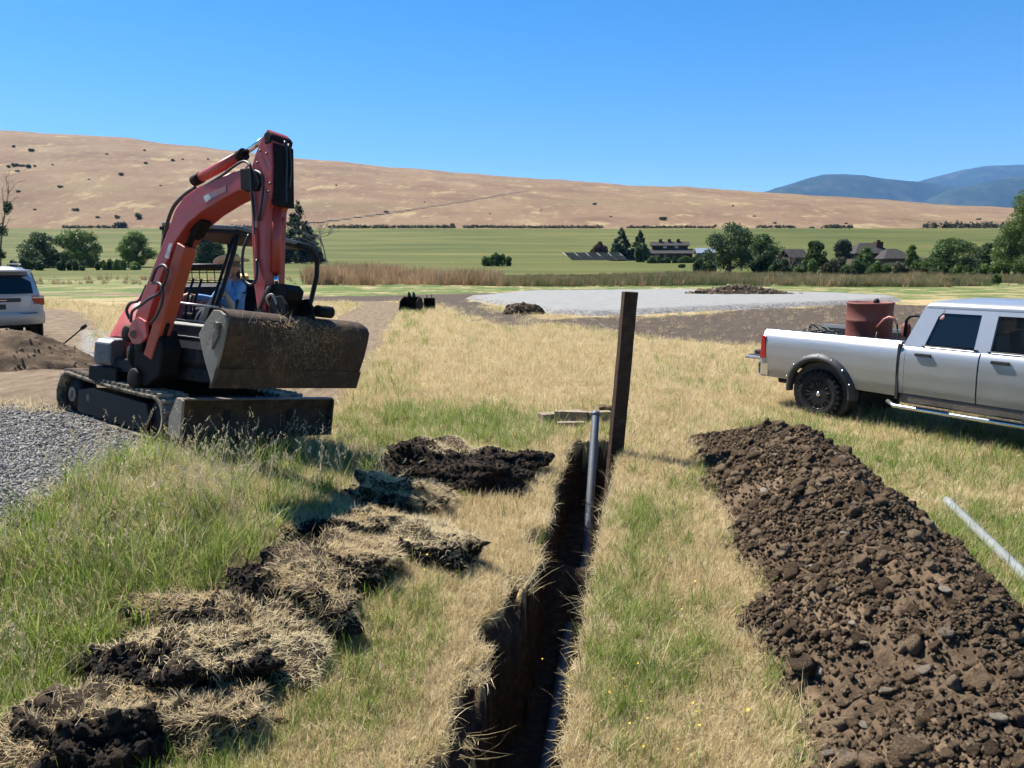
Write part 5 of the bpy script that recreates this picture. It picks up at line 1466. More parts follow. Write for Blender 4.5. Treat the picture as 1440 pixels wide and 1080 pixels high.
    MB().tube([(-.92, -.80, .545), (-.30, -.78, .56)], .055, 12).build('exhaust_tip', MAT_BLACKM, T)
    # cabin
    MB().bounds((1.45, -.86, .64), (3.6, .86, .70)).build('cabin_floor', MAT_SEAT, T)
    for y in (-.40, .40):
        se = MB().bounds((2.55, y - .25, .95), (3.05, y + .25, 1.10)).build('seat', MAT_SEAT, T, bevel=.04)
        MB().prism([(2.52, 1.08), (2.66, 1.08), (2.56, 1.60), (2.375, 1.60)], .48, (0, y, 0), (1, 0, 0), (0, 0, 1), (0, 1, 0)).build('backrest', MAT_SEAT, se, bevel=.04)
        MB().bounds((2.43, y - .12, 1.62), (2.53, y + .12, 1.78)).build('headrest', MAT_SEAT, se, bevel=.03)
    MB().bounds((1.60, -.75, .95), (2.05, .75, 1.10)).build('rear_bench', MAT_SEAT, T, bevel=.04)
    MB().bounds((1.50, -.75, 1.05), (1.64, .75, 1.62)).build('bench_back', MAT_SEAT, T, bevel=.04)
    MB().prism([(3.25, 1.0), (3.62, 1.0), (3.64, 1.39), (3.40, 1.42), (3.25, 1.30)], 1.66, (0, 0, 0), (1, 0, 0), (0, 0, 1), (0, 1, 0)).build('dashboard', MAT_SEAT, T, bevel=.03)
    swh = MB(); swh.tube([Vector((3.12 + .06 * math.sin(t), .40 + .19 * math.cos(t), 1.40 + .17 * math.sin(t))) for t in np.linspace(0, 2 * math.pi, 21)], .016, 6); swh.tube([(3.12, .40, 1.40), (3.32, .40, 1.28)], .03, 6); swh.build('steering_wheel', MAT_PLASTIC, T)
    for o in T.children_recursive:
        if o.type == 'MESH' and o.parent.name.split('.')[0] != 'wheel':
            for v in o.data.vertices:
                if v.co.z > 1.46: v.co.z = 1.46 + (v.co.z - 1.46) * 1.22
    # load in the bed
    def on_bed(name, x, y, z=.862):
        e = empty(name); e.matrix_world = M @ Matrix.Translation((x, y, z)); return e
    tk = on_bed('fuel_tank', .22, .05); tag(tk, 'upright round rusty red tank standing in the pickup bed', 'tank')
    MB().lathe([(.001, .0), (.365, .0), (.375, .02), (.375, .30), (.381, .31), (.381, .34), (.375, .35), (.375, .78), (.381, .79), (.381, .82), (.375, .83), (.375, 1.08), (.387, 1.09), (.387, 1.115), (.365, 1.12), (.355, 1.095), (.001, 1.10)], (0, 0, 0), (0, 0, 1), 40).build('drum', MAT_RUSTRED, tk)
    MB().lathe([(.05, 1.09), (.05, 1.14), (.03, 1.17), (.001, 1.18)], (.05, .1, 0), (0, 0, 1), 14).build('filler_cap', MAT_BLACKM, tk)
    pm = on_bed('fuel_pump', .86, -.12); tag(pm, 'faded red hand pump with curved nozzle beside the rusty tank in the pickup bed', 'pump')
    MB().bounds((-.10, -.16, 0), (.14, .16, .52)).build('pump_stand', MAT_BLACKM, pm, bevel=.02)
    MB().lathe([(.001, .52), (.06, .52), (.075, .56), (.075, .74), (.05, .80), (.001, .80)], (.06, .1, 0), (0, 0, 1), 18).build('pump_body', MAT_RUSTRED, pm)
    MB().tube([(-.22, -.30, .74), (-.10, -.30, .88), (-.02, -.30, .92), (.06, -.28, .90), (.10, -.26, .80)], [.014, .018, .022, .02, .016], 10).build('nozzle', MAT_PINK, pm)
    MB().tube([(.10, -.26, .80), (.14, -.26, .55), (.10, -.28, .30), (-.10, -.30, .22), (-.24, -.30, .45), (-.20, -.31, .66)], .014, 8).build('delivery_hose', MAT_HOSE, pm)
    MB().tube([(.10, .0, .60), (.12, -.02, .86), (.18, -.02, .93), (.30, -.02, .95), (.38, -.02, .88), (.38, -.02, .62), (.34, -.02, .45)], .026, 8).build('handle_frame', MAT_BLACKM, pm)
    MB().bounds((.05, -.10, .50), (.42, .14, .56)).build('bracket', MAT_BLACKM, pm, bevel=.01)
    hc = on_bed('cable_coil', -.52, -.36); tag(hc, 'tangle of black cable looped on the pickup bed left of the rusty tank', 'cable')
    cm = MB(); rr = random.Random(4)
    for k in range(5):
        ph = rr.uniform(0, 6.28); hh = .38 + .05 * k; pts = []
        for t in np.linspace(0, 2 * math.pi, 26): pts.append(Vector((.28 * math.cos(t + ph) * rr.uniform(.94, 1.06) + .03 * k, .22 * math.sin(t + ph), hh + .06 * math.sin(2 * t + ph) + .04 * math.cos(t * 3 + k))))
        cm.tube(pts, .013, 6)
    for k in range(3):
        pts = [Vector((-.25 + .1 * k, .1, .40)), Vector((-.30 + .12 * k, .05, .58 + .05 * k)), Vector((-.1 + .14 * k, 0, .66)), Vector((.2 + .1 * k, -.05, .55)), Vector((.40, -.1, .38))]
        cm.tube(pts, .010, 6)
    cm.build('cable', MAT_HOSE, hc)
    MB().bounds((-.30, -.26, 0), (.30, .26, .36)).build('crate', MAT_BLACKM, hc, bevel=.02)
make_truck()

def make_suv():
    fw = Vector((-.66, .751, 0)).normalized(); rg = Vector((fw.y, -fw.x, 0))
    rear = Vector((-11.15, 17.85, 0)) - rg * .93
    c = rear + fw * 2.35
    z0 = gz1(-11.5, 18.5) + .02
    M = Matrix(((fw.x, -rg.x, 0, c.x), (fw.y, -rg.y, 0, c.y), (0, 0, 1, z0), (0, 0, 0, 1)))
    S = empty('parked_suv'); S.matrix_world = M
    tag(S, 'silver sport utility vehicle seen from behind, cut by the left edge', 'suv')
    def ring(x, hw, zb, zt, k=5, n=28):
        out = []
        for i in range(n):
            t = 2 * math.pi * i / n; cy, cz = math.cos(t), math.sin(t)
            y = hw * math.copysign(abs(cy) ** (2 / k), cy); z = (zb + zt) / 2 + (zt - zb) / 2 * math.copysign(abs(cz) ** (2 / k), cz)
            out.append(Vector((x, y, z)))
        return out
    lo = MB(); st = [(-2.36, .86, .62, 1.02), (-2.33, .92, .56, 1.10), (-2.2, .945, .52, 1.14), (-1.4, .95, .48, 1.15), (0, .95, .46, 1.14), (1.2, .95, .48, 1.12), (1.9, .93, .52, 1.08), (2.25, .88, .55, 1.02), (2.36, .80, .6, .95)]
    rows = [ring(*a) for a in st]; lo.sheet(rows, True, True); lo._add(rows[0], [tuple(range(28))]); lo._add(rows[-1], [tuple(range(28))])
    lo.build('body', MAT_SILVER2, S)
    up = MB(); st = [(-2.26, .82, 1.06, 1.20), (-2.16, .80, 1.06, 1.56), (-2.02, .76, 1.06, 1.74), (-1.2, .78, 1.06, 1.80), (-.2, .78, 1.06, 1.80), (.35, .76, 1.06, 1.76), (.7, .78, 1.06, 1.52), (1.25, .84, 1.06, 1.14)]
    rows = []
    for x, hw, zb, zt in st:
        row = []
        for y, z in ((-1.13, 0), (-1.06, .45), (-1.0, .85), (-.92, .96), (-.6, 1.0), (0, 1.02), (.6, 1.0), (.92, .96), (1.0, .85), (1.06, .45), (1.13, 0)):
            row.append(Vector((x, y * hw, zb + (zt - zb) * z)))
        rows.append(row)
    up.sheet(rows); up._add(rows[0], [tuple(range(11))]); up._add(rows[-1], [tuple(range(11))]); up.build('cabin', MAT_SILVER2, S)
    tgt = MB(); tgt.sheet([[Vector((-2.375 + .06 * (abs(y) / .8) ** 4, y, z)) for y in np.linspace(-.80, .80, 9)] for z in (.74, .78, .98, 1.02, 1.12)]); tgo = tgt.build('tailgate', MAT_SILVER2, S, solid=.03)
    rw = MB(); rw.sheet([[Vector((x + .05 * (abs(y) / .8) ** 4, y * k, z)) for y in np.linspace(-.74, .74, 9)] for x, z, k in ((-2.305, 1.17, 1.02), (-2.24, 1.40, 1.0), (-2.15, 1.60, .94))]); rw.build('rear_window', MAT_TINT, tgo, solid=.01)
    MB().bounds((-2.41, -.48, .985), (-2.36, .48, 1.075)).build('tailgate_trim', MAT_PLASTIC, tgo, bevel=.012)
    MB().bounds((-2.425, -.20, 1.02), (-2.41, .02, 1.04)).build('badge', MAT_BRIGHT, tgo)
    MB().bounds((-2.405, -.17, .82), (-2.39, .17, .94)).build('number_plate', MAT_PLASTIC, tgo)
    MB().bounds((-2.30, -.76, 1.68), (-2.05, .76, 1.725)).build('spoiler', MAT_SILVER2, S, bevel=.015)
    bp = MB(); bp.sheet([[Vector((-2.42 + .22 * (abs(y) / .95) ** 5 + dx, y, z)) for y in np.linspace(-.95, .95, 17)] for dx, z in ((.10, .74), (.0, .735), (-.02, .68), (.0, .54), (.06, .47), (.2, .45))]); bp.build('rear_bumper', MAT_SILVER2, S, solid=.03)
    MB().bounds((-2.435, -.78, .71), (-2.40, .78, .73)).build('bumper_strip', MAT_PLASTIC, S)
    for s in (-1, 1):
        tl = MB().bounds((-2.36, s * .70, .90), (-2.15, s * .955, 1.12)).build('tail_light', MAT_TAIL, S, bevel=.02)
        MB().bounds((-2.372, s * .72, 1.06), (-2.30, s * .94, 1.10)).build('clear_lens', MAT_GLASSY, tl, bevel=.006)
        for poly in ([(-2.02, 1.18), (-1.30, 1.18), (-1.30, 1.66), (-1.95, 1.66)], [(-1.22, 1.18), (-.22, 1.18), (-.22, 1.68), (-1.22, 1.68)], [(-.14, 1.18), (.95, 1.18), (.42, 1.66), (-.14, 1.68)]):
            g = MB(); g._add([Vector((x, s * (.915 - (z - 1.18) * .20), z)) for x, z in poly], [(0, 1, 2, 3)]); g.build('side_window', MAT_TINT, S)
        mr = MB(); mr.bounds((.66, s * .98, 1.14), (.80, s * 1.20, 1.34)); mr.bounds((.70, s * .88, 1.16), (.76, s * 1.0, 1.22)); mr.build('mirror', MAT_PLASTIC, S, bevel=.03)
        MB().tube([(-1.9, s * .62, 1.80), (-1.8, s * .62, 1.85), (0, s * .62, 1.86), (.15, s * .62, 1.80)], .02, 8).build('roof_rail', MAT_PLASTIC, S)
        for x in (-1.42, 1.40):
            MB().lathe([(.47, -.02), (.47, .025), (.40, .03)], (x, s * .93, .42), (0, s, 0), 28).build('wheel_arch', MAT_PLASTIC, S)
            wheel(S, x, s * .83, .39, .39, .26, s, MAT_RIMB, 22, 6)
    MB().bounds((-2.0, -.7, .36), (2.0, .7, .52)).build('chassis', MAT_BLACKM, S)
    MB().bounds((-2.25, -.35, .40), (-1.9, .35, .52)).build('spare_wheel_carrier', MAT_BLACKM, S, bevel=.05)
make_suv()
# ------------------------------------------------------------------ post, pipes, timber and other things on the meadow
MAT_POST = M_worn('weathered_dark_post', (.040, .024, .016), (.075, .045, .028), .8, .42, 5, dust=(.10, .07, .05), bump=.004)
MAT_PIPE = M_worn('grey_pvc', (.075, .085, .10), (.05, .055, .06), .5, .33, 5)
MAT_PIPEW = M_worn('pale_grey_pvc', (.20, .21, .20), (.15, .147, .13), .4, .36, 4)
MAT_WOOD = M_worn('grey_timber', (.24, .185, .125), (.12, .09, .06), .85, .45, 8, bump=.004)
MAT_YELLOW = M_worn('yellow_paint', (.42, .27, .035), (.20, .13, .04), .5, .36, 4)
def make_post():
    b = on_z(865, 640, 0); top = at_depth(886, 411, b.y + .02)
    root = empty('fence_post', (b.x, b.y, gz1(b.x, b.y) - .05))
    tag(root, 'tall dark leaning post standing at the far end of the trench', 'post')
    d = (top - Vector(root.location)); L = d.length; d.normalize()
    sx = Vector((1, .25, 0)).normalized(); sx = (sx - d * sx.dot(d)).normalized(); sy = d.cross(sx)
    n = 14; rows = []
    rr = random.Random(2)
    for i in range(n + 1):
        z = -.75 + (L + .75) * i / n; row = []
        for (u, v) in ((-.088, -.055), (.088, -.055), (.088, .055), (-.088, .055)):
            row.append(d * z + sx * (u + rr.uniform(-.003, .003)) + sy * (v + rr.uniform(-.003, .003)))
        rows.append(row)
    m = MB(); m.sheet(rows, False, True); m._add(rows[-1], [(0, 1, 2, 3)]); m._add(rows[0], [(3, 2, 1, 0)])
    m.build('shaft', MAT_POST, root, bevel=.006)
    MB().box(d * (L + .004), (.168, .10, .008), Matrix((sx, sy, d)).transposed()).build('cut_end', MAT_WOOD, root)
make_post()
def bez(q, k=8):
    q = [Vector(p) for p in q]; out = []
    for i in range(len(q) - 1):
        p0, p1, p2, p3 = q[max(i - 1, 0)], q[i], q[i + 1], q[min(i + 2, len(q) - 1)]
        for j in range(k):
            t = j / k; out.append(.5 * ((2 * p1) + (p2 - p0) * t + (2 * p0 - 5 * p1 + 4 * p2 - p3) * t * t + (3 * p1 - p0 - 3 * p2 + p3) * t ** 3))
    return out + [q[-1]]
def make_trench_pipe():
    tp = at_depth(838, 580, 9.3); ft = on_z(826, 762, -.74)
    path = [tp, tp.lerp(ft, .3), tp.lerp(ft, .6), tp.lerp(ft, .9), ft + Vector((-.03, -.22, -.09)), Vector((float(tx(7.2)) + .02, 7.2, -.85)), Vector((float(tx(6.6)), 6.6, -.86)), Vector((float(tx(4.5)) + .04, 4.5, -.83)), Vector((float(tx(1.5)), 1.5, -.84))]
    root = empty('drain_pipe', (tp.x, tp.y, tp.z)); tag(root, 'grey plastic pipe rising out of the trench and running along its floor', 'pipe')
    pts = [p - Vector(root.location) for p in bez(path)]
    MB().tube(pts, .050, 18, cap=False).build('tube', MAT_PIPE, root)
    MB().lathe([(.050, 0), (.053, 0), (.053, -.06), (.050, -.06)], pts[0] + Vector((0, 0, .002)), (pts[0] - pts[1]), 18).build('rim', MAT_PIPE, root)
make_trench_pipe()
def make_loose_pipe():
    a = on_z(1332, 704, -.12); a.z = gz1(a.x, a.y) + .075
    b = on_z(1440, 818, -.12); b = a + (b - a).normalized() * 6.0; b.z = gz1(b.x, b.y) + .08
    root = empty('loose_pipe', a); tag(root, 'pale grey pipe lying in the grass right of the soil heap', 'pipe')
    d = b - a
    MB().tube([d * t for t in np.linspace(0, 1, 9)], .046, 18, cap=False).build('tube', MAT_PIPEW, root)
    MB().lathe([(.040, .001), (.051, .001), (.051, .14), (.046, .15), (.040, .15)], (0, 0, 0), d, 18).build('socket_end', MAT_PIPEW, root)
make_loose_pipe()
def make_timber(name, lab, u, v, size, yaw, dz=0, pitch=0, group='timber offcuts beyond the trench'):
    p = on_z(u, v, 0.0); z = gz1(p.x, p.y)
    root = empty(name, (p.x, p.y, z + dz), (0, pitch, R(yaw))); tag(root, lab, 'timber', group)
    m = MB(); m.box((0, 0, size[2] / 2), size); m.build('board', MAT_WOOD, root, bevel=.004)
    e = MB(); e.box((size[0] / 2 + .002, 0, size[2] / 2), (.004, size[1] * .96, size[2] * .94)); e.build('end_grain', MAT_POST, root)
make_timber('timber_offcut', 'flat weathered board lying leftmost in the timber pile behind the trench', 788, 593, (.70, .20, .12), 24, .04)
make_timber('timber_offcut', 'short thick block lying across the timber pile behind the trench', 803, 595, (.50, .12, .17), -8, .03)
make_timber('timber_offcut', 'end block of the timber pile nearest the dark post', 842, 594, (.36, .13, .16), 12, .02)
make_timber('timber_offcut', 'thin board lowest in the timber pile, touching the grass', 803, 601, (.40, .10, .07), 4, .02)
# small dark rocks on the pile's right end
for i, (u, v) in enumerate(((848, 585), (857, 586))):
    p = on_z(u, v, 0.05); o = link_mesh('dark_stone', CLODS[i].data); o.location = (p.x, p.y, gz1(p.x, p.y) + .19); o.scale = (.07, .07, .06)
    tag(o, ('left' if i == 0 else 'right') + ' of two small dark lumps on the timber beside the post', 'stone')

def heap_mesh(name, lab, cat, cx, cy, rx, ry, h, mat, seed, clods=600, csz=.02, protos=None, rot=0, peak=1.3):
    z0 = gz1(cx, cy); root = empty(name, (cx, cy, z0)); tag(root, lab, cat)
    n = 70; xs = np.linspace(-1.25, 1.25, n); X, Y = np.meshgrid(xs, xs)
    r = np.hypot(X, Y) * (1 + .35 * (fbm(X * 1.5 + seed, Y * 1.5, 3, seed) - .5))
    H = h * np.clip(1 - r ** peak, 0, 1)
    H = H + (H > .01) * h * (.30 * (fbm(X * 4, Y * 4 + seed, 4, seed + 5) - .5) + .12 * (fbm(X * 14, Y * 14, 3, seed + 9) - .5))
    c, s = math.cos(rot), math.sin(rot); WX = (X * rx) * c - (Y * ry) * s; WY = (X * rx) * s + (Y * ry) * c
    Z = base_z(cx + WX, cy + WY) - z0 + np.where(H > .005, H, -.05)
    link_mesh('soil', np_mesh('soil', np.stack([WX.ravel(), WY.ravel(), Z.ravel()], 1), grid_faces(n, n), mat), root)
    if clods:
        k = RNG.integers(0, n * n, clods); k = k[H.ravel()[k] > .004]
        P = np.stack([WX.ravel()[k], WY.ravel()[k], Z.ravel()[k]], 1) + RNG.normal(0, .02 * rx, (len(k), 3)) * [1, 1, 0]
        pr = protos or [bpy.data.objects.new('clod', c_.data) for c_ in CLODS[:4]]
        scatter('clods', P, RNG.uniform(0, 6.28, (len(k), 3)), RNG.lognormal(math.log(csz), .5, len(k)), RNG.integers(0, len(pr), len(k)), pr, None, None, parent=root)
    return root
tb = NT('tan_soil'); soil_mat(tb, 1.4); MAT_TANSOIL = tb.m
MAT_TCLOD = M_rand('tan_clod', [(.1, (.075, .052, .034)), (.6, (.15, .108, .072)), (1, (.25, .19, .13))], .95)
TCL = [pebble_proto('clod', MAT_TCLOD, 80 + i, .8, 1, .5).data for i in range(4)]
heap_mesh('soil_mound', 'rounded brown soil mound behind the gravel at the left edge', 'soil mound', -9.4, 13.9, 1.8, 1.1, .66, MAT_TANSOIL, 4, 900, .013, [bpy.data.objects.new('clod', m) for m in TCL])
heap_mesh('soil_windrow', 'low dark heap of clods and straw on the far edge of the gravel pad', 'soil heap', on_z(1042, 412, .3).x, on_z(1042, 412, .3).y, 5.2, 1.4, .85, MAT_BLACK.m, 8, 900, .09, [bpy.data.objects.new('clod', m) for m in TCL])
def make_bar():
    zb = .55
    a = on_z(83, 489, zb); b = at_depth(121, 457, a.y + .1)
    root = empty('digging_shovel', a); tag(root, 'dark shovel handle slanting out of the ground beside the soil mound', 'shovel')
    d = b - a
    MB().tube([d * -.35, d * .86], .018, 8).build('shaft', MAT_BLACKM, root)
    MB().tube([d * .80, d * .88, d * 1.0], [.022, .045, .040], 8).build('grip', MAT_BLACKM, root)
make_bar()
# two spare digging buckets far down the track
def spare_bucket(lab, u, v, w, k, yaw):
    p = on_z(u, v, 0); root = empty('spare_bucket', (p.x, p.y, gz1(p.x, p.y)), (0, 0, R(yaw))); tag(root, lab, 'bucket', 'spare buckets by the track')
    pr = [(-.42, .02), (-.30, 0), (.15, .02), (.38, .16), (.44, .38), (.34, .60), (.10, .72)]
    pr = [(x * k, z * k) for x, z in pr]
    rows = [[Vector((x, y, z)) for y in np.linspace(-w / 2, w / 2, 5)] for x, z in pr]
    sh = MB().sheet(rows).build('shell', MAT_GREASE, root, solid=.03)
    for s in (-1, 1):
        MB().prism(pr + [(-.28 * k, .52 * k)], .03, (0, s * w / 2, 0), (1, 0, 0), (0, 0, 1), (0, 1, 0)).build('side_plate', MAT_GREASE, root, bevel=.008)
        MB().prism([(-.10 * k, .66 * k), (.30 * k, .60 * k), (.22 * k, .86 * k), (.02 * k, .98 * k)], .04, (0, s * .13, 0), (1, 0, 0), (0, 0, 1), (0, 1, 0)).build('ear', MAT_BLACKM, root, bevel=.01)
    for y in np.linspace(-w / 2 + .06, w / 2 - .06, 4):
        MB().prism([(-.62 * k, -.0), (-.40 * k, -.02), (-.40 * k, .06)], .06, (0, y, 0), (1, 0, 0), (0, 0, 1), (0, 1, 0)).build('tooth', MAT_STEEL, root)
spare_bucket('larger black digging bucket lying at the edge of the dirt track', 578, 438, .95, 1.05, 70)
spare_bucket('smaller black digging bucket with two upright ears, right of the larger bucket', 604, 435, .60, .85, 95)
heap_mesh('sod_block', 'squared dark sod block lying at the near corner of the gravel pad', 'sod', on_z(737, 437, .15).x, on_z(737, 437, .15).y, 1.15, .7, .50, MAT_BLACK.m, 12, 160, .05, [bpy.data.objects.new('clod', m) for m in TCL], .05, 4)
# yellow compact loader standing behind the excavator
def make_loader():
    c = at_depth(292, 400, 13.2); z = gz1(c.x, c.y)
    root = empty('skid_loader', (c.x, c.y, z), (0, 0, R(112))); root.scale = (1.16, 1.16, 1.16); tag(root, 'yellow and black compact loader parked behind the excavator cab', 'loader')
    MB().prism([(-.95, .35), (.70, .35), (.80, .62), (.60, .95), (-.55, 1.05), (-1.0, .90)], .95, (0, 0, 0), (1, 0, 0), (0, 0, 1), (0, 1, 0)).build('body', MAT_YELLOW, root, bevel=.03)
    MB().prism([(-1.05, .80), (-.50, .90), (-.58, 1.72), (-.90, 1.66)], .86, (0, 0, 0), (1, 0, 0), (0, 0, 1), (0, 1, 0)).build('engine_cover', MAT_BLACKM, root, bevel=.03)
    for s in (-1, 1): MB().prism([(-1.02, .85), (-.60, .90), (-.62, 1.84), (-.80, 1.80)], .11, (0, s * .50, 0), (1, 0, 0), (0, 0, 1), (0, 1, 0)).build('rear_tower', MAT_YELLOW, root, bevel=.015)
    cg = MB()
    for s in (-1, 1):
        cg.tube([(.52, s * .46, .95), (.46, s * .46, 1.90), (-.50, s * .46, 1.94), (-.62, s * .46, 1.0)], .035, 8)
    for x, zz in ((.46, 1.90), (-.50, 1.94)): cg.tube([(x, -.46, zz), (x, .46, zz)], .035, 8)
    cg.bounds((-.50, -.44, 1.93), (.46, .44, 1.965)); cg.build('cab_cage', MAT_BLACKM, root)
    ms = MB()
    for y in np.linspace(-.40, .40, 9): ms.tube([(-.56, y, 1.0), (-.50, y, 1.92)], .007, 5)
    for zz in np.linspace(1.05, 1.85, 8): ms.tube([(-.56 + .06 * (zz - 1) , -.44, zz), (-.56 + .06 * (zz - 1), .44, zz)], .007, 5)
    ms.build('cage_mesh', MAT_BLACKM, root)
    MB().bounds((-.30, -.25, .95), (.15, .25, 1.10)).build('seat', MAT_SEAT, root, bevel=.03)
    MB().bounds((.66, -.30, .98), (.672, .30, 1.06)).build('pale_name_strip', MAT_WHITEMARK, root)
    for s in (-1, 1):
        MB().prism([(-.95, 1.38), (-.80, 1.50), (.40, 1.35), (1.10, .72), (1.22, .40), (1.10, .38), (.95, .68), (.32, 1.20), (-.90, 1.28)], .09, (0, s * .60, 0), (1, 0, 0), (0, 0, 1), (0, 1, 0)).build('lift_arm', MAT_YELLOW, root, bevel=.012)
        for x in (-.58, .48): wheel(root, x, s * .66, .37, .37, .26, s, MAT_YELLOW, 18, 5)
    MB().sheet([[Vector((x, y, zz)) for y in np.linspace(-.85, .85, 5)] for x, zz in ((1.72, .06), (1.35, .05), (1.18, .15), (1.14, .40), (1.24, .58))]).build('loader_bucket', MAT_RUST, root, solid=.03)
make_loader()
# yellow meadow flowers
def flowers():
    t = NT('yellow_petal'); t.set((.75, .52, .03), .6); 
    V = []; Fc = []
    for k in range(8):
        a = k * math.pi / 4; i = len(V); V += [(0, 0, 0), (.006 * math.cos(a - .3), .006 * math.sin(a - .3), .003), (.007 * math.cos(a + .3), .007 * math.sin(a + .3), .003)]; Fc.append((i, i + 1, i + 2))
    fl = proto('flower', V, Fc, [0] * len(V), t.m)
    P = []
    for u, v, n, r in ((575, 800, 9, .22), (560, 770, 6, .12), (690, 583, 14, .35), (1105, 825, 5, .10), (905, 1020, 8, .22), (880, 1000, 5, .2), (930, 1060, 5, .15), (190, 815, 5, .25), (960, 880, 4, .3), (610, 640, 5, .4)):
        p = on_z(u, v, .05)
        for _ in range(n):
            x, y = p.x + RNG.normal(0, r), p.y + RNG.normal(0, r); P.append((x, y, gz1(x, y) + RNG.uniform(.08, .20)))
    N = len(P)
    scatter('yellow_flowers', P, np.stack([RNG.normal(0, .4, N), RNG.normal(0, .4, N), RNG.uniform(0, 6, N)], 1), RNG.uniform(.8, 1.5, N), np.zeros(N), [fl], 'small yellow meadow flowers dotted through the grass', 'flowers')
flowers()
# ------------------------------------------------------------------ far trees, shrubs and houses
MAT_BARK = M_plain('bark', (.075, .058, .045), .9, 0, .2, .25, 5)
MAT_DEAD = M_plain('dead_wood', (.17, .14, .115), .9, 0, .2, .2, 5)
def M_fol(name, a, b, c): return M_leaf(name, [(0, a), (.5, b), (1, c)], .30, .6, .15, .6)
FOL = dict(dark=M_fol('foliage_dark', (0.023, 0.044, 0.018), (0.054, 0.090, 0.031), (0.109, 0.154, 0.051)),
           mid=M_fol('foliage_mid', (0.038, 0.069, 0.018), (0.084, 0.133, 0.033), (0.166, 0.218, 0.059)),
           light=M_fol('foliage_light', (0.067, 0.110, 0.023), (0.134, 0.205, 0.044), (0.243, 0.301, 0.083)),
           grey=M_fol('foliage_grey', (0.058, 0.070, 0.041), (0.109, 0.122, 0.070), (0.179, 0.179, 0.109)),
           pine=M_fol('foliage_conifer', (0.013, 0.027, 0.017), (0.028, 0.051, 0.028), (0.054, 0.084, 0.038)),
           red=M_fol('foliage_red', (0.051, 0.028, 0.026), (0.096, 0.058, 0.045), (0.141, 0.109, 0.058)),
           olive=M_fol('foliage_olive', (0.038, 0.044, 0.018), (0.077, 0.079, 0.033), (0.128, 0.122, 0.058)))
def depth_for(vb):
    ds = np.linspace(60, 420, 721); z = base_z(ds * 0, ds); v = 372 + F_PX * (CAM_H - z) / ds
    return float(ds[np.argmin(abs(v - vb))])
def leaf_mesh(lobes, n, size, rng, mat, flat=.75, gap=.25):
    """leaf clusters through the volume of ellipsoid lobes [(c, (rx,ry,rz), tint)]"""
    vol = np.array([l[1][0] * l[1][1] * l[1][2] for l in lobes]) ** .67; vol /= vol.sum()
    k = rng.choice(len(lobes), n, p=vol)
    C = np.array([l[0] for l in lobes])[k]; Rr = np.array([l[1] for l in lobes])[k]; tn = np.array([l[2] for l in lobes])[k]
    d = rng.normal(size=(n, 3)); d /= np.linalg.norm(d, axis=1)[:, None]
    # clumps: pull directions towards a few bud centres per lobe
    buds = rng.normal(size=(len(lobes), 14, 3)); buds /= np.linalg.norm(buds, axis=2)[:, :, None]
    b = buds[k, rng.integers(0, 14, n)]
    d = d * .45 + b * .75; d /= np.linalg.norm(d, axis=1)[:, None]
    r = rng.uniform(gap, 1.08, n) ** .6
    P = C + d * Rr * r[:, None]
    s = size * rng.uniform(.55, 1.35, n)
    a = rng.normal(size=(n, 3)); a[:, 2] *= flat; a /= np.linalg.norm(a, axis=1)[:, None]
    bb = np.cross(a, rng.normal(size=(n, 3))); bb /= np.linalg.norm(bb, axis=1)[:, None]
    V = np.stack([P - a * s[:, None] * .6, P + bb * s[:, None] * .42, P + a * s[:, None] * .6, P - bb * s[:, None] * .42], 1).reshape(-1, 3)
    Fc = np.arange(4 * n).reshape(n, 4)
    me = np_mesh('crown', V, Fc, mat, False)
    add_attr(me, 'tint', np.repeat(np.clip(tn + rng.normal(0, .18, n), 0, 1.4), 4))
    return me
def limb(mb, p, d, L, r, rng, lvl, ends, maxl=3, spread=.6):
    pts = [p]; q = p.copy(); dd = d.copy(); n = 4
    for i in range(n):
        dd = (dd + Vector(rng.normal(0, .16, 3)) + Vector((0, 0, .05))).normalized(); q = q + dd * L / n; pts.append(q.copy())
    mb.tube(pts, [r * (1 - .16 * i) for i in range(n + 1)], 6, cap=False)
    ends.append(q)
    if lvl < maxl:
        for k in range(3 if lvl else 4):
            t = rng.integers(2, n + 1)
            nd = (dd + Vector(rng.normal(0, spread, 3))).normalized(); nd.z = abs(nd.z) * .8 + .1
            limb(mb, pts[t], nd.normalized(), L * rng.uniform(.5, .72), r * .55, rng, lvl + 1, ends, maxl, spread)
TREES = []
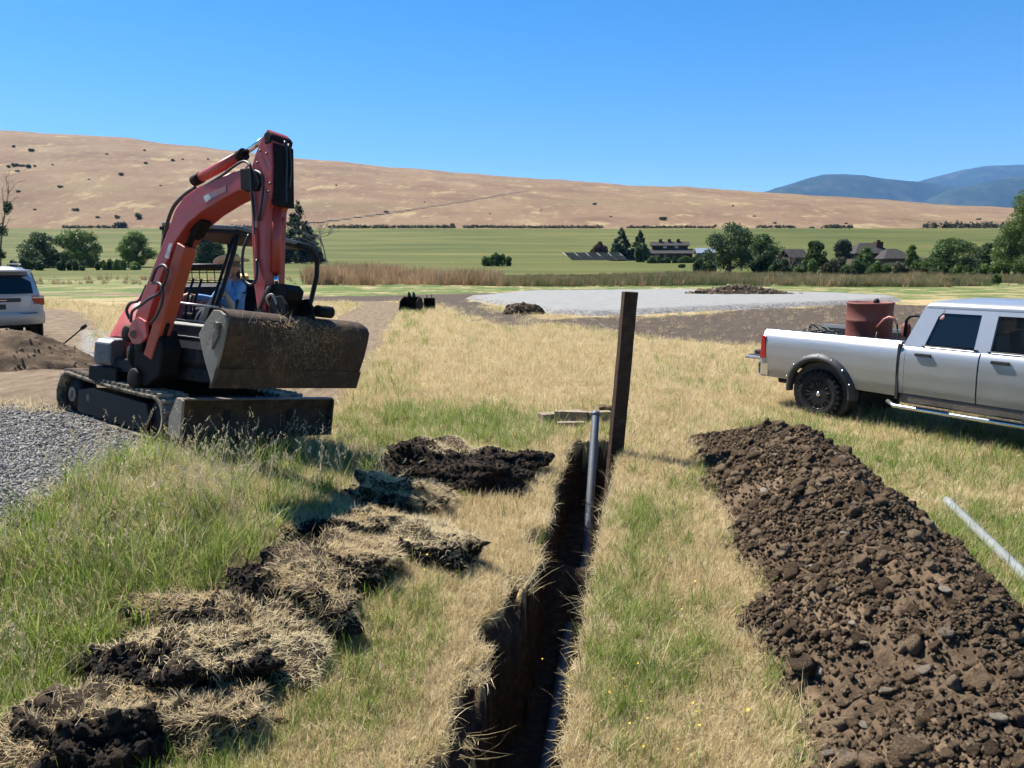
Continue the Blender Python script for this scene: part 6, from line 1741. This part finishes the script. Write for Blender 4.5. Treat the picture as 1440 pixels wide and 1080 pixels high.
def tree(lab, u, vb, vt, wpx, fol, kind='round', n=None, group='trees beyond the meadow', name=None, D=None, cat='tree', low=.15):
    """foot at pixel (u, vb) on the ground, top at vt, crown wpx wide"""
    rng = np.random.default_rng(abs(hash((u, vb))) % 100000 if False else int(u * 7 + vb))
    D = D or depth_for(vb); x = (u - 720) / F_PX * D; z = gz1(x, D)
    px_m = F_PX / D
    H = at_depth(u, vt, D).z - z; W = wpx / px_m
    root = empty(name or ('conifer_tree' if kind == 'cone' else 'bare_tree' if kind == 'bare' else 'shrub' if kind == 'shrub' else 'leafy_tree'), (x, D, z - .05))
    tag(root, lab, cat if kind != 'shrub' else 'shrub', group)
    leaf = 1.9 / px_m if kind != 'cone' else 2.0 / px_m
    if kind == 'bare':
        mb = MB(); ends = []
        for k in range(3):
            limb(mb, Vector((rng.uniform(-.15, .15) * W, 0, 0)), Vector((rng.uniform(-.45, .45), rng.uniform(-.3, .3), 1)).normalized(), H * rng.uniform(.5, .75), H * .014, rng, 0, ends, 3, .5)
        mb.build('trunk', MAT_DEAD, root); return root
    if kind == 'cone':
        MB().tube([(0, 0, 0), (0, 0, H * .5), (0, 0, H * .96)], [H * .022, H * .014, .02], 8).build('trunk', MAT_BARK, root)
        lobes = []
        tiers = 15
        for k in range(tiers):
            f = k / (tiers - 1); hz = H * (.06 + .90 * f); rad = W / 2 * (1 - f) ** .85 * rng.uniform(.9, 1.15) + W * .05
            for j in range(max(3, int(9 * (1 - f)))):
                a = rng.uniform(0, 6.28)
                lobes.append(((math.cos(a) * rad * .62, math.sin(a) * rad * .62, hz - rad * .12), (rad * .45, rad * .45, H / tiers * .75), rng.uniform(0, .8)))
        me = leaf_mesh(lobes, int(2.2 * (n or 5200)), leaf * 1.15, rng, FOL[fol], .5, .1)
        link_mesh('crown', me, root); return root
    lobes = []
    if kind == 'shrub':
        m = max(4, int(W / H * 4))
        for k in range(m):
            lx = (k + .5) / m - .5 + rng.uniform(-.06, .06); hh = H * rng.uniform(.55, 1.0) * (1 - 1.2 * lx * lx)
            lobes.append(((lx * W * .85, rng.uniform(-.2, .2) * W, hh * .48), (W / m * rng.uniform(.6, .9), W / m * .8, hh * .5), rng.uniform(0, .7)))
        st = MB()
        for k in range(4): st.tube([(rng.uniform(-.2, .2) * W, 0, 0), (rng.uniform(-.3, .3) * W, 0, H * .55)], [.06, .02], 5)
        st.build('stem', MAT_BARK, root)
    else:
        tk = MB(); ends = []
        th = H * (.22 if kind == 'round' else .30)
        tk.tube([(0, 0, 0), (.02 * W, 0, th * .5), (.0, .02 * W, th)], [H * .038, H * .030, H * .026], 8, cap=False)
        nl = 7 if kind == 'round' else 5
        for k in range(nl):
            a = 6.28 * k / nl + rng.uniform(-.3, .3)
            dv = Vector((math.cos(a) * (.65 if kind == 'round' else .28), math.sin(a) * (.65 if kind == 'round' else .28), rng.uniform(.5, 1.1))).normalized()
            limb(tk, Vector((0, 0, th * rng.uniform(.7, 1))), dv, H * rng.uniform(.28, .42), H * .016, rng, 1, ends, 2)
        tk.build('trunk', MAT_BARK, root)
        m = 20 if kind == 'round' else 15
        for k in range(m):
            a = rng.uniform(0, 6.28); f = (k + .5) / m
            zz = H * (low + (.86 - low) * f) if kind == 'round' else H * (.12 + .78 * f)
            prof = math.sin(math.pi * (.22 + .66 * f)) if kind == 'round' else (1 - .55 * f)
            rad = W / 2 * prof * rng.uniform(.35, .80)
            sz = W * (.19 if kind == 'round' else .19) * rng.uniform(.65, 1.25)
            lobes.append(((math.cos(a) * rad, math.sin(a) * rad, zz), (sz, sz, min(sz * .85, H * .16)), rng.uniform(0, .75)))
        lobes.append(((0, 0, H * .90), (W * .16, W * .16, H * .10), .7))
    me = leaf_mesh(lobes, int(1.6 * (n or int(2600 + 16 * wpx * (vb - vt) / 10))), leaf, rng, FOL[fol])
    link_mesh('crown', me, root)
    return root
L_ = tree
L_('bushy dark tree at the left, just right of the thin leaning tree', 64, 377, 326, 62, 'dark', low=.04, n=6500)
L_('round bright green tree beside the bushy dark tree at the left', 120, 376, 322, 70, 'light', low=.04, n=7500)
L_('light green tree standing just left of the excavator boom', 197, 375, 325, 54, 'light', low=.08, n=6000)
L_('dark dense tree seen between boom and cab of the excavator', 292, 376, 322, 66, 'dark', low=.05, n=6500)
L_('low leafy hedge bush left of the excavator boom, in front of the light green tree', 178, 379, 364, 62, 'light', 'shrub')
L_('leafy bush between the light green tree and the round bright green tree', 160, 379, 360, 40, 'mid', 'shrub')
L_('dark bush under the bushy dark tree at the left', 50, 380, 356, 44, 'dark', 'shrub')
L_('dark low bush under the round bright green tree at the left', 108, 380, 362, 50, 'dark', 'shrub')
L_('pointed dark conifer right of the excavator', 426, 367, 281, 60, 'pine', 'cone', 8000)
L_('dark broad bush at the foot of the pointed conifer', 430, 370, 336, 62, 'pine', 'shrub')
L_('bare dead tree beside the pointed conifer', 460, 369, 300, 34, 'dark', 'bare')
L_('lone bright green bush in the pasture at the centre', 700, 374, 353, 46, 'light', 'shrub')
L_('reddish shrub left of the two dark firs', 840, 364, 338, 28, 'red', 'shrub', D=300)
L_('taller dark fir of the pair left of the long barn', 871, 366, 319, 36, 'pine', 'cone', 5200)
L_('shorter dark fir of the pair, touching the long barn', 897, 366, 323, 30, 'pine', 'cone', 4600)
L_('light green shrub in front of the shorter fir', 901, 368, 340, 22, 'mid', 'shrub')
for i, (u, w, vt, f) in enumerate(((917, 22, 357, 'mid'), (938, 24, 358, 'dark'), (958, 22, 359, 'light'), (975, 20, 357, 'mid'))):
    L_(['first', 'second', 'third', 'fourth'][i] + ' garden bush from the left in front of the long barn', u, 370, vt, w, f, 'shrub', 1200)
L_('small dark isolated bush in the grass before the long barn', 956, 376, 369, 10, 'dark', 'shrub', 500)
L_('big dark oak with a thick trunk right of the long barn', 1022, 383, 312, 82, 'dark', 'round', 9000)
L_('low dark bush at the left foot of the big oak', 988, 383, 358, 34, 'dark', 'shrub')
L_('rounded mid green tree touching the big oak on the right', 1068, 382, 328, 62, 'mid', 'round', 6500)
L_('dark leafy bush at the foot of the rounded green tree', 1075, 383, 350, 46, 'dark', 'shrub')
L_('grey half bare tree before the small brown roof', 1106, 384, 352, 30, 'grey', 'bare')
L_('loose yellowish green tree right of the small brown roof', 1142, 384, 338, 40, 'mid', 'tall')
L_('thin grey green tree left of the brown roofed house', 1180, 384, 336, 36, 'grey', 'tall')
L_('dark thin tree covering the left wall of the brown roofed house', 1210, 384, 346, 32, 'mid', 'tall')
L_('sparse tree in front of the right wing of the brown roofed house', 1275, 383, 344, 26, 'mid', 'tall')
L_('low green garden bush below the brown roofed house', 1245, 385, 371, 40, 'mid', 'shrub')
L_('broad green tree right of the brown roofed house', 1330, 387, 333, 74, 'mid', 'round', 8500)
L_('darker tree behind the broad green tree at the right', 1378, 386, 340, 44, 'dark', 'round')
L_('tall tree at the right edge with an open dark top', 1440, 390, 258, 96, 'mid', 'tall', 17000)
L_('pale green tree below the tall tree at the right edge', 1420, 389, 316, 74, 'light', 'round', 7000)
L_('rounded bush between the broad tree and the pale green tree', 1382, 389, 364, 26, 'light', 'shrub')
L_('low hedge bush below the broad green tree', 1372, 390, 376, 50, 'mid', 'shrub')
L_('small dark weed bush in the tall grass above the pickup cab', 1394, 402, 384, 16, 'mid', 'shrub', 900, D=100)
L_('grey green weed bush in the tall grass near the pickup cab', 1325, 403, 388, 40, 'olive', 'shrub', 1500, D=98)
for i, (u, w) in enumerate(((1165, 26), (1290, 24), (1240, 20), (1120, 24))):
    L_('low undergrowth bush, ' + ['left of the thin grey green tree', 'right of the sparse tree by the house', 'under the brown roof', 'under the grey half bare tree'][i], u, 385, 370, w, 'dark', 'shrub', 1200)
for i, (u, w, vt, f, wh) in enumerate(((1095, 40, 358, 'dark', 'left of the grey half bare tree'), (1128, 36, 360, 'mid', 'right of the grey half bare tree'), (1160, 34, 356, 'olive', 'between the two thin trees left of the brown roofed house'), (1196, 44, 360, 'dark', 'against the left wall of the brown roofed house'), (1228, 40, 364, 'mid', 'against the front wall of the brown roofed house'), (1262, 34, 362, 'olive', 'at the right front corner of the brown roofed house'), (1292, 40, 358, 'mid', 'between the house and the broad green tree'), (1316, 44, 366, 'dark', 'under the left side of the broad green tree'), (1352, 50, 364, 'mid', 'under the right side of the broad green tree'), (1405, 50, 366, 'dark', 'under the pale green tree at the right edge'), (1440, 50, 372, 'mid', 'cut by the right edge below the tall tree'))):
    L_('leafy undergrowth bush ' + wh, u, 386 + i % 3, vt, w, f, 'shrub', 2200)
# thin leaning tree far left
def leaning():
    D = depth_for(386); x = (8 - 720) / F_PX * D; z = gz1(x, D); k = D / F_PX
    root = empty('leaning_tree', (x, D, z)); tag(root, 'thin leaning tree with a bare forked top behind the sport utility vehicle', 'tree', 'trees beyond the meadow')
    mb = MB(); rng = np.random.default_rng(3); ends = []
    P = [Vector((0, 0, 0)), Vector((3 * k, 0, 30 * k)), Vector((9 * k, 0, 60 * k)), Vector((17 * k, 0, 90 * k)), Vector((22 * k, 0, 108 * k))]
    mb.tube(P, [.28, .22, .17, .11, .05], 7)
    for p in P[2:]:
        for _ in range(4): limb(mb, p, Vector((rng.uniform(-.3, 1.0), rng.uniform(-.4, .4), rng.uniform(.4, 1))).normalized(), 22 * k, .06, rng, 2, ends, 3)
    mb.build('trunk', MAT_DEAD, root)
    lobes = [((p.x + rng.uniform(-4, 4) * k, 0, p.z + rng.uniform(-4, 4) * k), (6 * k, 5 * k, 9 * k), .3) for p in P[:4] for _ in range(3)]
    link_mesh('crown', leaf_mesh(lobes, 2200, 1.9 * k, rng, FOL['dark']), root)
leaning()
# shrubs dotted on the dry hill
HS = [(45, 207, 5), (68, 213, 7), (15, 213, 5), (35, 236, 6), (44, 234, 9), (53, 234, 8), (62, 235, 8), (71, 235, 4), (7, 241, 10), (47, 241, 6), (2, 259, 5), (103, 263, 7), (45, 269, 6), (8, 281, 5), (122, 297, 9), (177, 307, 8), (207, 308, 11), (187, 246, 7), (222, 231, 6), (259, 227, 5), (273, 225, 4), (170, 217, 4), (222, 212, 4), (307, 224, 4), (143, 253, 3), (65, 297, 4), (150, 308, 5), (547, 300, 6), (638, 318, 8), (776, 321, 6), (833, 288, 6), (856, 305, 4), (928, 309, 11), (1023, 290, 4), (1053, 305, 4), (1082, 314, 6), (1133, 321, 7), (1362, 309, 6), (1000, 318, 5), (182, 320, 20), (690, 300, 3), (480, 262, 3), (1180, 315, 4), (760, 296, 3), (600, 285, 3), (330, 240, 4), (95, 232, 4), (240, 262, 3)]
hrng = np.random.default_rng(8)
HSM = []; HSO = []
for k in range(5):
    lobes = [((hrng.uniform(-.6, .6), hrng.uniform(-.4, .4), .35 + hrng.uniform(0, .25)), (.5, .5, .38), hrng.uniform(0, .6)) for _ in range(5)]
    HSM.append(leaf_mesh(lobes, 420, .30, hrng, FOL['dark'] if k % 2 else FOL['olive']))
for i, (u, v, w) in enumerate(HS):
    p = hill_point(u, v); o = link_mesh('hill_shrub', HSM[i % 5]); s = w / F_PX * p.y * .55
    o.location = p - Vector((0, 0, .2)); o.scale = (s, s, s * random.uniform(.8, 1.3)); o.rotation_euler = (0, 0, random.uniform(0, 6))
    HSO.append((u, w, o))
HSO.sort(key=lambda q: q[0])
def ordinal(k): return '%d%s' % (k, 'th' if 10 < k % 100 < 14 else {1: 'st', 2: 'nd', 3: 'rd'}.get(k % 10, 'th'))
for k, (u, w, o) in enumerate(HSO):
    tag(o, ('broad' if w > 8 else 'small' if w > 4 else 'tiny') + ' dark shrub on the dry hill, %s hill shrub from the left' % ordinal(k + 1), 'shrub', 'shrubs dotted over the hill')
# brush line at the hill's foot
def brush():
    lobes = []
    for u0, u1, v, h in ((470, 640, 320.5, 1.7), (655, 845, 321, 1.6), (880, 1000, 321, 1.2), (1060, 1110, 320, 1.4), (1150, 1190, 320.5, 2.0), (1290, 1420, 319, 3.4), (100, 180, 321, 1.4), (330, 400, 321, 1.4)):
        for u in np.arange(u0, u1, 1.6):
            x = (u - 720) / F_PX * 602; lobes.append(((x, 602 + hrng.uniform(-4, 4), gz1(x, 600) + h * .4), (1.5, 1.5, h * hrng.uniform(.4, 1.2)), hrng.uniform(0, .6)))
    me = leaf_mesh(lobes, 15000, 1.1, hrng, FOL['olive'])
    tag(link_mesh('brush_line', me), 'dark brush line along the foot of the dry hill', 'brush', kind='stuff')
brush()
# faint track climbing the hill
def hill_track():
    V = []; 
    pts = [hill_point(u, v) for u, v in zip(np.linspace(440, 745, 60), 314 - 46 * (np.linspace(0, 1, 60)) ** 1.15)]
    rows = [[p + Vector((0, -2.2, .1)), p + Vector((0, 2.2, 1.4))] for p in pts]
    o = MB().sheet(rows).build('path', M_plain('hill_track_soil', (.13, .085, .055), .95), None)
    tag(o, 'faint dark track climbing the dry hill', kind='structure')
hill_track()
# houses
MAT_ROOFG = M_worn('grey_shingle', (.040, .036, .035), (.055, .048, .044), .85, .45, 1.2, bump=.02)
MAT_WALLB = M_worn('brown_siding', (.060, .036, .027), (.085, .055, .04), .8, .4, 1.0, bump=.01)
MAT_WALLT = M_worn('tan_siding', (.085, .066, .05), (.06, .048, .036), .8, .4, 1.0, bump=.01)
MAT_PANE = M_plain('window_pane', (.45, .50, .55), .15, 0, .8, .1)
MAT_PANED = M_plain('dark_window_pane', (.03, .04, .05), .1, 0, .8, .1)
MAT_BLUE = M_plain('blue_metal_roof', (.15, .19, .24), .6, 0)
MAT_SOLAR = M_plain('solar_cell', (.018, .024, .022), .9, 0, .1, .2)
def gable(mb, x0, x1, y0, y1, z0, z1, over=.4, th=.25):
    ym = (y0 + y1) / 2; s = (z1 - z0) / (ym - y0)
    pr = [(y0 - over, z0 - over * s), (ym, z1), (y1 + over, z0 - over * s), (y1 + over, z0 - over * s + th), (ym, z1 + th * 1.2), (y0 - over, z0 - over * s + th)]
    mb.prism(pr, 1, (0, 0, 0), (0, 1, 0), (0, 0, 1), (1, 0, 0), x0 - over) if False else mb._add([Vector((x0 - over, y, z)) for y, z in pr] + [Vector((x1 + over, y, z)) for y, z in pr], [tuple(range(6)), tuple(range(6, 12))[::-1]] + [(i, (i + 1) % 6, 6 + (i + 1) % 6, 6 + i) for i in range(6)])
def hip(mb, x0, x1, y0, y1, z0, z1, over=.6):
    x0 -= over; x1 += over; y0 -= over; y1 += over; ym = (y0 + y1) / 2; r = (y1 - y0) / 2
    xa, xb = (x0 + r * .8, x1 - r * .8) if x1 - x0 > 2 * r * .8 else ((x0 + x1) / 2 - .3, (x0 + x1) / 2 + .3)
    mb._add([Vector(p) for p in ((x0, y0, z0), (x1, y0, z0), (x1, y1, z0), (x0, y1, z0), (xa, ym, z1), (xb, ym, z1), (x0, y0, z0 - .2), (x1, y0, z0 - .2), (x1, y1, z0 - .2), (x0, y1, z0 - .2))],
            [(0, 1, 5, 4), (1, 2, 5), (2, 3, 4, 5), (3, 0, 4), (6, 7, 1, 0), (7, 8, 2, 1), (8, 9, 3, 2), (9, 6, 0, 3), (9, 8, 7, 6)])
def window(parent, c, w, h, pane=MAT_PANED, n=(0, -1, 0)):
    f = MB(); f.box(c, (w + .2, .10, h + .2)); fo = f.build('window', MAT_WALLT, parent)
    MB().box((c[0], c[1] - .06, c[2]), (w, .03, h)).build('pane', pane, fo)
def make_barn():
    D = 300; x = (938 - 720) / F_PX * D; z = gz1(x, D); k = D / F_PX
    root = empty('long_barn', (x, D, z), (0, 0, R(-9))); root.scale = (1, 1, .9); tag(root, 'long dark brown barn with a raised clerestory and three small roof vents', 'building')
    W = 30 * k
    MB().bounds((-W, -5.5, 0), (W, 5.5, 2.9)).build('wall', MAT_WALLB, root)
    m = MB()
    for s in (-1, 1):
        m._add([Vector(p) for p in ((-W - .8, s * 6.6, 2.5), (W + .8, s * 6.6, 2.5), (W + .2, s * 2.6, 4.5), (-W - .2, s * 2.6, 4.5))], [(0, 1, 2, 3)])
    m.build('lower_roof', MAT_ROOFG, root, solid=.2)
    MB().bounds((-W * .80, -2.6, 2.9), (W * .80, 2.6, 6.0)).build('clerestory', MAT_WALLB, root)
    for xx in (-W * .22, W * .30): window(root, (xx, -2.62, 5.25), 1.3, .75, MAT_PANE)
    m = MB(); gable(m, -W * .84, W * .84, -2.9, 2.9, 6.0, 7.5); rf = m.build('roof', MAT_ROOFG, root)
    for xx in (-W * .42, -.02 * W, W * .38):
        c = MB(); c.bounds((xx - .6, -.6, 7.2), (xx + .6, .6, 8.4)); co = c.build('roof_vent', MAT_WALLB, rf)
        MB().prism([(-.9, 8.4), (.9, 8.4), (0, 9.0)], 1.7, (xx, 0, 0), (1, 0, 0), (0, 0, 1), (0, 1, 0)).build('vent_cap', MAT_ROOFG, rf)
    g = MB(); g._add([Vector(p) for p in ((-W - .01, -5.5, 2.9), (-W - .01, 0, 4.6), (-W - .01, 5.5, 2.9))], [(0, 1, 2)]); g.build('end_gable', MAT_WALLB, root, solid=.1)
    for xx in (-W * .6, -W * .2, W * .2, W * .6): window(root, (xx, -5.55, 1.5), 1.4, 1.1)
make_barn()
def make_house():
    D = 196; x = (1243 - 720) / F_PX * D; z = gz1(x, D); k = D / F_PX
    root = empty('brown_house', (x, D, z), (0, 0, R(6))); root.scale = (1, 1, .9); tag(root, 'low house with brown grey hipped roofs and a square chimney behind trees', 'house')
    MB().bounds((-46 * k, 1, 0), (10 * k, 9, 4.6)).build('wall', MAT_WALLT, root)
    m = MB(); hip(m, -46 * k, 8 * k, 1, 9, 4.9, 8.0); rf = m.build('roof', MAT_ROOFG, root)
    MB().bounds((-20 * k, -4, 0), (24 * k, 3, 3.4)).build('wall', MAT_WALLT, root)
    m = MB(); hip(m, -20 * k, 24 * k, -4, 3.5, 3.4, 6.2); m.build('roof', MAT_ROOFG, root)
    MB().bounds((24 * k, -1, 0), (52 * k, 6, 3.0)).build('wall', MAT_WALLT, root)
    m = MB(); hip(m, 24 * k, 52 * k, -1, 6, 3.0, 4.9); m.build('roof', MAT_ROOFG, root)
    c = MB(); c.bounds((-10 * k, 3, 6.0), (0 * k, 4.6, 8.3)); co = c.build('chimney', MAT_WALLB, rf, bevel=.05)
    MB().bounds((-6.5 * k, 3.4, 8.3), (-3.5 * k, 4.2, 8.8)).build('chimney_pot', MAT_BLACKM, rf)
    for xx, yy in ((-40 * k, .95), (-30 * k, .95), (-12 * k, -4.05), (2 * k, -4.05), (16 * k, -4.05), (34 * k, -1.05), (44 * k, -1.05)): window(root, (xx, yy, 1.7), 1.5, 1.3)
    MB().bounds((8 * k, -4.1, 0), (11 * k, -3.98, 2.1)).build('door', MAT_WALLB, root)
make_house()
def make_shed(lab, u, D, wpx, wall, ridge, mat, yaw):
    x = (u - 720) / F_PX * D; z = gz1(x, D); W = wpx / F_PX * D / 2
    root = empty('small_shed', (x, D, z), (0, 0, R(yaw))); tag(root, lab, 'shed')
    MB().bounds((-W, -3, 0), (W, 3, wall)).build('wall', MAT_WALLB, root)
    m = MB(); gable(m, -W, W, -3, 3, wall, ridge); m.build('roof', mat, root)
    MB().bounds((-.5, -3.06, 0), (.5, -2.98, 2.0)).build('door', MAT_WALLT, root)
    window(root, (W * .55, -3.02, 1.5), .9, .8)
make_shed('small brown roofed shed between the rounded green tree and the grey half bare tree', 1110, 215, 26, 3.2, 5.2, MAT_ROOFG, 10)
make_shed('small blue roofed shed partly behind the big dark oak', 987, 280, 24, 3.0, 4.6, MAT_BLUE, -5)
def make_solar():
    D = 288; k = D / F_PX; x = (836 - 720) / F_PX * D; z = gz1(x, D)
    root = empty('solar_array', (x, D, z), (0, 0, R(3))); tag(root, 'long dark tilted solar array left of the two firs', 'solar array')
    n = 15; w = 78 * k / n
    pm = None
    d = Vector((-11 * k, 3.2, 2.9)); 
    for i in range(n):
        xx = (i - n / 2 + .5) * w
        for j in range(2):
            if pm is None:
                m = MB(); a = Vector((w * .94, 0, 0)); b = d * .485
                m._add([Vector((0, 0, 0)), a, a + b, b], [(0, 1, 2, 3)]); pm = m.build('panel', MAT_SOLAR, root, solid=.06); o = pm
            else: 
                o = link_mesh('panel', pm.data, root); md = o.modifiers.new('thick', 'SOLIDIFY'); md.thickness = .06
            o.location = Vector((xx - w / 2 + 5.5 * k, -1.6, .35)) + d * .5 * j
    fr = MB()
    for i in range(0, n + 1, 3):
        xx = (i - n / 2) * w + 5.5 * k
        fr.tube([(xx, -1.6, 0), (xx, -1.6, .35)], .06, 6); fr.tube([Vector((xx, -1.6, .28)), Vector((xx, -1.6, .28)) + d], .05, 6); fr.tube([Vector((xx, -1.6, 0)) + Vector((d.x, d.y, 0)), Vector((xx, -1.6, .28)) + d], .06, 6)
    fr.build('frame', MAT_TRIM, root)
make_solar()
def make_fence():
    D = 152; root = empty('rail_fence', (-116, D, gz1(-116, D))); tag(root, 'grey wooden rail fence behind the sport utility vehicle', 'fence')
    p0 = MB(); p0.bounds((-.07, -.07, -.3), (.07, .07, 1.35)); po = p0.build('post', MAT_DEAD, root)
    for i in range(9):
        o = po if i == 0 else link_mesh('post', po.data, root); o.location = (i * 2.2, 0, gz1(-116 + i * 2.2, D) - gz1(-116, D))
    for h in (.45, .85, 1.22):
        MB().bounds((-.2, -.10, h - .06), (17.8, -.06, h + .06)).build('rail', MAT_DEAD, root)
make_fence()
